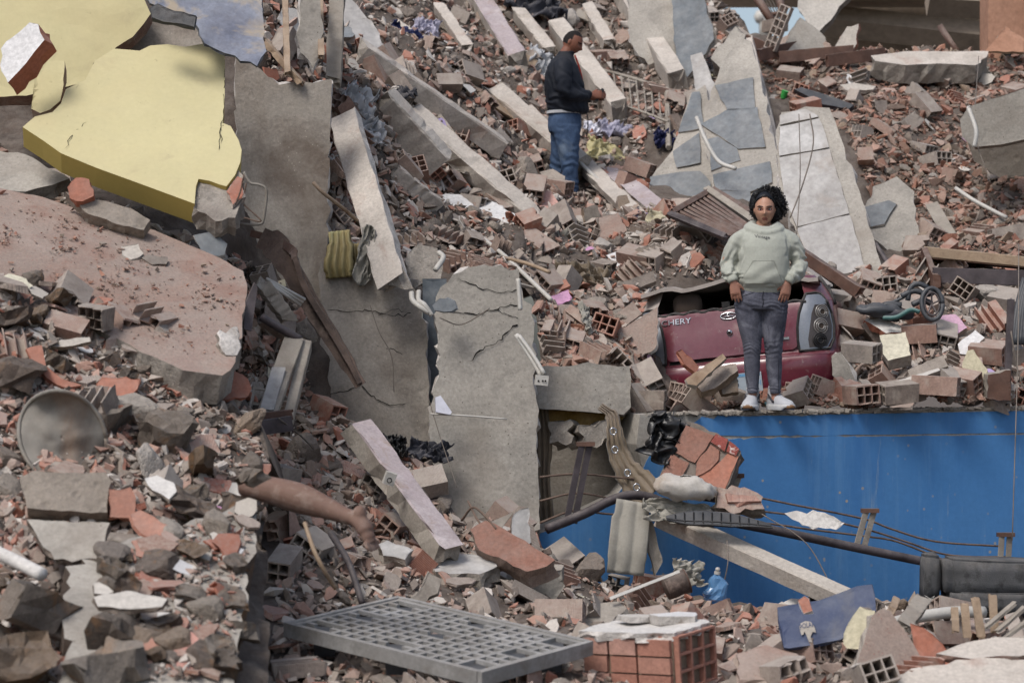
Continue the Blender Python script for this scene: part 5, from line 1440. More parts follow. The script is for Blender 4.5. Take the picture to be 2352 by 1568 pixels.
for xs in ((-.16, -.135, -.118, -.106), (.10, .098, .097, .103)):
    MB().tube([jpt(xs[0] + (xs[-1] - xs[0]) * t, .36 - .23 * t, .001) for t in np.linspace(0, 1, 12)], .002, 5).build("side_seam", M['denim_dark'], jean)
# sneakers
def shoe(x, yaw, nm="sneaker"):
    s_ = empty(nm, (x, .03, .003)); s_.parent = wp; s_.rotation_euler = (0, 0, yaw); s_.scale = (1.22, 1.1, 1.2)
    mb = MB()
    prof = [(.075, .030, .075, .055), (.06, .036, .088, .05), (.02, .038, .100, .055), (-.02, .040, .088, .045), (-.06, .044, .070, .036), (-.11, .047, .058, .030), (-.15, .045, .050, .026), (-.18, .034, .038, .020), (-.197, .016, .026, .014)]
    rows = []
    for (y, w, h, _) in prof:
        rows.append([Vector((w * math.copysign(abs(math.cos(t)) ** .8, math.cos(t)), y, .022 + (h - .012) * max(0, math.sin(t)) if math.sin(t) > 0 else .02)) for t in np.linspace(0, 2 * PI, 19)[:-1]])
    mb.grid(rows, 0, True); mb.add(rows[0], [tuple(range(18))]); mb.add(rows[-1], [tuple(range(17, -1, -1))])
    mb.tube([Vector((0, .03, .07)), Vector((0, .025, .12)), Vector((0, .02, .135))], [.042, .040, .041], 14)
    up = mb.build("upper", M['shoe_white'], s_, True); remesh(up, .005, 3, .5)
    sol = MB(); rows = []
    for z, k in ((-.004, 1.02), (.012, 1.08), (.026, 1.05), (.030, .98)):
        out = [(w * k, y) for (y, w, h, _) in prof] ; ring = [Vector((a, b - .004 * (k > 1.03), z + (.018 if b < -.17 else 0) * (z < .01))) for a, b in out] + [Vector((-a, b - .004 * (k > 1.03), z + (.018 if b < -.17 else 0) * (z < .01))) for a, b in out[::-1]]
        rows.append(ring)
    sol.grid(rows, 0, True); sol.add(rows[0], [tuple(range(len(rows[0])))]); sol.add(rows[-1], [tuple(range(len(rows[0])))])
    so = sol.build("sole", M['shoe_sole'], s_, True)
    tb = MB(); tb.tube([Vector((-.034, -.165, .013)), Vector((-.020, -.192, .016)), Vector((0, -.206, .018)), Vector((.020, -.192, .016)), Vector((.034, -.165, .013))], [(.008, .012)] * 5, 8); tb.build("toe_cap", M['gum'], so, True)
    lc = MB()
    for i in range(5):
        y = -.012 - .022 * i; h = .088 - .0085 * i
        lc.tube([Vector((-.028, y, h - .014)), Vector((0, y - .01, h + .002)), Vector((.028, y + .004, h - .014))], .0028, 5)
    lc.tube([Vector((0, .0, .098)), Vector((-.03, -.01, .108)), Vector((-.042, -.005, .092)), Vector((-.01, -.004, .094))], .0026, 5); lc.tube([Vector((0, .0, .098)), Vector((.03, -.012, .106)), Vector((.040, -.008, .09)), Vector((.01, -.004, .094))], .0026, 5)
    lc.build("laces", M['shoe_white'], up, True)
    for sg in (-1, 1): MB().tube([Vector((sg * .040, .03, .09)), Vector((sg * .041, -.01, .06)), Vector((sg * .046, -.05, .045))], .006, 6).build("side_stripe", M['shoe_dark'], up, True)
    MB().tube([Vector((-.03, .078, .03)), Vector((0, .088, .035)), Vector((.03, .078, .03))], .012, 6).build("heel", M['teal'], so, True)
shoe(-.085, math.radians(-14)); shoe(.092, math.radians(24))

# ---- the man, in profile, looking down at what he holds
mp = empty("person", W(1300, 478, 23.75)); tag(mp, "man in a navy jacket and blue jeans looking down at his phone", "person")
mb = MB()
MH = Vector((.062, 0, 1.625))
RM = head(mb, MH, .076, .100, .122, yaw=math.radians(78), pitch=math.radians(26), fem=False, nu=64, nv=48)
mb.tube([Vector((-.035, 0, 1.42)), Vector((-.012, 0, 1.50)), Vector((.03, 0, 1.575)), Vector((.05, 0, 1.62))], [.085, .064, .058, .06], 14)
loft(mb, [(0, 0, .8, .10, .15), (0, 0, 1.0, .12, .16), (-.02, 0, 1.25, .12, .18), (-.03, 0, 1.42, .09, .15)])
for sg in (-1, 1):
    mb.tube([Vector((-.03, sg * .17, 1.40)), Vector((-.02, sg * .22, 1.16)), Vector((.10, sg * .18, 1.09)), Vector((.235, sg * .07, 1.095))], [.05, .042, .038, .027], 10)
    mb.tube([Vector((-.01, sg * .09, .82)), Vector((.0 if sg < 0 else -.06, sg * .10, .45)), Vector((.03 if sg < 0 else -.07, sg * .10, .05))], [.08, .055, .04], 10)
hand(mb, (.245, -.065, 1.10), (1, .25, .12), (.0, .25, 1), (.1, -1, .3), .9, 1.1)
hand(mb, (.245, .065, 1.09), (1, -.25, .1), (0, -.25, 1), (.1, 1, .3), .9, 1.1)
mbody = joined("body", mb, M['skin_m'], .006, mp, 1, .4)
RMI = RM.transposed()
def fm2(c, n):
    if c.z < 1.45: return 0
    q = RMI @ (c - MH); x, y, z = q.x / .076, q.y / .1, q.z / .122
    if z > .62 - .1 * y or (y > -.02 + .25 * (z < .15) and z > -.28 and abs(x) < 1.02): return 1
    if y < -.3 and .16 < abs(x) < .74 and abs(z - .2) < .05: return 1
    if y < -.3 and (abs(x) - .43) ** 2 / .07 + (z - .03) ** 2 / .010 < 1: return 2
    return 0
facemats(mbody, fm2, [M['hair_short'], M['under_eye']])
mb = MB()
loft(mb, [(.024, 0, .925, .180, .185), (.022, 0, .96, .205, .20), (.008, 0, 1.03, .205, .215), (-.004, 0, 1.12, .205, .222), (-.018, 0, 1.22, .195, .225), (-.03, 0, 1.32, .175, .222), (-.034, 0, 1.40, .145, .20), (-.025, 0, 1.455, .11, .14), (-.008, 0, 1.50, .085, .09), (.005, 0, 1.535, .080, .082)], 28, 2.3)
for sg in (-1, 1):
    mb.tube(spline([Vector((-.035, sg * .14, 1.40)), Vector((-.035, sg * .215, 1.33)), Vector((-.03, sg * .245, 1.21)), Vector((.0, sg * .235, 1.115)), Vector((.09, sg * .185, 1.085)), Vector((.175, sg * .115, 1.09)), Vector((.228, sg * .078, 1.098))], 4), [.085] * 5 + [.083] * 4 + [.078] * 4 + [.070] * 4 + [.060] * 4 + [.052] * 4, 16)
mj = joined("jacket", mb, M['navy'], .010, mp, 3, .5)
wrinkle(mj, lambda c: .007 * math.sin(c.z * 50 + c.x * 40 + 9 * fbm(c * 5, 2)) * (.35 + .65 * math.exp(-((c.z - 1.1) / .1) ** 2)))
MB().tube([Vector((.085 + .01 * math.sin(t * 3), -.03, 1.50 - .28 * t)) + Vector((.08 * t, 0, 0)) for t in np.linspace(0, 1, 8)], .009, 6).build("open_zip", M['red_trim'], mj, True)
MB().tube([Vector((.20, -.02, .955)), Vector((.215, -.03, .86)), Vector((.212, -.03, .76)), Vector((.20, -.03, .70))], [(.014, .006)] * 4, 6).build("strap", M['black_plastic'], mj, True)
mb = MB(); loft(mb, [(-.02, 0, .922, .172, .183), (-.012, 0, .95, .178, .19)], 24); mb.build("shirt_hem", M['cloth_white'], mp, True)
mb = MB()
loft(mb, [(-.01, 0, .93, .160, .17), (-.012, 0, .87, .165, .178), (-.014, 0, .80, .168, .185), (-.012, 0, .74, .155, .18)], 26, 2.2)
loft(mb, [(.055, -.10, -.06, .075, .075), (.05, -.10, .05, .072, .072), (.042, -.10, .2, .078, .078), (.035, -.10, .38, .084, .084), (.022, -.095, .55, .105, .10), (.005, -.088, .74, .135, .105), (0, -.085, .80, .14, .105)], 20, 2.1)
loft(mb, [(-.115, .10, -.06, .07, .07), (-.11, .10, .1, .068, .07), (-.095, .10, .3, .075, .08), (-.075, .10, .42, .085, .085), (-.045, .095, .58, .105, .1), (-.015, .088, .74, .135, .105), (-.01, .085, .80, .14, .105)], 20, 2.1)
mjn = joined("jeans", mb, M['denim_blue'], .009, mp, 3, .5)
wrinkle(mjn, lambda c: .006 * math.sin(c.z * 62 + c.x * 30 + 9 * fbm(c * 5, 2)) * (.3 + .7 * math.exp(-((c.z - .35) / .18) ** 2)))
for sg, x in ((-1, .085), (1, -.09)):
    q = MB(); blob(q, (x, sg * .1, -.02), (.14, .05, .05), 8); q.build("shoe", M['cloth_dark'], mp, True)
ph = MB().box(W(1377, 219, 23.75), (.03, .07, .14), rot=(0, .5, 0)).build("phone", M['black_plastic']); tag(ph, "dark phone held in the man's hands", "phone")

# ---- the bare leg lying at the edge of the near mound
lg = empty("person", W(700, 1190, 12.6)); tag(lg, "bare lower leg and foot of someone lying buried in the near rubble", "person")
mb = MB()
pk_ = lambda x, y, Y: W(x, y, Y) - lg.location
kk = K * 12.6
mb.tube(spline([pk_(560, 1112, 12.8), pk_(640, 1130, 12.7), pk_(700, 1148, 12.62), pk_(755, 1168, 12.56), pk_(800, 1186, 12.5), pk_(828, 1192, 12.48)], 4), [r * kk for r in [27, 28, 30, 32, 33, 34, 35, 35, 34, 32, 30, 27, 25, 23, 21, 19, 18, 17, 18, 19, 19]], 18)
blob(mb, pk_(826, 1182, 12.48), (17 * kk, 20 * kk, 22 * kk), 10)
mb.tube(spline([pk_(812, 1188, 12.5), pk_(831, 1202, 12.46), pk_(842, 1224, 12.44), pk_(851, 1246, 12.43)], 4), [(20 * kk, 19 * kk)] * 4 + [(22 * kk, 18 * kk)] * 4 + [(19 * kk, 14 * kk)] * 3 + [(17 * kk, 11 * kk)] * 2, 14)
for i in range(5):
    dx = (i - 2) * .02
    mb.tube([pk_(849, 1243, 12.43) + Vector((dx * .55, dx, 0)), pk_(855, 1256, 12.42) + Vector((dx * .6, dx * 1.1, 0)), pk_(861, 1266 - 2 * abs(i - 1), 12.42) + Vector((dx * .6, dx * 1.1, 0))], [.013, .012, .008], 8)
M['skin_dust'] = skin_mat("dusty_skin", ["#7c6357", "#735a4f", "#8a786d"], .75, [("#5f4a40", 9., .52, .72, .5), ("#9a8c82", 13., .58, .7, .5)])
lb = joined("body", mb, M['skin_dust'], .006, lg, 3, .5)
# ------------------------------------------------------------------ hand-placed debris and props
def qp(name, poly, Y, n, th, mats, label, cat, jagv=(.05, .008), T=None, lift=.15, kind=None, relief=.008, group=None):
    cx = sum(p[0] for p in poly) / len(poly); cy = sum(p[1] for p in poly) / len(poly)
    if Y is None: Y = TY(cx, cy, lift, T)
    return plate(name, poly, (cx, cy, Y), n, th, mats, jagv, label=label, cat=cat, kind=kind, relief=relief, group=group)

def lattice(xs, ys, solid, z0, z1):
    mb = MB(); nx, ny = len(xs), len(ys)
    I = lambda e, i, j: e * nx * ny + i * ny + j
    vs = [Vector((xs[i], ys[j], z)) for z in (z0, z1) for i in range(nx) for j in range(ny)]
    fs = []
    for i in range(nx - 1):
        for j in range(ny - 1):
            if not solid(i, j): continue
            fs.append((I(1, i, j), I(1, i + 1, j), I(1, i + 1, j + 1), I(1, i, j + 1))); fs.append((I(0, i, j), I(0, i, j + 1), I(0, i + 1, j + 1), I(0, i + 1, j)))
            for di, dj, a, b in ((-1, 0, (i, j + 1), (i, j)), (1, 0, (i + 1, j), (i + 1, j + 1)), (0, -1, (i, j), (i + 1, j)), (0, 1, (i + 1, j + 1), (i, j + 1))):
                ii, jj = i + di, j + dj
                if not (0 <= ii < nx - 1 and 0 <= jj < ny - 1) or not solid(ii, jj):
                    fs.append((I(0, *a), I(0, *b), I(1, *b), I(1, *a)))
    return mb.add(vs, fs)

def cloth(name, px, py, Y, w, h, R, mat, label, cat, amp=.05, fold=7., seed=0, nu=34, nv=26, parent=None, shape=None, slump=0.):
    """crumpled sheet; R = euler of its plane, amp = fold depth"""
    off = Vector((seed * 7.7, seed * 3.3, seed)); rows = []
    Rm = Euler(R).to_matrix()
    for i in range(nv):
        v = i / (nv - 1) - .5; row = []
        for j in range(nu):
            u = j / (nu - 1) - .5
            p = Vector((u * w, v * h, 0))
            q = Vector((u * 2.2, v * 2.2, 0)) + off
            wob = Vector((fbm(q * 1.3, 2), fbm(q * 1.3 + Vector((9, 0, 0)), 2), 0)) * .18
            p += Vector((wob.x * w, wob.y * h, 0))
            rdg = 1 - abs(math.sin(fold * (u * .9 + .5 * fbm(q, 2)) + 3 * fbm(q * 1.7, 2)))
            p.z = amp * (rdg * 1.5 + fbm(q * 1.6, 2) * .7) - slump * (u * u + v * v) * 4
            row.append(Rm @ p)
        rows.append(row)
    mb = MB().grid(rows)
    me = mb.mesh(name, mat, True)
    o = put(name, me, parent, W(px, py, Y))
    m = o.modifiers.new("t", 'SOLIDIFY'); m.thickness = .006
    return tag(o, label, cat)

# ---- pallet
pn, pr, plf = W(1105, 1545, 11.9), W(1355, 1475, 12.55), W(650, 1435, 12.75)
ux, uy = (pr - pn), (plf - pn); LU, LV = ux.length, uy.length; ux.normalize(); uy = (uy - ux * uy.dot(ux)).normalized(); uz = ux.cross(uy); uz = uz if uz.z > 0 else -uz
pal = empty("pallet", pn); tag(pal, "grey plastic pallet with slotted deck in the near centre", "pallet")
pal.rotation_mode = 'QUATERNION'; pal.rotation_quaternion = Matrix((ux, uy, ux.cross(uy))).transposed().to_quaternion()
sgn = 1 if ux.cross(uy).z > 0 else -1
def edges(n, L, a, b):
    c = (L - 2 * .045 - (n - 1) * a) / n; xs = [0, .045]; x = .045
    for i in range(n):
        x += c; xs.append(x)
        if i < n - 1: x += a; xs.append(x)
    return xs + [L]
xs, ys = edges(10, LU, .026, 0), edges(15, LV, .026, 0)
big = [(a, b) for a in (1, 9, 17) for b in (1, 14, 26)]
def psolid(i, j):
    for a, b in big:
        if a <= i <= a + 2 and b <= j <= b + 2: return False
    return not (i % 2 == 1 and j % 2 == 1) or i >= len(xs) - 2 or j >= len(ys) - 2
lattice(xs, ys, psolid, -.022 * 1, .0).build("deck", M['grey_plastic'], pal)
for a, b, c, d in ((LU / 2, 0, LU + .02, .03), (LU / 2, LV, LU + .02, .03), (0, LV / 2, .03, LV - .032), (LU, LV / 2, .03, LV - .032)):
    MB().box((a, b, sgn * -.028), (c, d, .075)).build("rim", M['grey_plastic'], pal)
for a in (.14, .5, .86):
    for b in (.12, .5, .88):
        mb = MB(); x, y = a * LU, b * LV
        mb.tube([Vector((x, y, sgn * -.02)), Vector((x, y, sgn * -.15))], [.095, .075], 4, upv=(1, 0, 0)); mb.build("foot", M['charcoal_plastic'], pal)

# ---- masonry block with white plaster top
mk = empty("masonry_block", W(1498, 1566, 12.75), (math.radians(3), math.radians(-2), math.radians(-34))); tag(mk, "brick masonry block with thick white plaster top beside the pallet", "masonry")
BW, BD, BH = .56, .46, .30
MB().box((0, 0, BH / 2 - .02), (BW - .03, BD - .03, BH - .06)).build("mortar", M['chunk'], mk)
M['clean_brick'] = stone("orange_brick", ["#ad8070", "#b48c7e", "#a67666"], rnd='obj', var=.2, nscale=8, fine=50, dust=.15, bump=.3, bscale=40)
for r in range(3):
    for c in range(3):
        off = .08 if r % 2 else 0
        w_ = .155 if not (c == 0 and r % 2) else .14
        put("brick", MB().box((0, 0, 0), (w_ + (.035 if c == 2 else 0), .03, .082)).mesh("brick", M['clean_brick']), mk, (-BW / 2 + .085 + c * .17 + (.018 if c == 2 else 0), -BD / 2 + .005 + RNG.uniform(-.004, .004), .04 + r * .092))
xs_ = [0]; 
for i in range(4): xs_ += [xs_[-1] + .012, xs_[-1] + .012 + .082] if i < 3 else [xs_[-1] + .012]
lat = lattice(xs_[:8], xs_[:8], lambda i, j: not (i % 2 == 1 and j % 2 == 1), 0, .12)
me = lat.mesh("hollow_course", M['clean_brick'])
o = put("hollow_course", me, mk, (BW / 2 - .105, -BD / 2 + .025, .0)); o.scale = (1.32, .96, 1); o.rotation_euler = (PI / 2, 0, PI / 2)
pts = [Vector(p) for p in ((-.29, -.24, BH), (-.1, -.25, BH), (.12, -.24, BH), (.27, -.20, BH), (.28, .05, BH), (.24, .22, BH), (0, .25, BH), (-.25, .2, BH), (-.31, .0, BH))]
plate_mesh(pts, Vector((0, 0, 1)), .045, (.05, .012), relief=.012).build("plaster_top", [M['plaster'], M['white_edge']], mk)
for dx, dy, s_ in ((-.12, .1, .22), (.08, .16, .30)):
    o = put("plaster_shard", shard_mesh("plaster_shard", random.Random(int(dx * 100) + 77), [M['plaster'], M['white_edge']], th=.14), None, mk.location + Euler(mk.rotation_euler).to_matrix() @ Vector((dx, dy, BH + .02)))
    o.scale = (s_,) * 3; tag(o, "small white plaster flake on the masonry block" if dx < 0 else "larger white plaster flake on the masonry block", "plaster")

# ---- things along the blue wall
cloth("black_plastic_sheet", 1545, 1020, 17.15, .42, .34, (1.35, .5, .25), M['black_plastic'], "black plastic bag crumpled behind the tilted masonry chunk", "plastic bag", .06, 9, 3)
M['sackcloth'] = plain("dirty_sackcloth", ["#b5aea3", "#c2bdb6", "#9c9084"], rough=.9, var=.25, nscale=6, dust=.2, bump=.3, bscale=80)
sk = MB(); blob(sk, (0, 0, 0), (.215, .10, .085), 16)
o = sk.build("sack", M['cloth_white'], None, True); o.location = W(1568, 1146, 16.72); o.rotation_euler = (.1, .12, .1)
wrinkle(o, lambda c: .016 * math.sin(c.x * 45 + 7 * fbm(c * 9, 2)) * min(1, abs(c.x) * 7) + .022 * fbm(c * 7, 3)); o.data.materials[0] = M['sackcloth']; tag(o, "dirty white stuffed sack lying on the handrail", "sack")
cloth("grey_rag", 1555, 1176, 16.75, .5, .16, (1.0, .1, .1), M['cloth_grey'], "greenish grey rag under the white sack", "rag", .03, 6, 5)
tr = empty("bumper_trim", W(1650, 1205, 16.6)); tag(tr, "black ribbed plastic bumper trim lying over the white post", "trim")
rows = []
for t in np.linspace(0, 1, 24):
    x = 1530 + 242 * t; y = 1188 - 10 * math.sin(t * PI) + 18 * t; c = W(x, y, 16.55) - tr.location; h = .10 * math.sin(min(1, t * 3 + .15) * PI / 2) * (1 - .75 * max(0, t - .6) / .4)
    rows.append([c + Vector((0, .05, h * .35)), c + Vector((0, 0, h * .3)), c + Vector((0, -.01, -h * .35)), c + Vector((0, -.07, -h * .55)), c + Vector((0, -.05, -h * .62))])
MB().grid(rows).build("shell", M['charcoal_plastic'], tr, True)
for i in range(2, 22, 2): MB().tube([rows[i][k] + Vector((0, -.004, .0)) for k in range(1, 4)], .005, 5).build("rib", M['black_plastic'], tr)
for k in (2, 3): MB().tube([r[k] + Vector((0, -.004, .004)) for r in rows], .006, 5).build("lip", M['black_plastic'], tr)
# curtain with eyelets, hanging cloths
def ribbon(name, pts, w, mat, label, cat, folds=5, fa=.02, seed=1):
    P = spline([W(*p) for p in pts], 6); rows = []
    for i, p in enumerate(P):
        d = (P[min(i + 1, len(P) - 1)] - P[max(i - 1, 0)]).normalized(); s_ = d.cross(Vector((0, -1, 0))).normalized()
        ww = w[min(i * len(w) // len(P), len(w) - 1)]
        rows.append([p + s_ * (ww * (u - .5)) + Vector((0, -fa * abs(math.sin(folds * PI * u + .8 * fbm(p * 3 + Vector((seed, 0, 0)), 2))), 0)) for u in np.linspace(0, 1, 30)])
    o = MB().grid(rows).build(name, mat, None, True); tag(o, label, cat)
    m = o.modifiers.new("t", 'SOLIDIFY'); m.thickness = .004
    return o, rows
cu, rows = ribbon("curtain", [(1378, 932, 17.3), (1405, 955, 17.2), (1412, 1000, 17.15), (1420, 1040, 17.15), (1440, 1080, 17.1), (1468, 1115, 17.05), (1492, 1140, 17.0)], [.06, .10, .12, .14, .16, .2, .24, .22], M['cloth_brown'], "brown curtain strip with metal eyelets hanging in the opening", "curtain", 4, .025)
for x, y in ((1408, 990), (1412, 1032), (1441, 1085), (1462, 1118)):
    c = W(x, y, 17.02) - cu.location
    MB().tube([c + Vector((.022 * math.cos(t), -.02, .024 * math.sin(t))) for t in np.linspace(0, 2 * PI, 17)], .006, 6).build("eyelet", M['chrome'], cu, True)
ribbon("curtain_rag", [(780, 530, 17.75), (782, 570, 17.65), (778, 610, 17.6), (780, 638, 17.6)], [.16, .2, .22, .2], M['cloth_yellow'], "yellow-green patterned cloth hanging beside the stained slab", "curtain rag", 4, .05, 8)
ribbon("curtain_rag", [(815, 560, 17.85), (818, 600, 17.75), (815, 648, 17.7)], [.1, .13, .12], M['cloth_yellow'], "shorter yellow-green cloth end right of the patterned one", "curtain rag", 3, .05, 9)
ribbon("hanging_cloth", [(1245, 930, 17.6), (1250, 1000, 17.6), (1248, 1100, 17.6), (1255, 1205, 17.6)], [.08, .12, .10, .12], M['cloth_brown'], "dark brown cloth hanging at the left of the opening", "cloth", 3, .03, 4)
ribbon("stiff_cloth", [(1455, 1150, 16.8), (1448, 1200, 16.75), (1442, 1260, 16.7), (1436, 1318, 16.7)], [.24, .27, .27, .26], M['cloth_grey'], "stiff beige cloth hanging down in front of the blue wall", "cloth", 2.5, .02, 7)
qp("wall_strip", [(1488, 1190), (1500, 1200), (1522, 1290), (1505, 1320), (1490, 1250)], 16.8, (.3, -.9, .2), .03, [M['wood_grey'], M['wood_grey']], "peeling grey strip beside the stiff beige cloth", "strip", (.04, .006))
qp("paint_flake", [(1802, 1178), (1830, 1172), (1855, 1180), (1868, 1172), (1905, 1182), (1940, 1200), (1920, 1216), (1880, 1210), (1845, 1205), (1820, 1192)], 17.1, (-.1, -.9, .3), .008, [M['plaster'], M['plaster']], "ragged white flake caught on the handrail rods", "flake", (.03, .008))
bt = empty("water_jug", W(1642, 1375, 16.1), (0, .12, 0)); tag(bt, "crushed clear blue plastic bottle standing at the wall foot", "bottle")
M['blue_pet'] = plain("blue_clear_plastic", "#6c9fcf", rough=.15, var=.1, dust=.05, spec=.5, bump=.2, bscale=15)
M['blue_pet'].node_tree.nodes["Principled BSDF"].inputs["Transmission Weight"].default_value = .45
mb = MB(); loft(mb, [(0, 0, 0, .075, .055), (0, 0, .03, .088, .06), (.012, 0, .075, .070, .05), (.006, 0, .11, .080, .045), (.0, 0, .14, .055, .04), (-.005, 0, .158, .024, .022), (-.005, 0, .17, .017, .017)], 24, 2.6); o = mb.build("bottle_body", M['blue_pet'], bt, False)
wrinkle(o, lambda c: .012 * fbm(c * 16, 2) - .008 * abs(math.sin(c.z * 70 + c.x * 30)))
mb = MB(); loft(mb, [(-.005, 0, .165, .02, .02), (-.005, 0, .185, .022, .022)], 14); blob(mb, (-.005, 0, .2), (.016, .016, .014), 8); mb.build("cap", M['pvc'], bt, True)
# black upholstered seat
sf = empty("seat_cushion", W(2260, 1400, 16.4), (0, .03, .06)); tag(sf, "torn black upholstered seat lying at the foot of the blue wall", "seat")
def cushion(nm, c, s_, par, seed):
    bm = bmesh.new(); bmesh.ops.create_cube(bm, size=1.); bmesh.ops.bevel(bm, geom=bm.edges[:] , offset=.07, segments=2, affect='EDGES'); bmesh.ops.subdivide_edges(bm, edges=bm.edges[:], cuts=2, use_grid_fill=True)
    for v in bm.verts:
        p = Vector((v.co.x * s_[0], v.co.y * s_[1], v.co.z * s_[2])); v.co = p + p.normalized() * .018 * fbm(p * 6 + Vector((seed, 0, 0)), 3)
    me = bpy.data.meshes.new(nm); bm.to_mesh(me); bm.free(); me.materials.append(M['black_foam']); me.polygons.foreach_set("use_smooth", [True] * len(me.polygons))
    return put(nm, me, par, c)
cushion("backrest", (.10, 0, .23), (.80, .3, .24), sf, 1); cushion("base", (.12, -.02, .07), (.78, .34, .13), sf, 2); cushion("bolster", (-.37, .05, .20), (.10, .2, .34), sf, 3)
for i in range(14): wire_obj("thread", [W(2140, 1380, 16.2) + Vector((RNG.uniform(-.05, .06), RNG.uniform(-.03, .03), RNG.uniform(-.05, .04))) for _ in range(3)], .0016, M['pvc'], "white thread frayed from the black seat", "thread", "white threads frayed from the black seat", n=4, sub=3)

# ---- bottom right
M['navy_lid'] = plain("faded_navy_plastic", ["#33426a", "#3d4c70", "#565e72"], rough=.55, var=.3, nscale=4, dust=.15, stain=[("#7d7a74", 3., .58, .72, .5)])
lid_n = Vector((-.12, -.88, .36)).normalized()
lid = qp("cool_box_lid", [(1785, 1394), (1815, 1388), (1880, 1378), (1925, 1362), (1968, 1345), (2002, 1341), (2010, 1370), (2012, 1402), (1960, 1450), (1930, 1468), (1870, 1480), (1812, 1488), (1800, 1486)], 13.7, lid_n, .045, [M['navy_lid'], M['navy_lid']],
         "faded navy box lid with a worn pale logo", "box lid", (.06, .004), relief=.004)
def lidpt(x, y, off): return on_plane(x, y, W(1899, 1409, 13.7) + lid_n * off, lid_n) - lid.location
plate_mesh([lidpt(x, y, .006) for x, y in ((1836, 1437), (1840, 1430), (1850, 1425), (1862, 1427), (1869, 1435), (1874, 1452), (1866, 1450), (1862, 1460), (1863, 1468), (1866, 1475), (1858, 1472), (1852, 1458), (1848, 1448), (1845, 1456), (1841, 1458), (1838, 1448))], lid_n, .002, (.02, .002), mid=False).build("worn_logo", [M['plaster'], M['plaster']], lid)
tm = text_mesh("POLAR", .034, .0005, M['navy_lid'], "logo_text")
cx_, cy_ = lidpt(1855, 1440, .008), None; e1 = (lidpt(1870, 1436, .008) - lidpt(1840, 1442, .008)).normalized(); e2 = lid_n.cross(e1)
for v in tm.vertices: v.co = cx_ + e1 * (v.co.x * .82) + e2 * (v.co.y * 1.25 - 3.0 * v.co.x ** 2 + .014) + lid_n * v.co.z
put("logo_text", tm, lid)
qp("plaster_shard", [(1832, 1378), (1848, 1368), (1858, 1375), (1866, 1402), (1846, 1408)], 13.5, (-.1, -.85, .5), .02, [M['terracotta'], M['plaster']], "small orange brick shard lying on the navy lid", "brick shard", (.03, .004))
qp("wall_piece", [(2004, 1412), (2022, 1398), (2045, 1402), (2085, 1455), (2122, 1520), (2132, 1580), (1955, 1580), (1975, 1500)], 12.9, (.25, -.85, .45), .07, [M['concrete_pink'], M['chunk']], "large beige triangular wall piece standing in the near right heap", "wall piece", (.06, .008), kind="thing")
qp("holed_plaster_piece", [(1958, 1415), (1975, 1392), (2010, 1402), (1998, 1440), (1975, 1490), (1945, 1488), (1938, 1455)], 13.1, (-.3, -.85, .4), .08, [M['plaster_yellow'], M['chunk']], "pale plaster lump with a round hole leaning on the navy lid", "plaster", (.04, .012))
qp("terracotta_slab", [(2090, 1430), (2120, 1440), (2165, 1478), (2180, 1500), (2168, 1545), (2140, 1560), (2100, 1490)], 12.9, (-.5, -.75, .3), .05, [M['terracotta'], M['brick']], "dark terracotta slab leaning beside the beige triangular piece", "slab", (.05, .012), kind="thing")
wire_obj("plastic_pipe", [(2020, 1438, 14.0), (2090, 1420, 14.1), (2180, 1406, 14.2), (2260, 1405, 14.3)], .035, M['pvc'], "thick white plastic pipe lying in the near right heap", "pipe", n=12)
for i, (a, b, w_) in enumerate((((2195, 1450), (2192, 1398), .045), ((2222, 1462), (2215, 1388), .05), ((2254, 1462), (2240, 1374), .05), ((2284, 1450), (2280, 1366), .05))):
    beam("wooden_stake", (*a, 13.9), (*b, 13.95), w_, .02, [M['wood']] * 3, ["shortest", "second shortest", "broad", "tallest"][i] + " upright wooden slat in the row at the lower right", "slat", up=(0, -1, .1), rough=.002, segs=4)
for i, (a, b) in enumerate((((2290, 1450), (2352, 1395)), ((2300, 1470), (2380, 1410)), ((2265, 1440), (2330, 1385)))):
    beam("wooden_stake", (*a, 13.8), (*b, 13.9), .04, .02, [M['wood_grey']] * 3, ["middle", "lowest", "highest"][i] + " slanted grey slat behind the upright slats", "slat", group="slanted grey slats at the lower right", rough=.002, segs=4)
beam("timber", (2075, 1438, 13.6), (2118, 1380, 13.9), .10, .06, [M['wood_grey']] * 3, "grooved grey timber end sticking up in front of the blue wall", "timber", up=(0, -.8, .5), rough=.005)
beam("timber", (2035, 1430, 13.7), (2058, 1378, 13.9), .05, .05, [M['wood']] * 3, "dark round timber stub beside the grooved timber", "timber", up=(0, -.8, .5), rough=.004)
wp_ = qp("plaster_slab", [(2150, 1500), (2200, 1480), (2290, 1462), (2420, 1460), (2420, 1500), (2300, 1505), (2230, 1512)], 12.7, (-.05, -.45, .9), .05, [M['joist'], M['brick']], "white plaster slab over hollow bricks at the right edge", "slab", (.06, .01), kind="thing")
qp("plaster_slab", [(2020, 1560), (2120, 1530), (2250, 1508), (2420, 1518), (2420, 1600), (2020, 1620)], 12.1, (-.05, -.5, .87), .06, [M['joist'], M['brick']], "lowest white plaster slab in the right corner", "slab", (.06, .012), kind="thing")
qp("wall_piece", [(1690, 1500), (1760, 1480), (1830, 1500), (1880, 1530), (1800, 1560), (1700, 1560)], 12.6, (.0, -.5, .87), .05, [M['concrete_pink'], M['brick']], "flat dusty wall piece below the navy lid", "wall piece", (.06, .012), kind="thing")

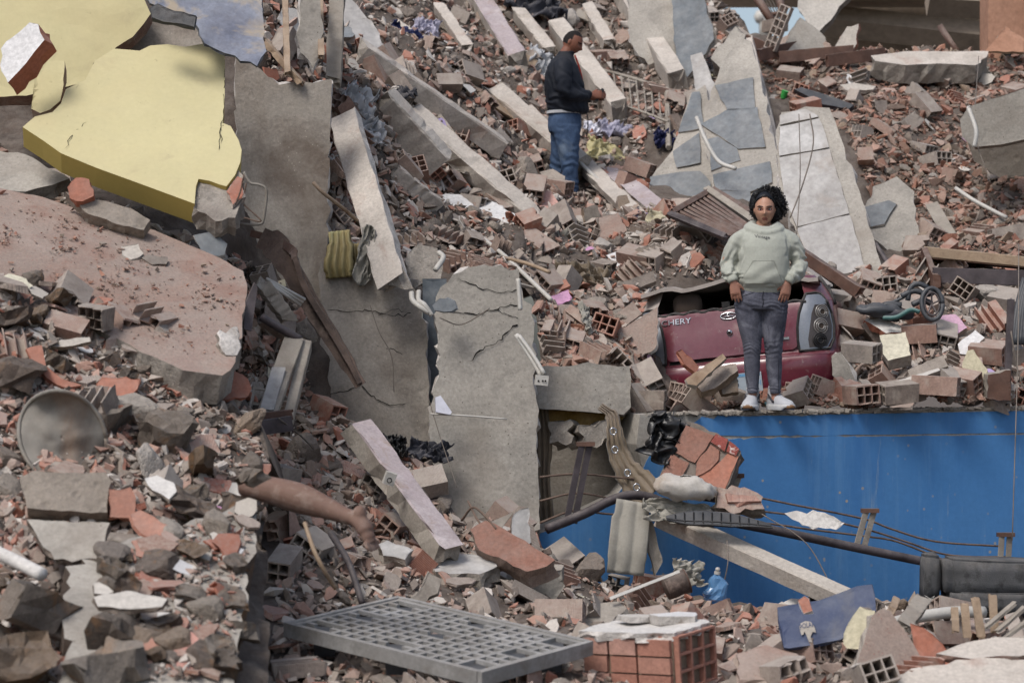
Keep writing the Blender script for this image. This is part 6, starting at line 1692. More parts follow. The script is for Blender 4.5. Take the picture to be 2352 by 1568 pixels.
# ---- middle bottom: slabs and blocks named one by one
qp("concrete_slab_piece", [(982, 1290), (1000, 1278), (1080, 1272), (1140, 1282), (1142, 1300), (1100, 1318), (1000, 1312)], None, (0, -.35, .94), .10, [M['marble'], M['concrete_edge']], "pale flat concrete piece below the lilac joist", "concrete piece", (.05, .014), T3, .5, "thing")
qp("concrete_slab_piece", [(1160, 1330), (1200, 1318), (1290, 1308), (1298, 1345), (1270, 1385), (1190, 1370)], None, (.1, -.9, -.1), .14, [M['concrete'], M['concrete_edge']], "dark undercut concrete piece with a pale top edge right of the pallet's far corner", "concrete piece", (.05, .012), T3, .5, "thing")
qp("concrete_slab_piece", [(1235, 1440), (1330, 1395), (1420, 1380), (1440, 1395), (1380, 1440), (1300, 1460)], None, (0, -.55, .83), .09, [M['concrete_brown'], M['concrete_edge']], "broad brown concrete flake behind the pallet's right corner", "concrete piece", (.06, .014), T3, .5, "thing")
qp("concrete_slab_piece", [(930, 1395), (985, 1312), (1015, 1330), (1005, 1362), (960, 1400)], None, (.3, -.8, .4), .08, [M['concrete_brown'], M['concrete_edge']], "tilted brown concrete flake behind the pallet", "concrete piece", (.05, .014), T3, .45, "thing")
qp("concrete_slab_piece", [(868, 1250), (890, 1240), (950, 1262), (930, 1285), (880, 1275)], None, (0, -.5, .87), .08, [M['marble'], M['concrete_edge']], "small pale concrete piece beside the bare foot", "concrete piece", (.05, .01), T3, .5, "thing")
qp("brick_wall_piece", [(1080, 1215), (1115, 1195), (1160, 1215), (1275, 1285), (1255, 1300), (1210, 1312), (1100, 1262)], 15.2, (-.1, -.75, .65), .16, [M['flatbrick'], M['brick']], "brown brick wall piece lying at the foot of the pale slab", "wall piece", (.05, .008), kind="thing")
qp("steel_flap", [(1075, 1240), (1110, 1205), (1180, 1175), (1150, 1215), (1130, 1250)], 15.4, (.2, -.8, .5), .015, [M['wood_grey'], M['dark_steel']], "bent grey flap above the brown brick wall piece", "flap", (0, 0))
qp("plaster_shard", [(1180, 1180), (1215, 1165), (1220, 1245), (1200, 1262), (1175, 1225)], 15.9, (.2, -.9, .2), .04, [M['marble'], M['chunk']], "upright pale shard at the foot of the standing slab", "plaster", (.04, .01))
for i, pts in enumerate([[(1060, 1195, 15.6), (1085, 1165, 15.5), (1110, 1180, 15.4), (1140, 1215, 15.3)], [(1075, 1150, 15.6), (1095, 1190, 15.4), (1120, 1225, 15.3)]]):
    wire_obj("bent_rebar", pts, .008, M['rebar'], ["hooked rebar above the brown brick wall piece", "straight rebar stub above the brown brick wall piece"][i], "rebar")
st = qp("slotted_strip", [(1400, 1370), (1560, 1308), (1562, 1314), (1402, 1377)], 14.8, (0, -.9, .4), .015, [M['pvc'], M['pvc']], "slotted white metal strip below the stiff cloth", "strip", (0, 0))
can = empty("paint_can", W(1530, 1352, 15.2), (.3, 1.2, .5)); tag(can, "crushed brown metal can on its side near the wall foot", "can"); can.scale = (.8, .8, .8)
mb = MB(); rows = [[Vector((r * math.cos(t), r * math.sin(t) * (.8 if z > .05 else 1), z)) for t in np.linspace(0, 2 * PI, 21)[:-1]] for z, r in ((0, .09), (.06, .095), (.12, .09), (.18, .098))]
mb.grid(rows, 0, True); mb.add(rows[0], [tuple(range(20))]); o = mb.build("can_body", M['rust'], can, True); m = o.modifiers.new("t", 'SOLIDIFY'); m.thickness = .004
MB().tube(rows[-1] + [rows[-1][0]], .006, 6).build("can_rim", M['brown_steel'], can, True)
cloth("printed_bag", 1578, 1318, 16.0, .22, .16, (1.1, .2, .5), M['cloth_grey'], "crumpled cream bag beside the crushed can", "bag", .04, 5, 9)

# ---- lower left mound, piece by piece
U = (.1, -.55, .83)
for poly, mats, th, lab, cat, n, lift in [
    ([(452, 848), (470, 838), (520, 838), (538, 852), (570, 870), (578, 892), (568, 912), (505, 916), (492, 888), (458, 865)], 'terracotta', .03, "large orange ribbed terracotta piece at the end of the dusty slab", "tile piece", (.1, -.8, .55), .35),
    ([(222, 880), (235, 866), (320, 870), (316, 892), (300, 908), (228, 912)], 'terracotta', .03, "square orange ribbed tile piece in the near mound", "tile piece", (0, -.75, .6), .3),
    ([(60, 800), (96, 792), (106, 840), (140, 868), (188, 884), (150, 890), (108, 868), (80, 840)], 'terracotta', .03, "long curved orange tile piece in the near mound", "tile piece", (.2, -.8, .5), .3),
    ([(355, 812), (362, 806), (405, 812), (446, 838), (430, 845), (372, 834)], 'plaster_yellow', .02, "yellow plaster flake at the lower edge of the dusty slab", "plaster", U, .25),
    ([(318, 742), (338, 736), (388, 762), (382, 770), (330, 754)], 'plaster_yellow', .02, "narrow yellow plaster flake on the dusty slab edge", "plaster", U, .3),
    ([(4, 636), (20, 628), (60, 640), (76, 656), (66, 662), (30, 650)], 'plaster_yellow', .02, "yellow plaster flake at the far left", "plaster", U, .35),
    ([(104, 796), (140, 780), (206, 774), (208, 784), (150, 796)], 'plaster', .02, "long white plaster flake among the orange tiles", "plaster", U, .3),
    ([(262, 728), (280, 726), (315, 748), (306, 756), (280, 744)], 'plaster', .02, "white tile flake on the dusty slab edge", "plaster", U, .3),
    ([(45, 1096), (80, 1080), (170, 1084), (242, 1084), (256, 1104), (246, 1176), (160, 1172), (62, 1166)], 'chunk', .16, "mortar-covered masonry block with orange fins in the near mound", "masonry", (.0, -.85, .5), .45),
    ([(250, 1122), (300, 1118), (312, 1140), (308, 1190), (252, 1186)], 'terracotta', .10, "stack of orange tile fins beside the masonry block", "tile piece", (.2, -.9, .3), .42),
    ([(300, 1180), (322, 1170), (404, 1216), (396, 1236), (344, 1236), (308, 1206)], 'terracotta', .04, "orange ribbed tile piece sliding below the masonry block", "tile piece", (.1, -.7, .65), .4),
    ([(62, 1192), (150, 1196), (252, 1200), (240, 1250), (228, 1282), (125, 1284), (90, 1240)], 'concrete', .05, "cracked grey cement sheet in the near mound", "concrete piece", (.0, -.7, .7), .4),
    ([(332, 1098), (360, 1090), (400, 1108), (406, 1128), (388, 1146), (350, 1125)], 'plaster', .03, "white plaster flake above the orange tile fins", "plaster", U, .4),
    ([(215, 1370), (290, 1356), (385, 1374), (372, 1392), (300, 1398), (225, 1392)], 'plaster', .03, "widest white plaster flake in the near mound", "plaster", (0, -.5, .85), .55),
    ([(214, 1336), (228, 1336), (262, 1358), (246, 1364), (216, 1362)], 'plaster', .03, "pointed white plaster flake above the widest one", "plaster", (0, -.6, .8), .42),
    ([(382, 1452), (404, 1440), (440, 1450), (505, 1520), (500, 1546), (430, 1556), (398, 1540)], 'pink_ceramic', .03, "pink grooved ceramic piece in the near mound", "ceramic piece", (.1, -.65, .75), .35),
    ([(155, 430), (175, 408), (205, 412), (215, 450), (190, 462), (160, 455)], 'terracotta', .08, "broken orange hollow brick under the yellow slab", "brick", (.1, -.9, .4), .0),
    ([(150, 440), (230, 460), (300, 478), (345, 505), (330, 528), (270, 515), (200, 490)], 'chunk', .1, "row of mortar lumps under the yellow slab", "masonry", (.1, -.8, .6), .0),
    ([(325, 592), (340, 584), (385, 590), (382, 606), (350, 608)], 'chunk', .05, "grey tile lump lying on the dusty slab", "concrete piece", U, .6),
    ([(278, 566), (318, 560), (330, 582), (300, 596), (280, 585)], 'plaster', .03, "white chip lying on the dusty slab", "plaster", U, .6),
    ([(445, 540), (490, 530), (522, 560), (515, 585), (470, 588)], 'slate', .04, "pale grey-blue plate at the top edge of the dusty slab", "plate", (.1, -.8, .5), .7),
    ]:
    cx, cy = sum(p[0] for p in poly) / len(poly), sum(p[1] for p in poly) / len(poly)
    if cy < 640 and cx > 200 and lift > .5: Yv = on_plane(cx, cy, W(250, 620, 14.9), Vector((.20, -.42, .885)).normalized()).y - .04
    elif cy < 600: Yv = 15.4
    else: Yv = TY(cx, cy, lift, T2)
    qp("rubble_piece" if cat in ("masonry",) else cat.replace(' ', '_'), poly, Yv, n, th, [M[mats], M['chunk'] if mats in ('plaster', 'plaster_yellow', 'concrete', 'chunk', 'slate') else M[mats]], lab, cat, (.04, .006), relief=.006)
wire_obj("plastic_pipe", [P2(-20, 1262, .4), P2(40, 1290, .4), P2(98, 1320, .4)], .033, M['plaster'], "white pipe stub at the left edge of the near mound", "pipe", n=12)
# bent metal drum plate
dr = empty("metal_drum_plate", W(150, 1000, 12.9)); tag(dr, "large bent grey metal drum lid standing in the near mound", "metal plate")
rows = []
for i in range(14):
    r = i / 13; row = []
    for k in range(40):
        t = 2 * PI * k / 40; x, y = 142 + 100 * r * math.cos(t), 1005 + 108 * r * math.sin(t)
        row.append(W(x + (.12 * (y - 990) if r > 0 else 0), y, 12.85 + .07 * math.cos(t * 1 + .6) * r + .05 * math.sin(2 * t + .5) * r * r + .03 * fbm(Vector((x / 60, y / 60, 1)), 2) - .10 * max(0, -math.sin(t)) ** 6 * r ** 4) - dr.location)
    rows.append(row)
mb = MB().grid(rows, 0, True); o = mb.build("disc", M['sheet_metal'], dr, True); m = o.modifiers.new("t", 'SOLIDIFY'); m.thickness = .006
MB().tube(rows[-1] + [rows[-1][0]], .012, 6).build("rolled_rim", M['sheet_metal'], dr, True)
big = random.Random(99)
for i, (x, y, s_, lab) in enumerate([(100, 1400, .55, "dark rock with an orange rim in the near mound"), (300, 1475, .42, "upright brown rock right of the dark rock"), (50, 1540, .55, "brown slab-like rock in the bottom left corner"), (230, 1540, .55, "long grey rock at the bottom edge"), (30, 740, .32, "brown boulder at the left end of the dusty slab"), (90, 720, .26, "second brown boulder under the dusty slab"),
                                    (140, 690, .22, "flat dark rock under the dusty slab"), (380, 985, .36, "long brown rock below the square tile piece"), (270, 960, .34, "grey-brown rock beside the drum lid"), (470, 1060, .32, "brown rock above the buried leg"), (580, 1104, .22, "grey-brown rock lying over the buried knee"), (560, 1170, .28, "brown rock under the buried knee"), (420, 1300, .24, "pale lump on the near broken floor"), (50, 860, .36, "flat grey-black roof piece rock at the far left"), (520, 1450, .26, "rounded earth clod on the near broken floor"), (440, 1160, .3, "flat earth clod above the near broken floor")]):
    Yv = {580: 12.45, 560: 12.5}.get(x, TY(x, y, .25, T2))
    o = put("earthy_rock", slab_rock("earthy_rock", big, [M['earth_rock'], M['earth_rock']], th=big.uniform(.2, .42), n=big.randint(5, 8), rough=.08), None, W(x, y, Yv), Euler((big.uniform(-.5, .5), big.uniform(-.5, .5), big.uniform(0, 6))), (s_,) * 3)
    tag(o, lab, "rock")

# ---- pipes, conduits and wires on the standing slabs
for pts, r, m, lab, cat in [
    ([(1190, 640, 17.0), (1193, 680, 16.98), (1195, 712, 16.97)], .016, 'pvc', "upright white conduit at the top of the pale standing slab", "conduit"),
    ([(1186, 768, 16.95), (1215, 815, 16.9), (1243, 862, 16.85)], .017, 'pvc', "long white conduit hanging at the right edge of the pale slab", "conduit"),
    ([(1192, 770, 16.92), (1224, 815, 16.87), (1250, 858, 16.82)], .015, 'pvc', "second white conduit hanging beside the long one", "conduit"),
    ([(945, 672, 17.3), (948, 690, 17.25), (965, 705, 17.2), (985, 718, 17.2)], .02, 'pvc', "bent white pipe elbow between the standing slabs", "pipe"),
    ([(962, 668, 17.3), (962, 690, 17.25), (975, 700, 17.2), (992, 725, 17.2)], .018, 'pvc', "second bent white pipe elbow between the standing slabs", "pipe"),
    ([(1000, 620, 17.6), (1018, 592, 17.7), (1008, 580, 17.8)], .02, 'pvc', "white square conduit above the slab gap", "conduit"),
    ([(1085, 530, 20.0), (1150, 580, 19.5), (1215, 640, 18.9), (1265, 688, 18.4)], .018, 'pvc', "long speckled white rod slanting down the slope", "rod"),
    ([(1150, 590, 19.4), (1210, 605, 19.1), (1262, 625, 18.8)], .016, 'wood', "thin wooden rod crossing the white rod", "rod"),
    ([(1330, 372, 24.0), (1370, 410, 23.6), (1430, 455, 23.0)], .022, 'pvc', "thin white pole below the man's phone", "pole"),
    ([(2195, 432, 22.6), (2240, 462, 22.4), (2312, 500, 22.2)], .02, 'pvc', "white pipe on the red slope at the right", "pipe"),
    ([(2010, 560, 20.8), (2050, 620, 20.5), (2085, 660, 20.3)], .022, 'dark_steel', "grey steel bar leaning on the short grey slab", "bar"),
    ([(1010, 730, 17.1), (1060, 745, 17.05), (1125, 708, 17.05)], .004, 'wire', "thin slotted wire across the pale slab", "wire"),
    ([(988, 950, 16.95), (1080, 955, 16.95), (1165, 962, 16.95)], .006, 'pvc', "thin white strip sticking out across the pale slab", "strip"),
    ([(720, 420, 17.4), (745, 445, 17.35), (790, 480, 17.5), (830, 515, 17.9)], .015, 'wood', "dark lath bridging the stained slab and the slope", "lath"),
    ([(850, 700, 17.35), (870, 760, 17.3), (900, 820, 17.3), (905, 900, 17.3)], .003, 'wire', "thin wire hanging down the cracked slab", "wire"),
    ([(980, 900, 17.0), (1010, 1000, 16.9), (1050, 1120, 16.6)], .003, 'wire', "thin wire hanging past the pale slab", "wire"),
    ([(2340, 560, 19.0), (2338, 800, 18.0), (2325, 1240, 17.2)], .004, 'wire', "long white wire hanging down the blue wall", "wire"),
    ([(1670, 1240, 16.3), (1672, 1290, 16.2), (1660, 1350, 16.2)], .004, 'wire', "thin wire hanging from the white post", "wire"),
    ([(1750, 1180, 16.6), (1850, 1245, 16.5), (1910, 1345, 16.4)], .004, 'wire', "thin wire drooping over the handrail", "wire"),
    ([(1860, 262, 20.9), (1868, 330, 20.8), (1845, 420, 20.6), (1815, 500, 20.4)], .006, 'wire', "grey cable hanging over the dirty white tiled slab", "cable"),
    ([(1835, 262, 20.9), (1838, 400, 20.6), (1830, 540, 20.3)], .004, 'wire', "thin straight cable over the dirty white tiled slab", "cable"),
    ([(1600, 270, 23.0), (1620, 320, 22.8), (1650, 370, 22.7), (1690, 388, 22.6)], .02, 'pvc', "bent white conduit over the slate tiles", "conduit"),
    ([(2225, 250, 21.8), (2242, 300, 21.7), (2238, 338, 21.7)], .02, 'pvc', "pale hose looped over the heavy concrete beam", "hose"),
    ([(2248, 130, 24), (2240, 300, 22), (2275, 420, 21.6)], .004, 'wire', "thin wire hanging before the heavy concrete beam", "wire"),
    ([(700, 1200, 12.6), (720, 1260, 12.5), (745, 1310, 12.5), (770, 1350, 12.6)], .012, 'wood', "pale root-like hose below the bare leg", "hose"),
    ([(760, 1225, 14.6), (800, 1290, 14.3), (832, 1385, 14.0)], .02, 'dark_steel', "dark curved strip right of the bare foot", "strip"),
    ([(690, 180, 19.5), (700, 240, 19.4), (760, 290, 19.5), (800, 330, 19.8)], .006, 'wire', "tangled cable at the top of the stained slab", "cable"),
    ([(770, 250, 19.8), (800, 240, 19.9), (850, 290, 20.2), (870, 330, 20.4)], .008, 'rebar', "rusty wire loop over the steep joist head", "wire"),
    ([(640, 960, 15.2), (690, 1000, 15.4), (720, 1030, 15.6)], .005, 'wire', "thin wire trailing from the window frame", "wire"),
    ]:
    wire_obj(cat.replace(' ', '_'), pts, r, M[m], lab, cat, n=8)
sb = MB().box(W(1244, 873, 16.83), (.09, .05, .07), rot=(0, .1, .1)).build("socket_box", M['pvc']); tag(sb, "white electrical socket box dangling from the conduits", "socket box")
for dx in (-.022, .008, .026): MB().tube([Vector((dx, -.028, .035)), Vector((dx, -.031, .035))], .007, 10).build("socket_hole", M['lamp_dark'], sb)
sb2 = MB().box(W(895, 1098, 15.4), (.07, .04, .08), rot=(.2, .3, .3)).build("socket_box", M['pvc']); tag(sb2, "small white socket box on the lilac joist", "socket box")
MB().tube([Vector((.015 * math.cos(t), -.022, .04 + .015 * math.sin(t))) for t in np.linspace(0, 2 * PI, 13)], .003, 5).build("socket_ring", M['lamp_dark'], sb2)
qp("paper_roll", [(1000, 912), (1012, 908), (1038, 946), (1034, 952), (1002, 946)], 16.9, (.2, -.9, .2), .03, [M['paper'], M['paper']], "white rolled paper stuck in the slab gap", "paper", (0, 0))
qp("slate_fragment", [(992, 700), (1010, 685), (1045, 690), (1048, 708), (1020, 716), (998, 712)], 17.0, (.1, -.9, .3), .02, [M['slate'], M['slate']], "dark slate flap at the top of the slab gap", "slate", (.04, .006))
qp("broken_slab_end", [(930, 600), (960, 560), (1005, 570), (1018, 610), (1012, 660), (985, 665), (945, 640)], 17.9, (.2, -.85, .4), .12, [M['concrete_edge'], M['white_edge']], "grey broken slab end above the slab gap", "slab", (.05, .016), kind="thing")

# ---- cloths, bags and papers on the slope
for a in [("cloth", 1310, 575, 0, .40, .24, (.9, .3, .6), 'cloth_grey', "twisted grey cloth on the slope below the man", .07, 9, 11),
          ("cloth", 1340, 640, 0, .42, .22, (.9, .1, -.2), 'cloth_brown', "brown cloth bundle below the twisted grey cloth", .08, 6, 12),
          ("cloth", 845, 590, -.8, .16, .40, (1.4, .3, .2), 'cloth_grey', "grey cloth strip hanging left of the cracked slab", .04, 7, 14),
          ("plastic_bag", 820, 245, 0, .30, .36, (1.0, .3, .2), 'cloth_white', "white plastic bag on the slope near the steep joist", .08, 7, 15),
          ("plastic_bag", 845, 300, 0, .26, .24, (1.1, .5, .4), 'cloth_white', "smaller white plastic bag below the first one", .06, 7, 16),
          ("cloth", 930, 85, 0, .36, .22, (.9, .4, .3), 'cloth_blue', "dark blue cloth at the top left of the slope", .05, 6, 17),
          ("cloth", 978, 66, 0, .26, .22, (.9, .2, .1), 'cloth_lilac', "pale lilac cloth beside the dark blue cloth", .05, 6, 18),
          ("cloth", 1040, 165, 0, .30, .20, (.8, .2, .1), 'cloth_dark', "dark grey cloth left of the man's shoulder", .06, 6, 19),
          ("plastic_bag", 1240, 155, 0, .30, .40, (1.2, .3, .3), 'cloth_white', "white plastic sheet behind the man's back", .07, 6, 20),
          ("tarpaulin", 1225, 18, 0, .70, .40, (.8, .2, .1), 'cloth_dark', "dark grey tarpaulin at the top behind the man", .1, 7, 21),
          ("cloth", 1415, 300, 0, .34, .22, (.7, .2, .2), 'cloth_lilac', "white lilac papers and cloth right of the man", .05, 5, 22),
          ("paper", 1362, 298, 0, .22, .16, (.7, .4, .2), 'paper', "white paper sheet right of the man's waist", .03, 3, 23),
          ("cloth", 1522, 322, 0, .20, .20, (1.0, .2, .2), 'cloth_blue', "bright blue cloth lump on the slope right of the man", .07, 5, 24),
          ("foam_board", 1385, 355, 0, .40, .30, (.8, .5, .1), 'plaster_yellow', "white and cream torn foam board below the papers", .05, 3, 25),
          ("cloth", 1465, 500, 0, .10, .16, (.9, .4, .2), 'cloth_blue', "small blue rag above the twisted grey cloth", .03, 5, 26),
          ("plastic_bag", 2330, 150, .6, .34, .30, (1.0, .1, .1), 'black_plastic', "black plastic bag on the ledge at the right edge", .09, 8, 27),
          ("sack", 2268, 185, .5, .42, .20, (1.1, .7, .3), 'cloth_grey', "beige sack leaning at the right edge of the slope", .07, 4, 28),
          ("cloth", 905, 215, 0, .40, .12, (.6, .1, -.3), 'cloth_dark', "grey-blue flattened bag on the upper slope", .04, 5, 29),
          ("rag", 1345, 735, 0, .12, .26, (1.0, .5, .9), 'cloth_grey', "thin grey rag strip left of the car", .03, 6, 30),
          ("newspaper", 1525, 520, 0, .34, .26, (.9, .2, .2), 'plaster_yellow', "crumpled colourful sack beside the steel roof frame", .05, 4, 31),
          ("sheet_metal", 1620, 562, .3, .6, .22, (.5, .1, .1), 'cloth_white', "crumpled white sheet behind the car roof", .05, 3, 32),
          ("cloth", 985, 1040, -.2, .3, .14, (.9, .1, .1), 'cloth_dark', "dark cloth at the foot of the cracked slab", .05, 6, 33),
          ("cloth", 905, 1030, -.2, .18, .14, (.9, .1, .1), 'black_plastic', "black plastic scrap in the gully", .05, 6, 34)]:
    nm, px, py, dy, w, h, R, m, lab, amp, fold, seed = a
    T = T3 if py > 1000 else T1
    Yv = TY(px, py, .22, T) + (dy if py < 1000 else 0)
    cloth(nm, px, py, Yv, w, h, R, M[m], lab, nm.replace('_', ' '), amp, fold, seed)

# ---- stroller wreck
sw = empty("pushchair", W(2080, 700, 19.2)); tag(sw, "wrecked dusty pushchair with one wheel showing in the brick heap", "pushchair")
def q_(x, y, Y=19.0): return W(x, y, Y) - sw.location
wc = q_(2140, 698, 18.95)
wh = MB().tube([wc + Vector((.082 * math.cos(t), -.02 + .03 * math.sin(t), .125 * math.sin(t))) for t in np.linspace(0, 2 * PI, 29)], .018, 8).build("wheel", M['charcoal_plastic'], sw, True)
MB().tube([wc + Vector((.058 * math.cos(t), -.02 + .02 * math.sin(t), .09 * math.sin(t))) for t in np.linspace(0, 2 * PI, 25)], .008, 6).build("rim", M['dark_steel'], wh, True)
for k in range(5):
    t = 2 * PI * k / 5 + .3; MB().tube([wc, wc + Vector((.058 * math.cos(t), -.02 + .02 * math.sin(t), .09 * math.sin(t)))], .007, 5).build("spoke", M['dark_steel'], wh)
for pts, r in (([(2085, 690), (2092, 660), (2110, 652), (2130, 660)], .02), ([(2070, 680), (2100, 668), (2130, 676), (2150, 668)], .022), ([(2095, 700), (2120, 690), (2140, 698)], .024), ([(2020, 705), (2060, 690), (2095, 670)], .014), ([(2000, 715), (2040, 700), (2070, 702)], .03)):
    MB().tube(spline([q_(x, y, 19.0) for x, y in pts], 5), r, 8).build("frame_tube", M['charcoal_plastic'], sw, True)
for c, s_, R, m in ((q_(2020, 712), (.20, .08, .05), 0, 'charcoal_plastic'), (q_(2060, 722), (.14, .08, .05), 0, 'cloth_dark')):
    mb = MB(); blob(mb, c, s_, 12); o = mb.build("seat_pad", M[m], sw, True); wrinkle(o, lambda c: .012 * math.sin(c.x * 30 + 8 * fbm(c * 6, 2)))
MB().tube(spline([q_(2030, 730, 18.9), q_(2060, 728, 18.85), q_(2090, 712, 18.85), q_(2112, 716, 18.85)], 5), [(.028, .018)] * 16, 8).build("trim_band", plain("teal_cloth", "#4a716f", rough=.9, dust=.35), sw, True)

# ---- right heap, brick by brick
def hb_(nm, px, py, dY, rot, lab, L=.29, nx=3, ny=2, Wd=.19, H=.14, j0=0., j1=0., op=0, mat='brick', s=1., T=None, cat="brick"):
    me = brick_mesh(nm, RNG, M[mat], nx, ny, L, Wd, H, j0, j1, op)
    o = put(nm, me, None, W(px, py, TY(px, py, dY, T)), Euler(tuple(math.radians(a) for a in rot)), (s,) * 3)
    return tag(o, lab, cat)
for a in [(2025, 655, .25, (8, 0, -80), "hollow brick showing six square holes above the pushchair"),
          (1925, 690, .3, (15, 8, 5), "long ribbed brick at the right of the car's tail lamp"),
          (1942, 742, .45, (-20, 10, 25), "grey-capped hollow brick right of the car"),
          (1928, 785, .42, (40, 25, -70), "tilted open-celled brick against the car's flank"),
          (1978, 808, .5, (10, 5, -35), "grey brick with four holes right of the car"),
          (2112, 766, .35, (5, -3, -12), "brown ribbed brick below the pushchair seat"),
          (2280, 735, .3, (25, 40, -65), "orange open brick tipped at the right of the heap"),
          (2270, 808, .4, (20, 5, -25), "bright orange ribbed brick near the dark post"),
          (2150, 885, .45, (0, 3, -20), "long joined brick with six dark holes near the ledge"),
          (1978, 905, .4, (5, 0, -75), "mortar-smeared hollow brick lying on the ledge"),
          (1850, 905, .25, (10, 5, 25), "small pale brick under the car's right bumper"),
          (1800, 918, .15, (0, 8, -35), "broken brick end right of the woman's shoe"),
          (1585, 905, .2, (5, 10, 30), "flat pinkish brick below the propped orange slab"),
          (1905, 895, .3, (8, 20, 20), "cream brick with an orange end in front of the car's wheel"),
          (2060, 900, .4, (10, -5, 15), "small mortar brick in front of the white strip slab"),
          (1545, 808, .0, (25, 10, -60), "four-holed brick leaning on the car's left side"),
          (1490, 870, .05, (35, 35, -70), "six-holed brick standing on end left of the car"),
          (1487, 918, .0, (0, 0, -12), "red ribbed brick lying at the end of the ledge"),
          (1235, 565, .2, (20, 30, -40), "long brown brick on the slope above the lintel"),
          (1590, 372, .5, (-20, 5, -15), "orange-topped brick lying on the slate tiles"),
          (1470, 385, .4, (0, 20, -25), "grey block below the bright blue cloth"),
          (1480, 590, .3, (10, -15, -60), "pale open brick above the car's left pillar"),
          (1300, 1285, .3, (35, 25, -55), "orange six-holed brick at the blue wall's left foot"),
          (1545, 1345, .25, (5, 0, -70), "four-holed brick beside the crushed can"),
          (1500, 1345, .3, (5, 10, 10), "brown hollow brick stub left of the four-holed one"),
          (1640, 905, .1, (60, 0, 10), "open cream brick lying in front of the car's number plate"),
          (2315, 690, .3, (30, 10, -40), "dusty brick half behind the dark post"),
          (1150, 470, .3, (10, 30, -50), "striped grey brick below the long plaster board"),
          (1280, 430, .35, (5, 10, -30), "mortar-covered brick before the man's legs"),
          (1780, 60, .3, (0, 0, -60), "lilac-ended brick jutting out against the sky"),
          ]:
    px, py, dY, rot, lab = a
    four = "four" in lab; T = T3 if py > 1000 else None
    hb_("hollow_brick", px, py, dY, rot, lab, nx=2 if four else 3, ny=2, Wd=.15 if four else .19, L=.34 if "long" in lab else .27, j1=.04 if "open" in lab or "stub" in lab else .006, op=1 if "open" in lab else 0, T=T)
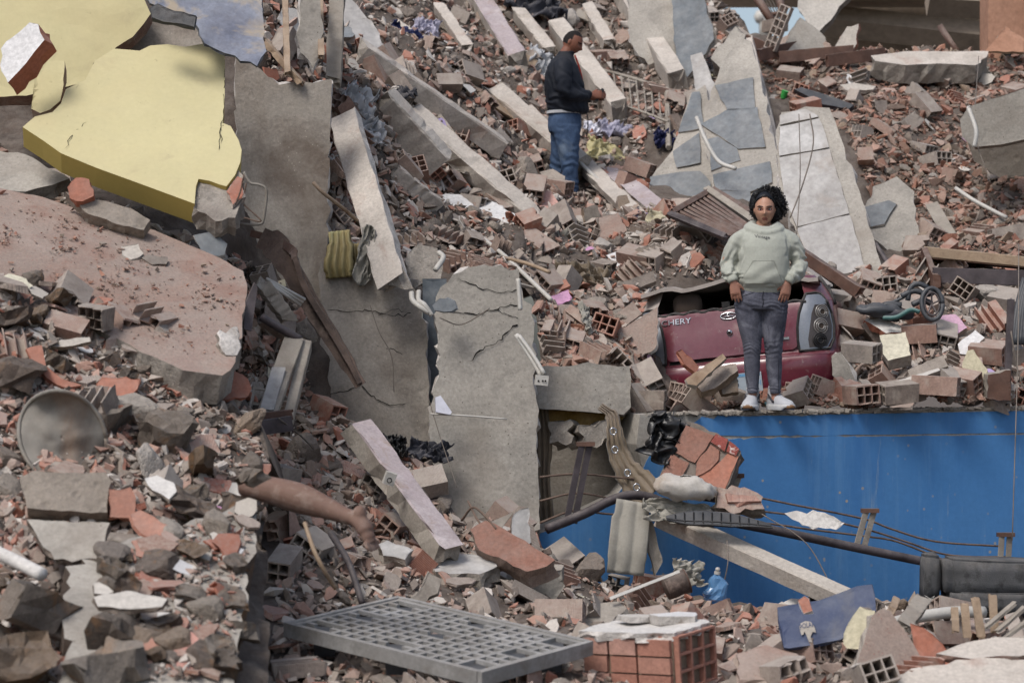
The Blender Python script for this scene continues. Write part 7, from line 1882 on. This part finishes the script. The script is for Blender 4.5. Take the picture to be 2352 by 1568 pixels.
for poly, dY, n, th, mats, lab, cat in [
    ([(2020, 770), (2080, 762), (2092, 815), (2040, 828), (2028, 812)], .55, (-.15, -.75, .6), .13, ('plaster_yellow', 'chunk'), "cream-faced plaster block in the middle of the brick heap", "plaster block"),
    ([(2150, 726), (2195, 722), (2222, 752), (2200, 766), (2180, 760)], .45, (.1, -.6, .8), .12, ('plaster_pink', 'brick'), "brick block with a bright pink top in the heap", "brick block"),
    ([(1985, 735), (2010, 725), (2075, 750), (2075, 762), (2035, 765)], .42, (0, -.6, .8), .06, ('plaster', 'terracotta'), "white plaster slab with an orange underside in the heap", "plaster slab"),
    ([(2200, 860), (2222, 805), (2235, 802), (2268, 848), (2265, 880), (2200, 868)], .5, (-.25, -.9, .2), .08, ('plaster_yellow', 'chunk'), "pale yellow wedge-shaped wall piece in the heap", "wall piece"),
    ([(1908, 820), (1930, 808), (1952, 840), (1965, 880), (1940, 885), (1912, 862)], .45, (-.5, -.8, .2), .06, ('concrete', 'plaster'), "grey upright slab piece beside the car's bumper", "slab piece"),
    ([(2040, 880), (2100, 862), (2155, 845), (2160, 850), (2100, 872), (2045, 888)], .55, (0, -.4, .9), .05, ('plaster', 'chunk'), "long white-edged slab strip in the lower heap", "slab strip"),
    ([(2085, 850), (2130, 828), (2165, 815), (2178, 840), (2120, 862), (2090, 866)], .5, (.0, -.7, .7), .08, ('chunk', 'chunk'), "mortar slab behind the long white-edged strip", "slab piece"),
    ([(2200, 790), (2240, 758), (2262, 775), (2225, 815), (2205, 812)], .45, (-.2, -.7, .6), .10, ('plaster', 'brick'), "white-faced brick standing below the orange open brick", "brick block"),
    ([(2270, 860), (2322, 850), (2322, 920), (2268, 915)], .55, (0, -1, .0), .2, ('brown_steel', 'wood_grey'), "brown wooden box front beside the dark post", "box"),
    ([(2035, 925), (2070, 912), (2100, 922), (2090, 935), (2050, 936)], .25, (0, -.5, .87), .03, ('concrete_pink', 'chunk'), "flat grey-pink tile lying on the ledge", "tile"),
    ([(1420, 755), (1470, 730), (1510, 705), (1512, 760), (1505, 800), (1470, 822), (1440, 800)], .35, (-.15, -.85, .5), .03, ('concrete_pink', 'plaster'), "large pale plaster sheet leaning on the car's left side", "plaster sheet"),
    ([(1575, 870), (1660, 812), (1668, 822), (1600, 885), (1580, 882)], 1.3, (.1, -.8, .5), .05, ('wood', 'chunk'), "earthy timber lump leaning on the bumper", "timber"),
    ([(1600, 885), (1650, 840), (1690, 835), (1695, 850), (1640, 892), (1612, 900)], 1.15, (-.1, -.7, .6), .07, ('brick', 'chunk'), "crumbling ribbed brick lump in front of the bumper", "brick block"),
    ([(1650, 870), (1692, 858), (1696, 900), (1660, 905)], .95, (.1, -.9, .3), .09, ('earth_rock', 'chunk'), "square earthy block left of the number plate", "block"),
    ([(1556, 806), (1566, 802), (1606, 842), (1598, 856), (1572, 836)], 1.1, (.5, -.7, .4), .03, ('terracotta', 'terracotta'), "dark orange brick slab propped on the tailgate", "brick slab"),
    ([(1200, 425), (1265, 440), (1285, 470), (1250, 480), (1200, 462)], .4, (0, -.55, .83), .08, ('pink_ceramic', 'chunk'), "pink slab below the man's near foot", "slab piece"),
    ([(1240, 395), (1270, 388), (1298, 405), (1296, 440), (1255, 425)], .5, (.1, -.7, .7), .12, ('chunk', 'concrete_edge'), "grey block hiding the man's back foot", "block"),
    ([(1340, 480), (1370, 470), (1385, 520), (1375, 555), (1345, 530)], .35, (.3, -.8, .4), .07, ('earth_rock', 'chunk'), "brown upright block below the man", "block"),
    ([(1240, 490), (1330, 478), (1380, 490), (1375, 515), (1300, 520), (1245, 518)], .45, (0, -.7, .7), .1, ('concrete_pink', 'chunk'), "wide beige block below the man's feet", "block"),
    ([(1420, 450), (1440, 448), (1460, 500), (1440, 520), (1420, 490)], .35, (.2, -.8, .5), .07, ('chunk', 'brick'), "brown tilted block right of the man's feet", "block"),
    ([(1375, 500), (1420, 488), (1440, 530), (1410, 560), (1378, 545)], .35, (0, -.7, .7), .06, ('concrete_pink', 'chunk'), "pinkish flat block below the tilted brown block", "block"),
    ([(1395, 585), (1425, 575), (1445, 600), (1420, 612)], .3, (0, -.7, .7), .02, ('plaster', 'plaster'), "clean white tile on the slope above the car", "tile"),
    ([(1405, 655), (1500, 622), (1508, 645), (1420, 680)], .35, (0, -.8, .6), .05, ('chunk', 'chunk'), "long mortar board lying above the car's left pillar", "board"),
    ([(1265, 680), (1305, 665), (1310, 690), (1275, 700)], .25, (0, -.7, .7), .02, ('plaster_pink', 'plaster_pink'), "bright pink plaster flake above the lintel", "plaster"),
    ([(1250, 660), (1300, 640), (1310, 655), (1268, 680)], .3, (0, -.6, .8), .03, ('terracotta', 'terracotta'), "orange tile flake above the pink one", "tile piece"),
    ([(1825, 205), (1840, 200), (1900, 218), (1960, 240), (1950, 250), (1890, 240)], .5, (0, -.7, .7), .05, ('charcoal_plastic', 'dark_steel'), "long dark grey bumper strip on the red slope", "strip"),
    ([(1928, 195), (1960, 190), (2012, 198), (2005, 206), (1950, 210)], .4, (0, -.6, .8), .04, ('plaster', 'brick'), "brightest white plaster flake on the red slope", "plaster"),
    ([(1945, 170), (1975, 175), (1975, 195), (1948, 192)], .35, (0, -.8, .5), .03, ('plaster', 'plaster'), "square white flake above the brightest one", "plaster"),
    ]:
    T = None
    cx, cy = sum(p[0] for p in poly) / len(poly), sum(p[1] for p in poly) / len(poly)
    qp(cat.replace(' ', '_'), poly, TY(cx, cy, dY), n, th, [M[mats[0]], M[mats[1]]], lab, cat, (.04, .006), kind="thing", relief=.006)
# dark post and cables at the right edge of the ledge
ps_ = beam("steel_post", (2312, 925, 18.35), (2322, 688, 18.4), .05, .05, [M['dark_steel']] * 3, "dark upright steel post at the right end of the ledge", "post", up=(0, -1, 0), rough=.001)
for i in range(5):
    wire_obj("black_hose", [(2325 + 6 * i, 790, 18.9), (2335 + 6 * i, 710 - 6 * i, 19.0), (2352 + 5 * i, 640, 19.1)], .022, M['charcoal_plastic'], ["leftmost", "second from left", "middle", "fourth from left", "rightmost"][i] + " black ribbed hose bundled behind the dark post", "hose", "black hoses bundled behind the dark post")
wire_obj("wire", [(2322, 760, 18.3), (2340, 860, 18.3), (2370, 930, 18.3)], .006, M['wire'], "grey wire stretched from the dark post to the ledge", "wire")

bl = empty("steel_balustrade", W(1460, 200, 25.2)); tag(bl, "thin steel balustrade lying on the slope right of the man's hands", "balustrade")
def bq(x, y): return W(x, y, TY(x, y, .35)) - bl.location
MB().tube([bq(1388, 162), bq(1460, 182), bq(1532, 206)], .022, 6).build("rail", M['wood_grey'], bl); MB().tube([bq(1400, 232), bq(1470, 255), bq(1535, 280)], .016, 6).build("rail", M['wood_grey'], bl)
for i in range(9):
    t = i / 8; MB().tube([bq(1392 + 138 * t, 164 + 42 * t), bq(1402 + 132 * t, 233 + 46 * t)], .009, 5).build("bar", M['wood_grey'], bl)
MB().tube([bq(1532, 204), bq(1536, 340)], .03, 6).build("end_post", M['wood_grey'], bl)
for i, (a, b, w_, lab) in enumerate([((1060, 188), (1185, 262), .10, "upper brown plank left of the man"), ((1075, 205), (1190, 275), .07, "lower brown plank left of the man"), ((985, 245), (1042, 318), .06, "dark narrow plank beside the longest joist"), ((905, 180), (985, 205), .08, "grey plank on the upper slope by the blue cloth"),
                                     ((1180, 120), (1230, 150), .09, "short brown plank behind the man's back"), ((1325, 30), (1395, 60), .08, "grey plank at the top behind the man"), ((1060, 395), (1150, 420), .07, "pale plank below the longest joist"), ((830, 400), (870, 470), .07, "grey plank right of the steep joist"),
                                     ((1150, 640), (1235, 665), .05, "thin plank at the top of the pale slab"), ((1990, 300), (2060, 280), .07, "grey plank on the red slope"), ((2140, 470), (2180, 540), .08, "pale plank below the red slope"), ((1940, 130), (2010, 165), .06, "brown lath at the top of the red slope")]):
    beam("plank", P1(*a, .3), P1(*b, .3), w_ * 1.6, .025, [M['wood'] if 'brown' in lab else M['wood_grey']] * 3, lab, "plank", up=(-.2, -.6, .75), rough=.004, segs=8)

M['green_cup'] = plain("green_plastic", "#3f9e4c", rough=.5, dust=.1)
mb = MB(); loft(mb, [(0, 0, 0, .028, .028), (0, 0, .05, .034, .034), (0, 0, .085, .038, .038)], 14); o = mb.build("cup", M['green_cup'], None, True); o.location = W(1798, 226, TY(1798, 226, .4)); o.rotation_euler = (.3, .3, 0); tag(o, "small bright green cup on the slope", "cup")
# ------------------------------------------------------------------ loose rubble
rs = random.Random(21)
M['slabby'] = stone("slab_faces", ["#9a948b", "#8d857b", "#a89f96", "#a39082", "#b0a9a1", "#8a8079"], rnd='obj', var=.3, nscale=5, fine=45, dust=.3, bump=.5, bscale=18, pits=10.)
def brickset(mat):
    out = []
    for i in range(14):
        if i % 7 < 2: a = dict(nx=3, ny=2, L=.29)
        elif i % 7 == 2: a = dict(nx=2, ny=2, L=.25, Wd=.14, H=.14)
        elif i % 7 == 3: a = dict(nx=3, ny=2, L=rs.uniform(.14, .22), jag1=.05)
        elif i % 7 == 4: a = dict(nx=3, ny=2, L=rs.uniform(.12, .2), jag1=.06, open_rows=1)
        elif i % 7 == 5: a = dict(nx=2, ny=2, L=rs.uniform(.12, .18), Wd=.14, H=.14, jag0=.03, jag1=.05)
        else: a = dict(nx=3, ny=1, L=rs.uniform(.15, .26), H=.075, jag1=.05, open_rows=1)
        out.append(brick_mesh("hollow_brick", rs, mat, **a))
    return out
BR = brickset(M['brick'])
SH = [shard_mesh("brick_shard", rs, [M['shard'], M['shard']], th=rs.uniform(.07, .14), ribs=rs.choice([0, 0, 0, 1, 2])) for _ in range(16)]
CH = [chunk_mesh("concrete_chunk", rs, M['chunk'], planes=rs.randint(8, 15), flat=(1, rs.uniform(.6, 1), rs.uniform(.4, .85))) for _ in range(16)]
ER = [chunk_mesh("earthy_rock", rs, M['earth_rock'], planes=rs.randint(6, 9), flat=(1, rs.uniform(.6, 1), rs.uniform(.35, .6)), rough=.05) for _ in range(4)] + [slab_rock("earthy_rock", rs, [M['earth_rock'], M['earth_rock']], th=rs.uniform(.16, .42), n=rs.randint(5, 8)) for _ in range(12)]
PW = [shard_mesh("plaster_shard", rs, [M['plaster'], M['chunk']], th=rs.uniform(.06, .12)) for _ in range(7)]
PY_ = [shard_mesh("plaster_shard", rs, [M['plaster_yellow'], M['chunk']], th=rs.uniform(.06, .12)) for _ in range(4)]
PP = [shard_mesh("plaster_shard", rs, [M['plaster_pink'], M['chunk']], th=rs.uniform(.06, .12)) for _ in range(4)]
TC = [shard_mesh("terracotta_piece", rs, [M['terracotta'], M['terracotta']], th=.07, ribs=rs.choice([1, 2, 3])) for _ in range(6)]
MF = [slab_rock("masonry_fragment", rs, [M['chunk'], M['brick']], th=rs.uniform(.25, .45), n=rs.randint(4, 6), rough=.04) for _ in range(8)]
SP = [slab_rock("slab_piece", rs, [M['slabby'], M['concrete_edge']], th=rs.uniform(.10, .2), n=rs.randint(5, 8), rough=.03) for _ in range(9)]
def stick_mesh(i):
    r_ = random.Random(i)
    pts = [Vector((t - .5, r_.gauss(0, .012), r_.gauss(0, .012))) for t in np.linspace(0, 1, 5)]
    return MB().tube(pts, .022 if i % 2 else .035, 4, flat=r_.choice([.4, 1.])).mesh("wood_stick", M['wood'] if i % 3 else M['wood_grey'])
ST = [stick_mesh(i) for i in range(6)]

REG = {
 'A': (T1, [(610, 0), (1240, 0), (1240, 320), (1010, 600), (775, 635), (765, 200)], "on the upper slope left of the man"),
 'B': (T1, [(1010, 600), (1230, 320), (1480, 320), (1500, 480), (1540, 640), (1480, 720), (1420, 838), (1255, 838), (1230, 690), (1190, 640)], "on the slope below the man"),
 'C': (T1, [(1240, -20), (1600, -20), (1690, 50), (1720, 120), (1600, 320), (1240, 320)], "on the upper slope behind the man"),
 'D': (T1, [(1720, 110), (2360, 128), (2360, 630), (2120, 640), (2030, 520), (1930, 300), (1790, 240)], "on the red slope at the upper right"),
 'E': (T1, [(1890, 640), (2360, 640), (2360, 925), (1930, 925), (1905, 800)], "in the brick heap right of the red car"),
 'F': (T1, [(1460, 912), (2360, 905), (2360, 931), (1470, 937)], "along the ledge above the blue wall"),
 'G': (T1, [(1250, 730), (1400, 700), (1500, 760), (1505, 900), (1470, 920), (1440, 842), (1250, 842)], "left of the red car above the lintel"),
 'H': (T2, [(-20, 650), (200, 730), (400, 840), (540, 900), (600, 1020), (610, 1180), (520, 1180), (300, 1250), (260, 1600), (-20, 1600)], "in the near mound at the lower left"),
 'I': (T3, [(600, 930), (740, 940), (860, 1040), (985, 1070), (1050, 1200), (1230, 1225), (1100, 1330), (860, 1330), (640, 1250)], "in the gully below the standing slabs"),
 'J': (T3, [(640, 1250), (860, 1300), (1240, 1250), (1500, 1380), (1560, 1600), (620, 1600)], "around the grey plastic pallet"),
 'K': (T3, [(1450, 1380), (1700, 1390), (2360, 1402), (2360, 1600), (1480, 1600)], "in the heap at the foot of the blue wall"),
 'M': (T1, [(1500, 480), (1600, 500), (1680, 560), (1830, 580), (1900, 640), (1880, 660), (1700, 632), (1540, 640)], "on the slope above the car roof"),
 'N': (T1, [(760, 160), (800, 300), (800, 600), (760, 620), (740, 300)], "beside the top of the stained slab"),
 'O': (T4, [(560, -20), (760, -20), (760, 190), (620, 170)], "in the top left debris beyond the yellow slab"),
 'P': (T2, [(-20, 645), (200, 722), (400, 828), (540, 856), (545, 905), (380, 885), (180, 790), (-20, 705)], "along the lower edge of the dusty slab"),
 'L': (T4, [(-20, 330), (80, 400), (160, 430), (430, 560), (620, 640), (700, 760), (700, 930), (560, 900), (560, 640), (300, 520), (0, 430)], "between the yellow slab and the dusty slab"),
}
KIND = {
 'hollow_brick': (BR, (1., 1.), "brick", "dusty hollow clay brick", 'b'),
 'brick_shard': (SH, (.12, .30), "brick shard", "flat broken clay brick shard", 's'),
 'concrete_chunk': (CH, (.11, .30), "concrete chunk", "rough grey concrete chunk", 'c'),
 'earthy_rock': (ER, (.16, .42), "rock", "brown earth-stained rubble rock", 'e'),
 'plaster_shard': (PW, (.12, .30), "plaster", "white plaster shard", 'w'),
 'yellow_plaster_shard': (PY_, (.12, .28), "plaster", "pale yellow painted plaster shard", 'w'),
 'pink_plaster_shard': (PP, (.10, .22), "plaster", "pink painted plaster shard", 'w'),
 'terracotta_piece': (TC, (.18, .34), "tile piece", "orange ribbed terracotta piece", 's'),
 'masonry_fragment': (MF, (.22, .42), "masonry", "broken mortar and brick masonry lump", 'c'),
 'wood_stick': (ST, (.3, .9), "wood", "splintered wooden stick", 't'),
 'slab_piece': (SP, (.30, .62), "slab piece", "flat grey concrete slab piece", 'w'),
}
#            brick shard chunk rock white yellow pink terra masonry stick
CNT = {
 'A': (34, 45, 34, 0, 14, 3, 6, 8, 18, 14, 16), 'B': (30, 32, 28, 0, 9, 3, 7, 5, 12, 10, 10), 'C': (24, 24, 22, 0, 8, 2, 3, 5, 12, 8, 10),
 'D': (34, 45, 32, 0, 9, 1, 2, 8, 9, 8, 6), 'E': (34, 14, 16, 0, 6, 4, 4, 3, 8, 4, 3), 'F': (10, 14, 12, 0, 5, 1, 2, 2, 0, 0, 0),
 'G': (8, 8, 8, 0, 3, 1, 3, 2, 2, 1, 2), 'H': (6, 36, 26, 60, 9, 5, 1, 16, 8, 3, 14), 'I': (12, 18, 22, 12, 4, 1, 1, 4, 8, 6, 8),
 'J': (18, 14, 26, 8, 4, 1, 0, 5, 10, 4, 12), 'K': (28, 18, 26, 4, 9, 2, 2, 8, 12, 8, 12), 'L': (4, 8, 10, 6, 3, 3, 0, 3, 5, 3, 4),
 'P': (4, 10, 8, 10, 4, 3, 0, 10, 5, 2, 5),
 'M': (10, 8, 10, 0, 6, 1, 2, 3, 5, 3, 4), 'N': (4, 5, 6, 0, 3, 0, 1, 2, 3, 3, 2), 'O': (3, 5, 9, 4, 4, 0, 0, 2, 4, 4, 4),
}
AVOID = [[(1485, 625), (1890, 625), (1935, 905), (1495, 915)], [(1655, 420), (1860, 420), (1830, 935), (1690, 935)], [(1245, 60), (1385, 60), (1345, 455), (1245, 455)],
         [(690, 1100), (870, 1140), (880, 1265), (800, 1230)], [(650, 1380), (1360, 1460), (1360, 1560), (650, 1560)]]
OCC = {}
SCAT = []
def free(T, px, py, rad, used):
    for (x, y, r) in used:
        if (x - px) ** 2 + (y - py) ** 2 < ((r + rad) * .62) ** 2: return False
    return True
for rk, (T, poly, phrase) in REG.items():
    used = OCC.setdefault(rk, [])
    for (kn, (protos, sz, cat, desc, code)), n in zip(KIND.items(), CNT[rk]):
        for _ in range(n):
            for tries in range(14):
                px, py = rand_in(poly, rs)
                if any(in_poly(px, py, a) for a in AVOID): continue
                s = rs.uniform(*sz) if sz[0] != sz[1] else rs.uniform(.92, 1.05)
                if kn != 'hollow_brick': s = sz[0] + (sz[1] - sz[0]) * rs.random() ** 1.6
                if rk in 'F' and kn != 'hollow_brick': s *= .6
                Yd = float(T.depth(px, py))
                rad = (s * .5 if kn != 'hollow_brick' else .13) / (K * Yd)
                if free(T, px, py, rad, used): break
            else:
                continue
            used.append((px, py, rad))
            p, nrm = T.at(px, py)
            tilt = {'b': .8, 's': .45, 'c': .9, 'e': .8, 'w': .4, 't': .35}[code]
            q = rand_rot(nrm, rs, tilt)
            if code == 't':
                q = rand_rot(nrm, rs, .3) @ Quaternion((0, 1, 0), rs.gauss(0, .25))
            lift = {'b': .06, 's': .03, 'c': .16 * s, 'e': .15 * s, 'w': .04, 't': .05}[code] + (.12 * rs.random() if rk == 'P' else 0)
            o = put(kn if 'plaster' not in kn else 'plaster_shard', rs.choice(protos), None, p + nrm * lift)
            o.rotation_mode = 'QUATERNION'; o.rotation_quaternion = q
            o.scale = (s, s, s) if code != 't' else (s, 1, 1)
            tag(o, desc, cat, desc + "s " + phrase); SCAT.append((o, desc, phrase, px, py))

# every scattered piece is named by its nearest landmark
ANC = [("steep pale joist", 845, 460), ("longest joist", 1000, 240), ("joist ending below the man", 1095, 395), ("pink-topped joist", 1140, 70), ("topmost long joist", 1490, 90), ("joist behind the man's head", 1350, 165),
       ("man", 1300, 270), ("long plaster board", 1095, 480), ("white plastic bag", 822, 250), ("dark blue cloth", 930, 85), ("dark tarpaulin", 1225, 18), ("twisted grey cloth", 1310, 575), ("brown cloth bundle", 1340, 640),
       ("slate-tiled slabs", 1660, 330), ("white tiled slab", 1890, 450), ("steel roof frame", 1640, 495), ("bright blue cloth", 1522, 322), ("heavy concrete beam", 2280, 280), ("soffit of the building", 2080, 60), ("pale roof slab edge", 2140, 135),
       ("short grey slab", 2060, 520), ("brown steel frame", 2220, 610), ("pushchair", 2090, 695), ("dark post", 2315, 800), ("red car", 1700, 770), ("concrete lintel", 1340, 895), ("pale standing slab", 1110, 900), ("cracked standing slab", 860, 850),
       ("lilac joist", 930, 1130), ("bare leg", 740, 1165), ("pallet", 1000, 1465), ("masonry block", 1460, 1490), ("navy lid", 1895, 1410), ("black seat", 2250, 1345), ("crushed can", 1560, 1345), ("white post", 1730, 1280), ("beige triangular wall piece", 2050, 1500),
       ("wooden stakes", 2240, 1410), ("drum lid", 145, 990), ("dusty slab", 300, 660), ("large orange tile piece", 515, 875), ("cement sheet", 160, 1240), ("pink ceramic piece", 445, 1500), ("widest white flake", 300, 1375), ("window frame", 640, 900),
       ("big yellow slab", 300, 290), ("rusty steel profile", 700, 720), ("brown brick wall piece", 1180, 1255), ("pale flat concrete piece", 1060, 1295), ("broad brown flake", 1340, 1420), ("cream plaster block", 2055, 795), ("pink-topped block", 2185, 745),
       ("green cup", 1800, 220), ("dark bumper strip", 1890, 225), ("leaning brick wall", 1850, 85), ("plastic pipe", 2110, 1420), ("grey sheet", 470, 60), ("blue and white wall panel", 815, 60), ("white pipe on the slope", 2250, 465)]
ORD = ["closest", "second closest", "third closest", "fourth closest", "fifth closest", "sixth closest", "seventh closest", "eighth closest", "ninth closest", "tenth closest"]
buck = {}
for o, desc, phrase, px, py in SCAT:
    nm, ax, ay = min(ANC, key=lambda a: (a[1] - px) ** 2 + (a[2] - py) ** 2)
    dx, dy = px - ax, py - ay
    rel = ("right of" if dx > 0 else "left of") if abs(dx) > abs(dy) else ("below" if dy > 0 else "above")
    buck.setdefault((desc, rel, nm), []).append((dx * dx + dy * dy, o))
for (desc, rel, nm), L in buck.items():
    L.sort(key=lambda t: t[0])
    for i, (_, o) in enumerate(L):
        pre = "" if len(L) == 1 else (ORD[i] + " " if i < len(ORD) else "distant ")
        o["label"] = pre + desc + " " + rel + " the " + nm

# small rubble: real pieces, too many and too small to count
def tri_proto(me):
    bm = bmesh.new(); bm.from_mesh(me); bmesh.ops.triangulate(bm, faces=bm.faces[:])
    v = np.array([x.co[:] for x in bm.verts]); f = np.array([[q.index for q in t.verts] for t in bm.faces]); bm.free()
    return v, f
def lump(i, k=8):
    r_ = random.Random(i); bm = bmesh.new()
    fl = (1, r_.uniform(.5, .9), r_.uniform(.3, .7))
    for _ in range(k):
        d = Vector((r_.uniform(-1, 1), r_.uniform(-1, 1), r_.uniform(-1, 1))) * .62
        bm.verts.new((d.x * fl[0], d.y * fl[1], d.z * fl[2]))
    r = bmesh.ops.convex_hull(bm, input=bm.verts[:])
    for v in [g for g in r["geom_interior"] if isinstance(g, bmesh.types.BMVert)]: bm.verts.remove(v)
    me = bpy.data.meshes.new("t"); bm.to_mesh(me); bm.free(); return me
def prism(i):
    r_ = random.Random(i + 50)
    return shard_mesh("t", r_, [M['small']], th=r_.uniform(.12, .28), n=r_.randint(3, 6), jagged=False)
def mid_(i):
    r_ = random.Random(i + 90)
    return lump(i + 300, 12)
SM = [tri_proto(lump(i)) for i in range(5)] + [tri_proto(prism(i)) for i in range(9)]
MD = [tri_proto(mid_(i)) for i in range(6)] + [tri_proto(shard_mesh("t", random.Random(i + 200), [M['small']], th=.14, ribs=i % 3)) for i in range(6)]
def rotmats(q):
    q = q / np.linalg.norm(q, axis=1, keepdims=True)
    w, x, y, z = q.T
    return np.stack([np.stack([1 - 2 * (y * y + z * z), 2 * (x * y - z * w), 2 * (x * z + y * w)], -1),
                     np.stack([2 * (x * y + z * w), 1 - 2 * (x * x + z * z), 2 * (y * z - x * w)], -1),
                     np.stack([2 * (x * z - y * w), 2 * (y * z + x * w), 1 - 2 * (x * x + y * y)], -1)], 1)
nr = np.random.default_rng(5)
def batch(protos, pos, nrm, size, lift=.25, tilt=.5):
    V, F, base = [], [], 0
    n = len(pos); which = nr.integers(0, len(protos), n)
    for k, (v, f) in enumerate(protos):
        m = which == k
        c = int(m.sum())
        if not c: continue
        nn = nrm[m] + nr.normal(0, tilt, (c, 3)); nn /= np.linalg.norm(nn, axis=1, keepdims=True)
        t = nr.normal(0, 1, (c, 3)); t -= nn * (t * nn).sum(1, keepdims=True); t /= np.linalg.norm(t, axis=1, keepdims=True)
        R = np.stack([t, np.cross(nn, t), nn], -1)
        sc = size[m][:, None] * np.stack([np.ones(c), nr.uniform(.55, 1, c), nr.uniform(.6, 1.1, c)], -1)
        vv = np.einsum('nij,nvj->nvi', R, v[None] * sc[:, None, :]) + (pos[m] + nrm[m] * (size[m][:, None] * lift))[:, None, :]
        ff = f[None] + (base + np.arange(c) * len(v))[:, None, None]
        V.append(vv.reshape(-1, 3)); F.append(ff.reshape(-1, 3)); base += c * len(v)
    return np.concatenate(V), np.concatenate(F)
def tri_object(name, V, F, mat):
    me = bpy.data.meshes.new(name)
    me.vertices.add(len(V)); me.vertices.foreach_set("co", V.ravel().astype(np.float32))
    me.loops.add(F.size); me.loops.foreach_set("vertex_index", F.ravel().astype(np.int32))
    me.polygons.add(len(F)); me.polygons.foreach_set("loop_start", np.arange(0, F.size, 3, dtype=np.int32))
    me.update(calc_edges=True)
    me.shade_flat()
    me.materials.append(mat)
    return put(name, me)
SMALLN = {'A': (5600, 2000), 'B': (3800, 1400), 'C': (3200, 1100), 'D': (7500, 1900), 'E': (2600, 700), 'F': (5200, 620), 'G': (2100, 420), 'H': (6500, 1700), 'I': (2800, 800), 'J': (2800, 700), 'K': (3200, 800), 'L': (1300, 260), 'P': (1800, 420), 'M': (1400, 300), 'N': (900, 160), 'O': (900, 200)}
for rk, (T, poly, phrase) in REG.items():
    for tier, n in enumerate(SMALLN[rk]):
        ps, ns, ss = [], [], []
        for _ in range(n):
            px, py = rand_in(poly, rs)
            if tier == 1 and any(in_poly(px, py, a) for a in AVOID[:1]): continue
            p, q = T.at(px, py)
            ps.append(p[:]); ns.append(q[:])
            ss.append(min(.085, .028 * math.exp(rs.gauss(0, .55))) if tier == 0 else rs.uniform(.06, .15))
        ss = np.array(ss) * (.7 if rk == 'F' else .8 if rk in 'H' else 1.)
        V, F = batch(SM if tier == 0 else MD, np.array(ps), np.array(ns), ss, lift=.3 if tier == 0 else .2)
        o = tri_object("small_rubble", V, F, M['small_red'] if rk in 'DFG' else M['small'])
        tag(o, ("fine" if tier == 0 else "coarse") + " mixed brick and mortar rubble " + phrase, "rubble", None, "stuff")
# brick crumbs strewn over the dusty slab
n_ = Vector((.20, -.42, .885)).normalized(); p0 = W(250, 620, 14.9)
ps, ss = [], []
cl = [rand_in([(0, 450), (330, 530), (555, 630), (545, 820), (420, 840), (100, 690), (0, 640)], rs) for _ in range(30)]
for _ in range(1500):
    if rs.random() < .6:
        c = rs.choice(cl); px, py = c[0] + rs.gauss(0, 16), c[1] + rs.gauss(0, 7)
    else: px, py = rand_in([(0, 440), (330, 530), (560, 640), (540, 835), (300, 790), (0, 640)], rs)
    if not in_poly(px, py, [(-10, 436), (330, 526), (556, 628), (540, 828), (420, 842), (100, 695), (-10, 640)]): continue
    ps.append(on_plane(px, py, p0, n_)[:]); ss.append(.010 * math.exp(rs.gauss(0, .75)))
ps = np.array(ps); V, F = batch(SM, ps, np.repeat(np.array(n_)[None], len(ps), 0), np.minimum(np.array(ss), .05), .3, .25)
tag(tri_object("brick_crumbs", V, F, M['small_red']), "small red brick crumbs strewn over the dusty slab", "rubble", None, "stuff")

# shards and crumbs on the near broken floor
n_ = Vector((.18, -.40, .90)).normalized(); p0 = W(500, 1300, 11.8)
fl = [(240, 1285), (450, 1200), (580, 1175), (578, 1240), (555, 1320), (545, 1400), (525, 1560), (240, 1560)]
ps, ss = [], []
for _ in range(2600):
    px, py = rand_in(fl, rs); ps.append(on_plane(px, py, p0, n_)[:]); ss.append(.016 * math.exp(rs.gauss(0, .7)))
ps = np.array(ps); V, F = batch(SM, ps, np.repeat(np.array(n_)[None], len(ps), 0), np.minimum(np.array(ss), .07), .3, .3)
tag(tri_object("brick_crumbs", V, F, M['small']), "small brick and mortar crumbs on the near broken floor", "rubble", None, "stuff")
NF = [(SH, (.08, .2), "brick shard", "flat broken clay brick shard", "brick_shard", 22), (TC, (.1, .22), "tile piece", "orange ribbed terracotta piece", "terracotta_piece", 10), (ER, (.12, .26), "rock", "brown earth-stained rubble rock", "earthy_rock", 16), (PW, (.08, .18), "plaster", "white plaster shard", "plaster_shard", 7), (CH, (.08, .2), "concrete chunk", "rough grey concrete chunk", "concrete_chunk", 10)]
spots_ = []
for protos, sz, cat, desc, nm, n in NF:
    for _ in range(n):
        px, py = rand_in(fl, rs); s = rs.uniform(*sz)
        o = put(nm, rs.choice(protos), None, on_plane(px, py, p0, n_) + n_ * (.15 * s)); o.rotation_mode = 'QUATERNION'; o.rotation_quaternion = rand_rot(n_, rs, .3); o.scale = (s,) * 3
        tag(o, desc, cat, desc + "s on the near broken floor"); spots_.append((o, desc, px, py))
cnt_ = {}
for o, desc, px, py in sorted(spots_, key=lambda t: t[3]):
    i = cnt_[desc] = cnt_.get(desc, -1) + 1
    o["label"] = (["topmost"] + [w + " highest" for w in "second third fourth fifth sixth seventh eighth ninth tenth eleventh twelfth thirteenth fourteenth fifteenth sixteenth seventeenth eighteenth nineteenth twentieth twenty-first twenty-second".split()])[i] + " " + desc + " on the near broken floor"
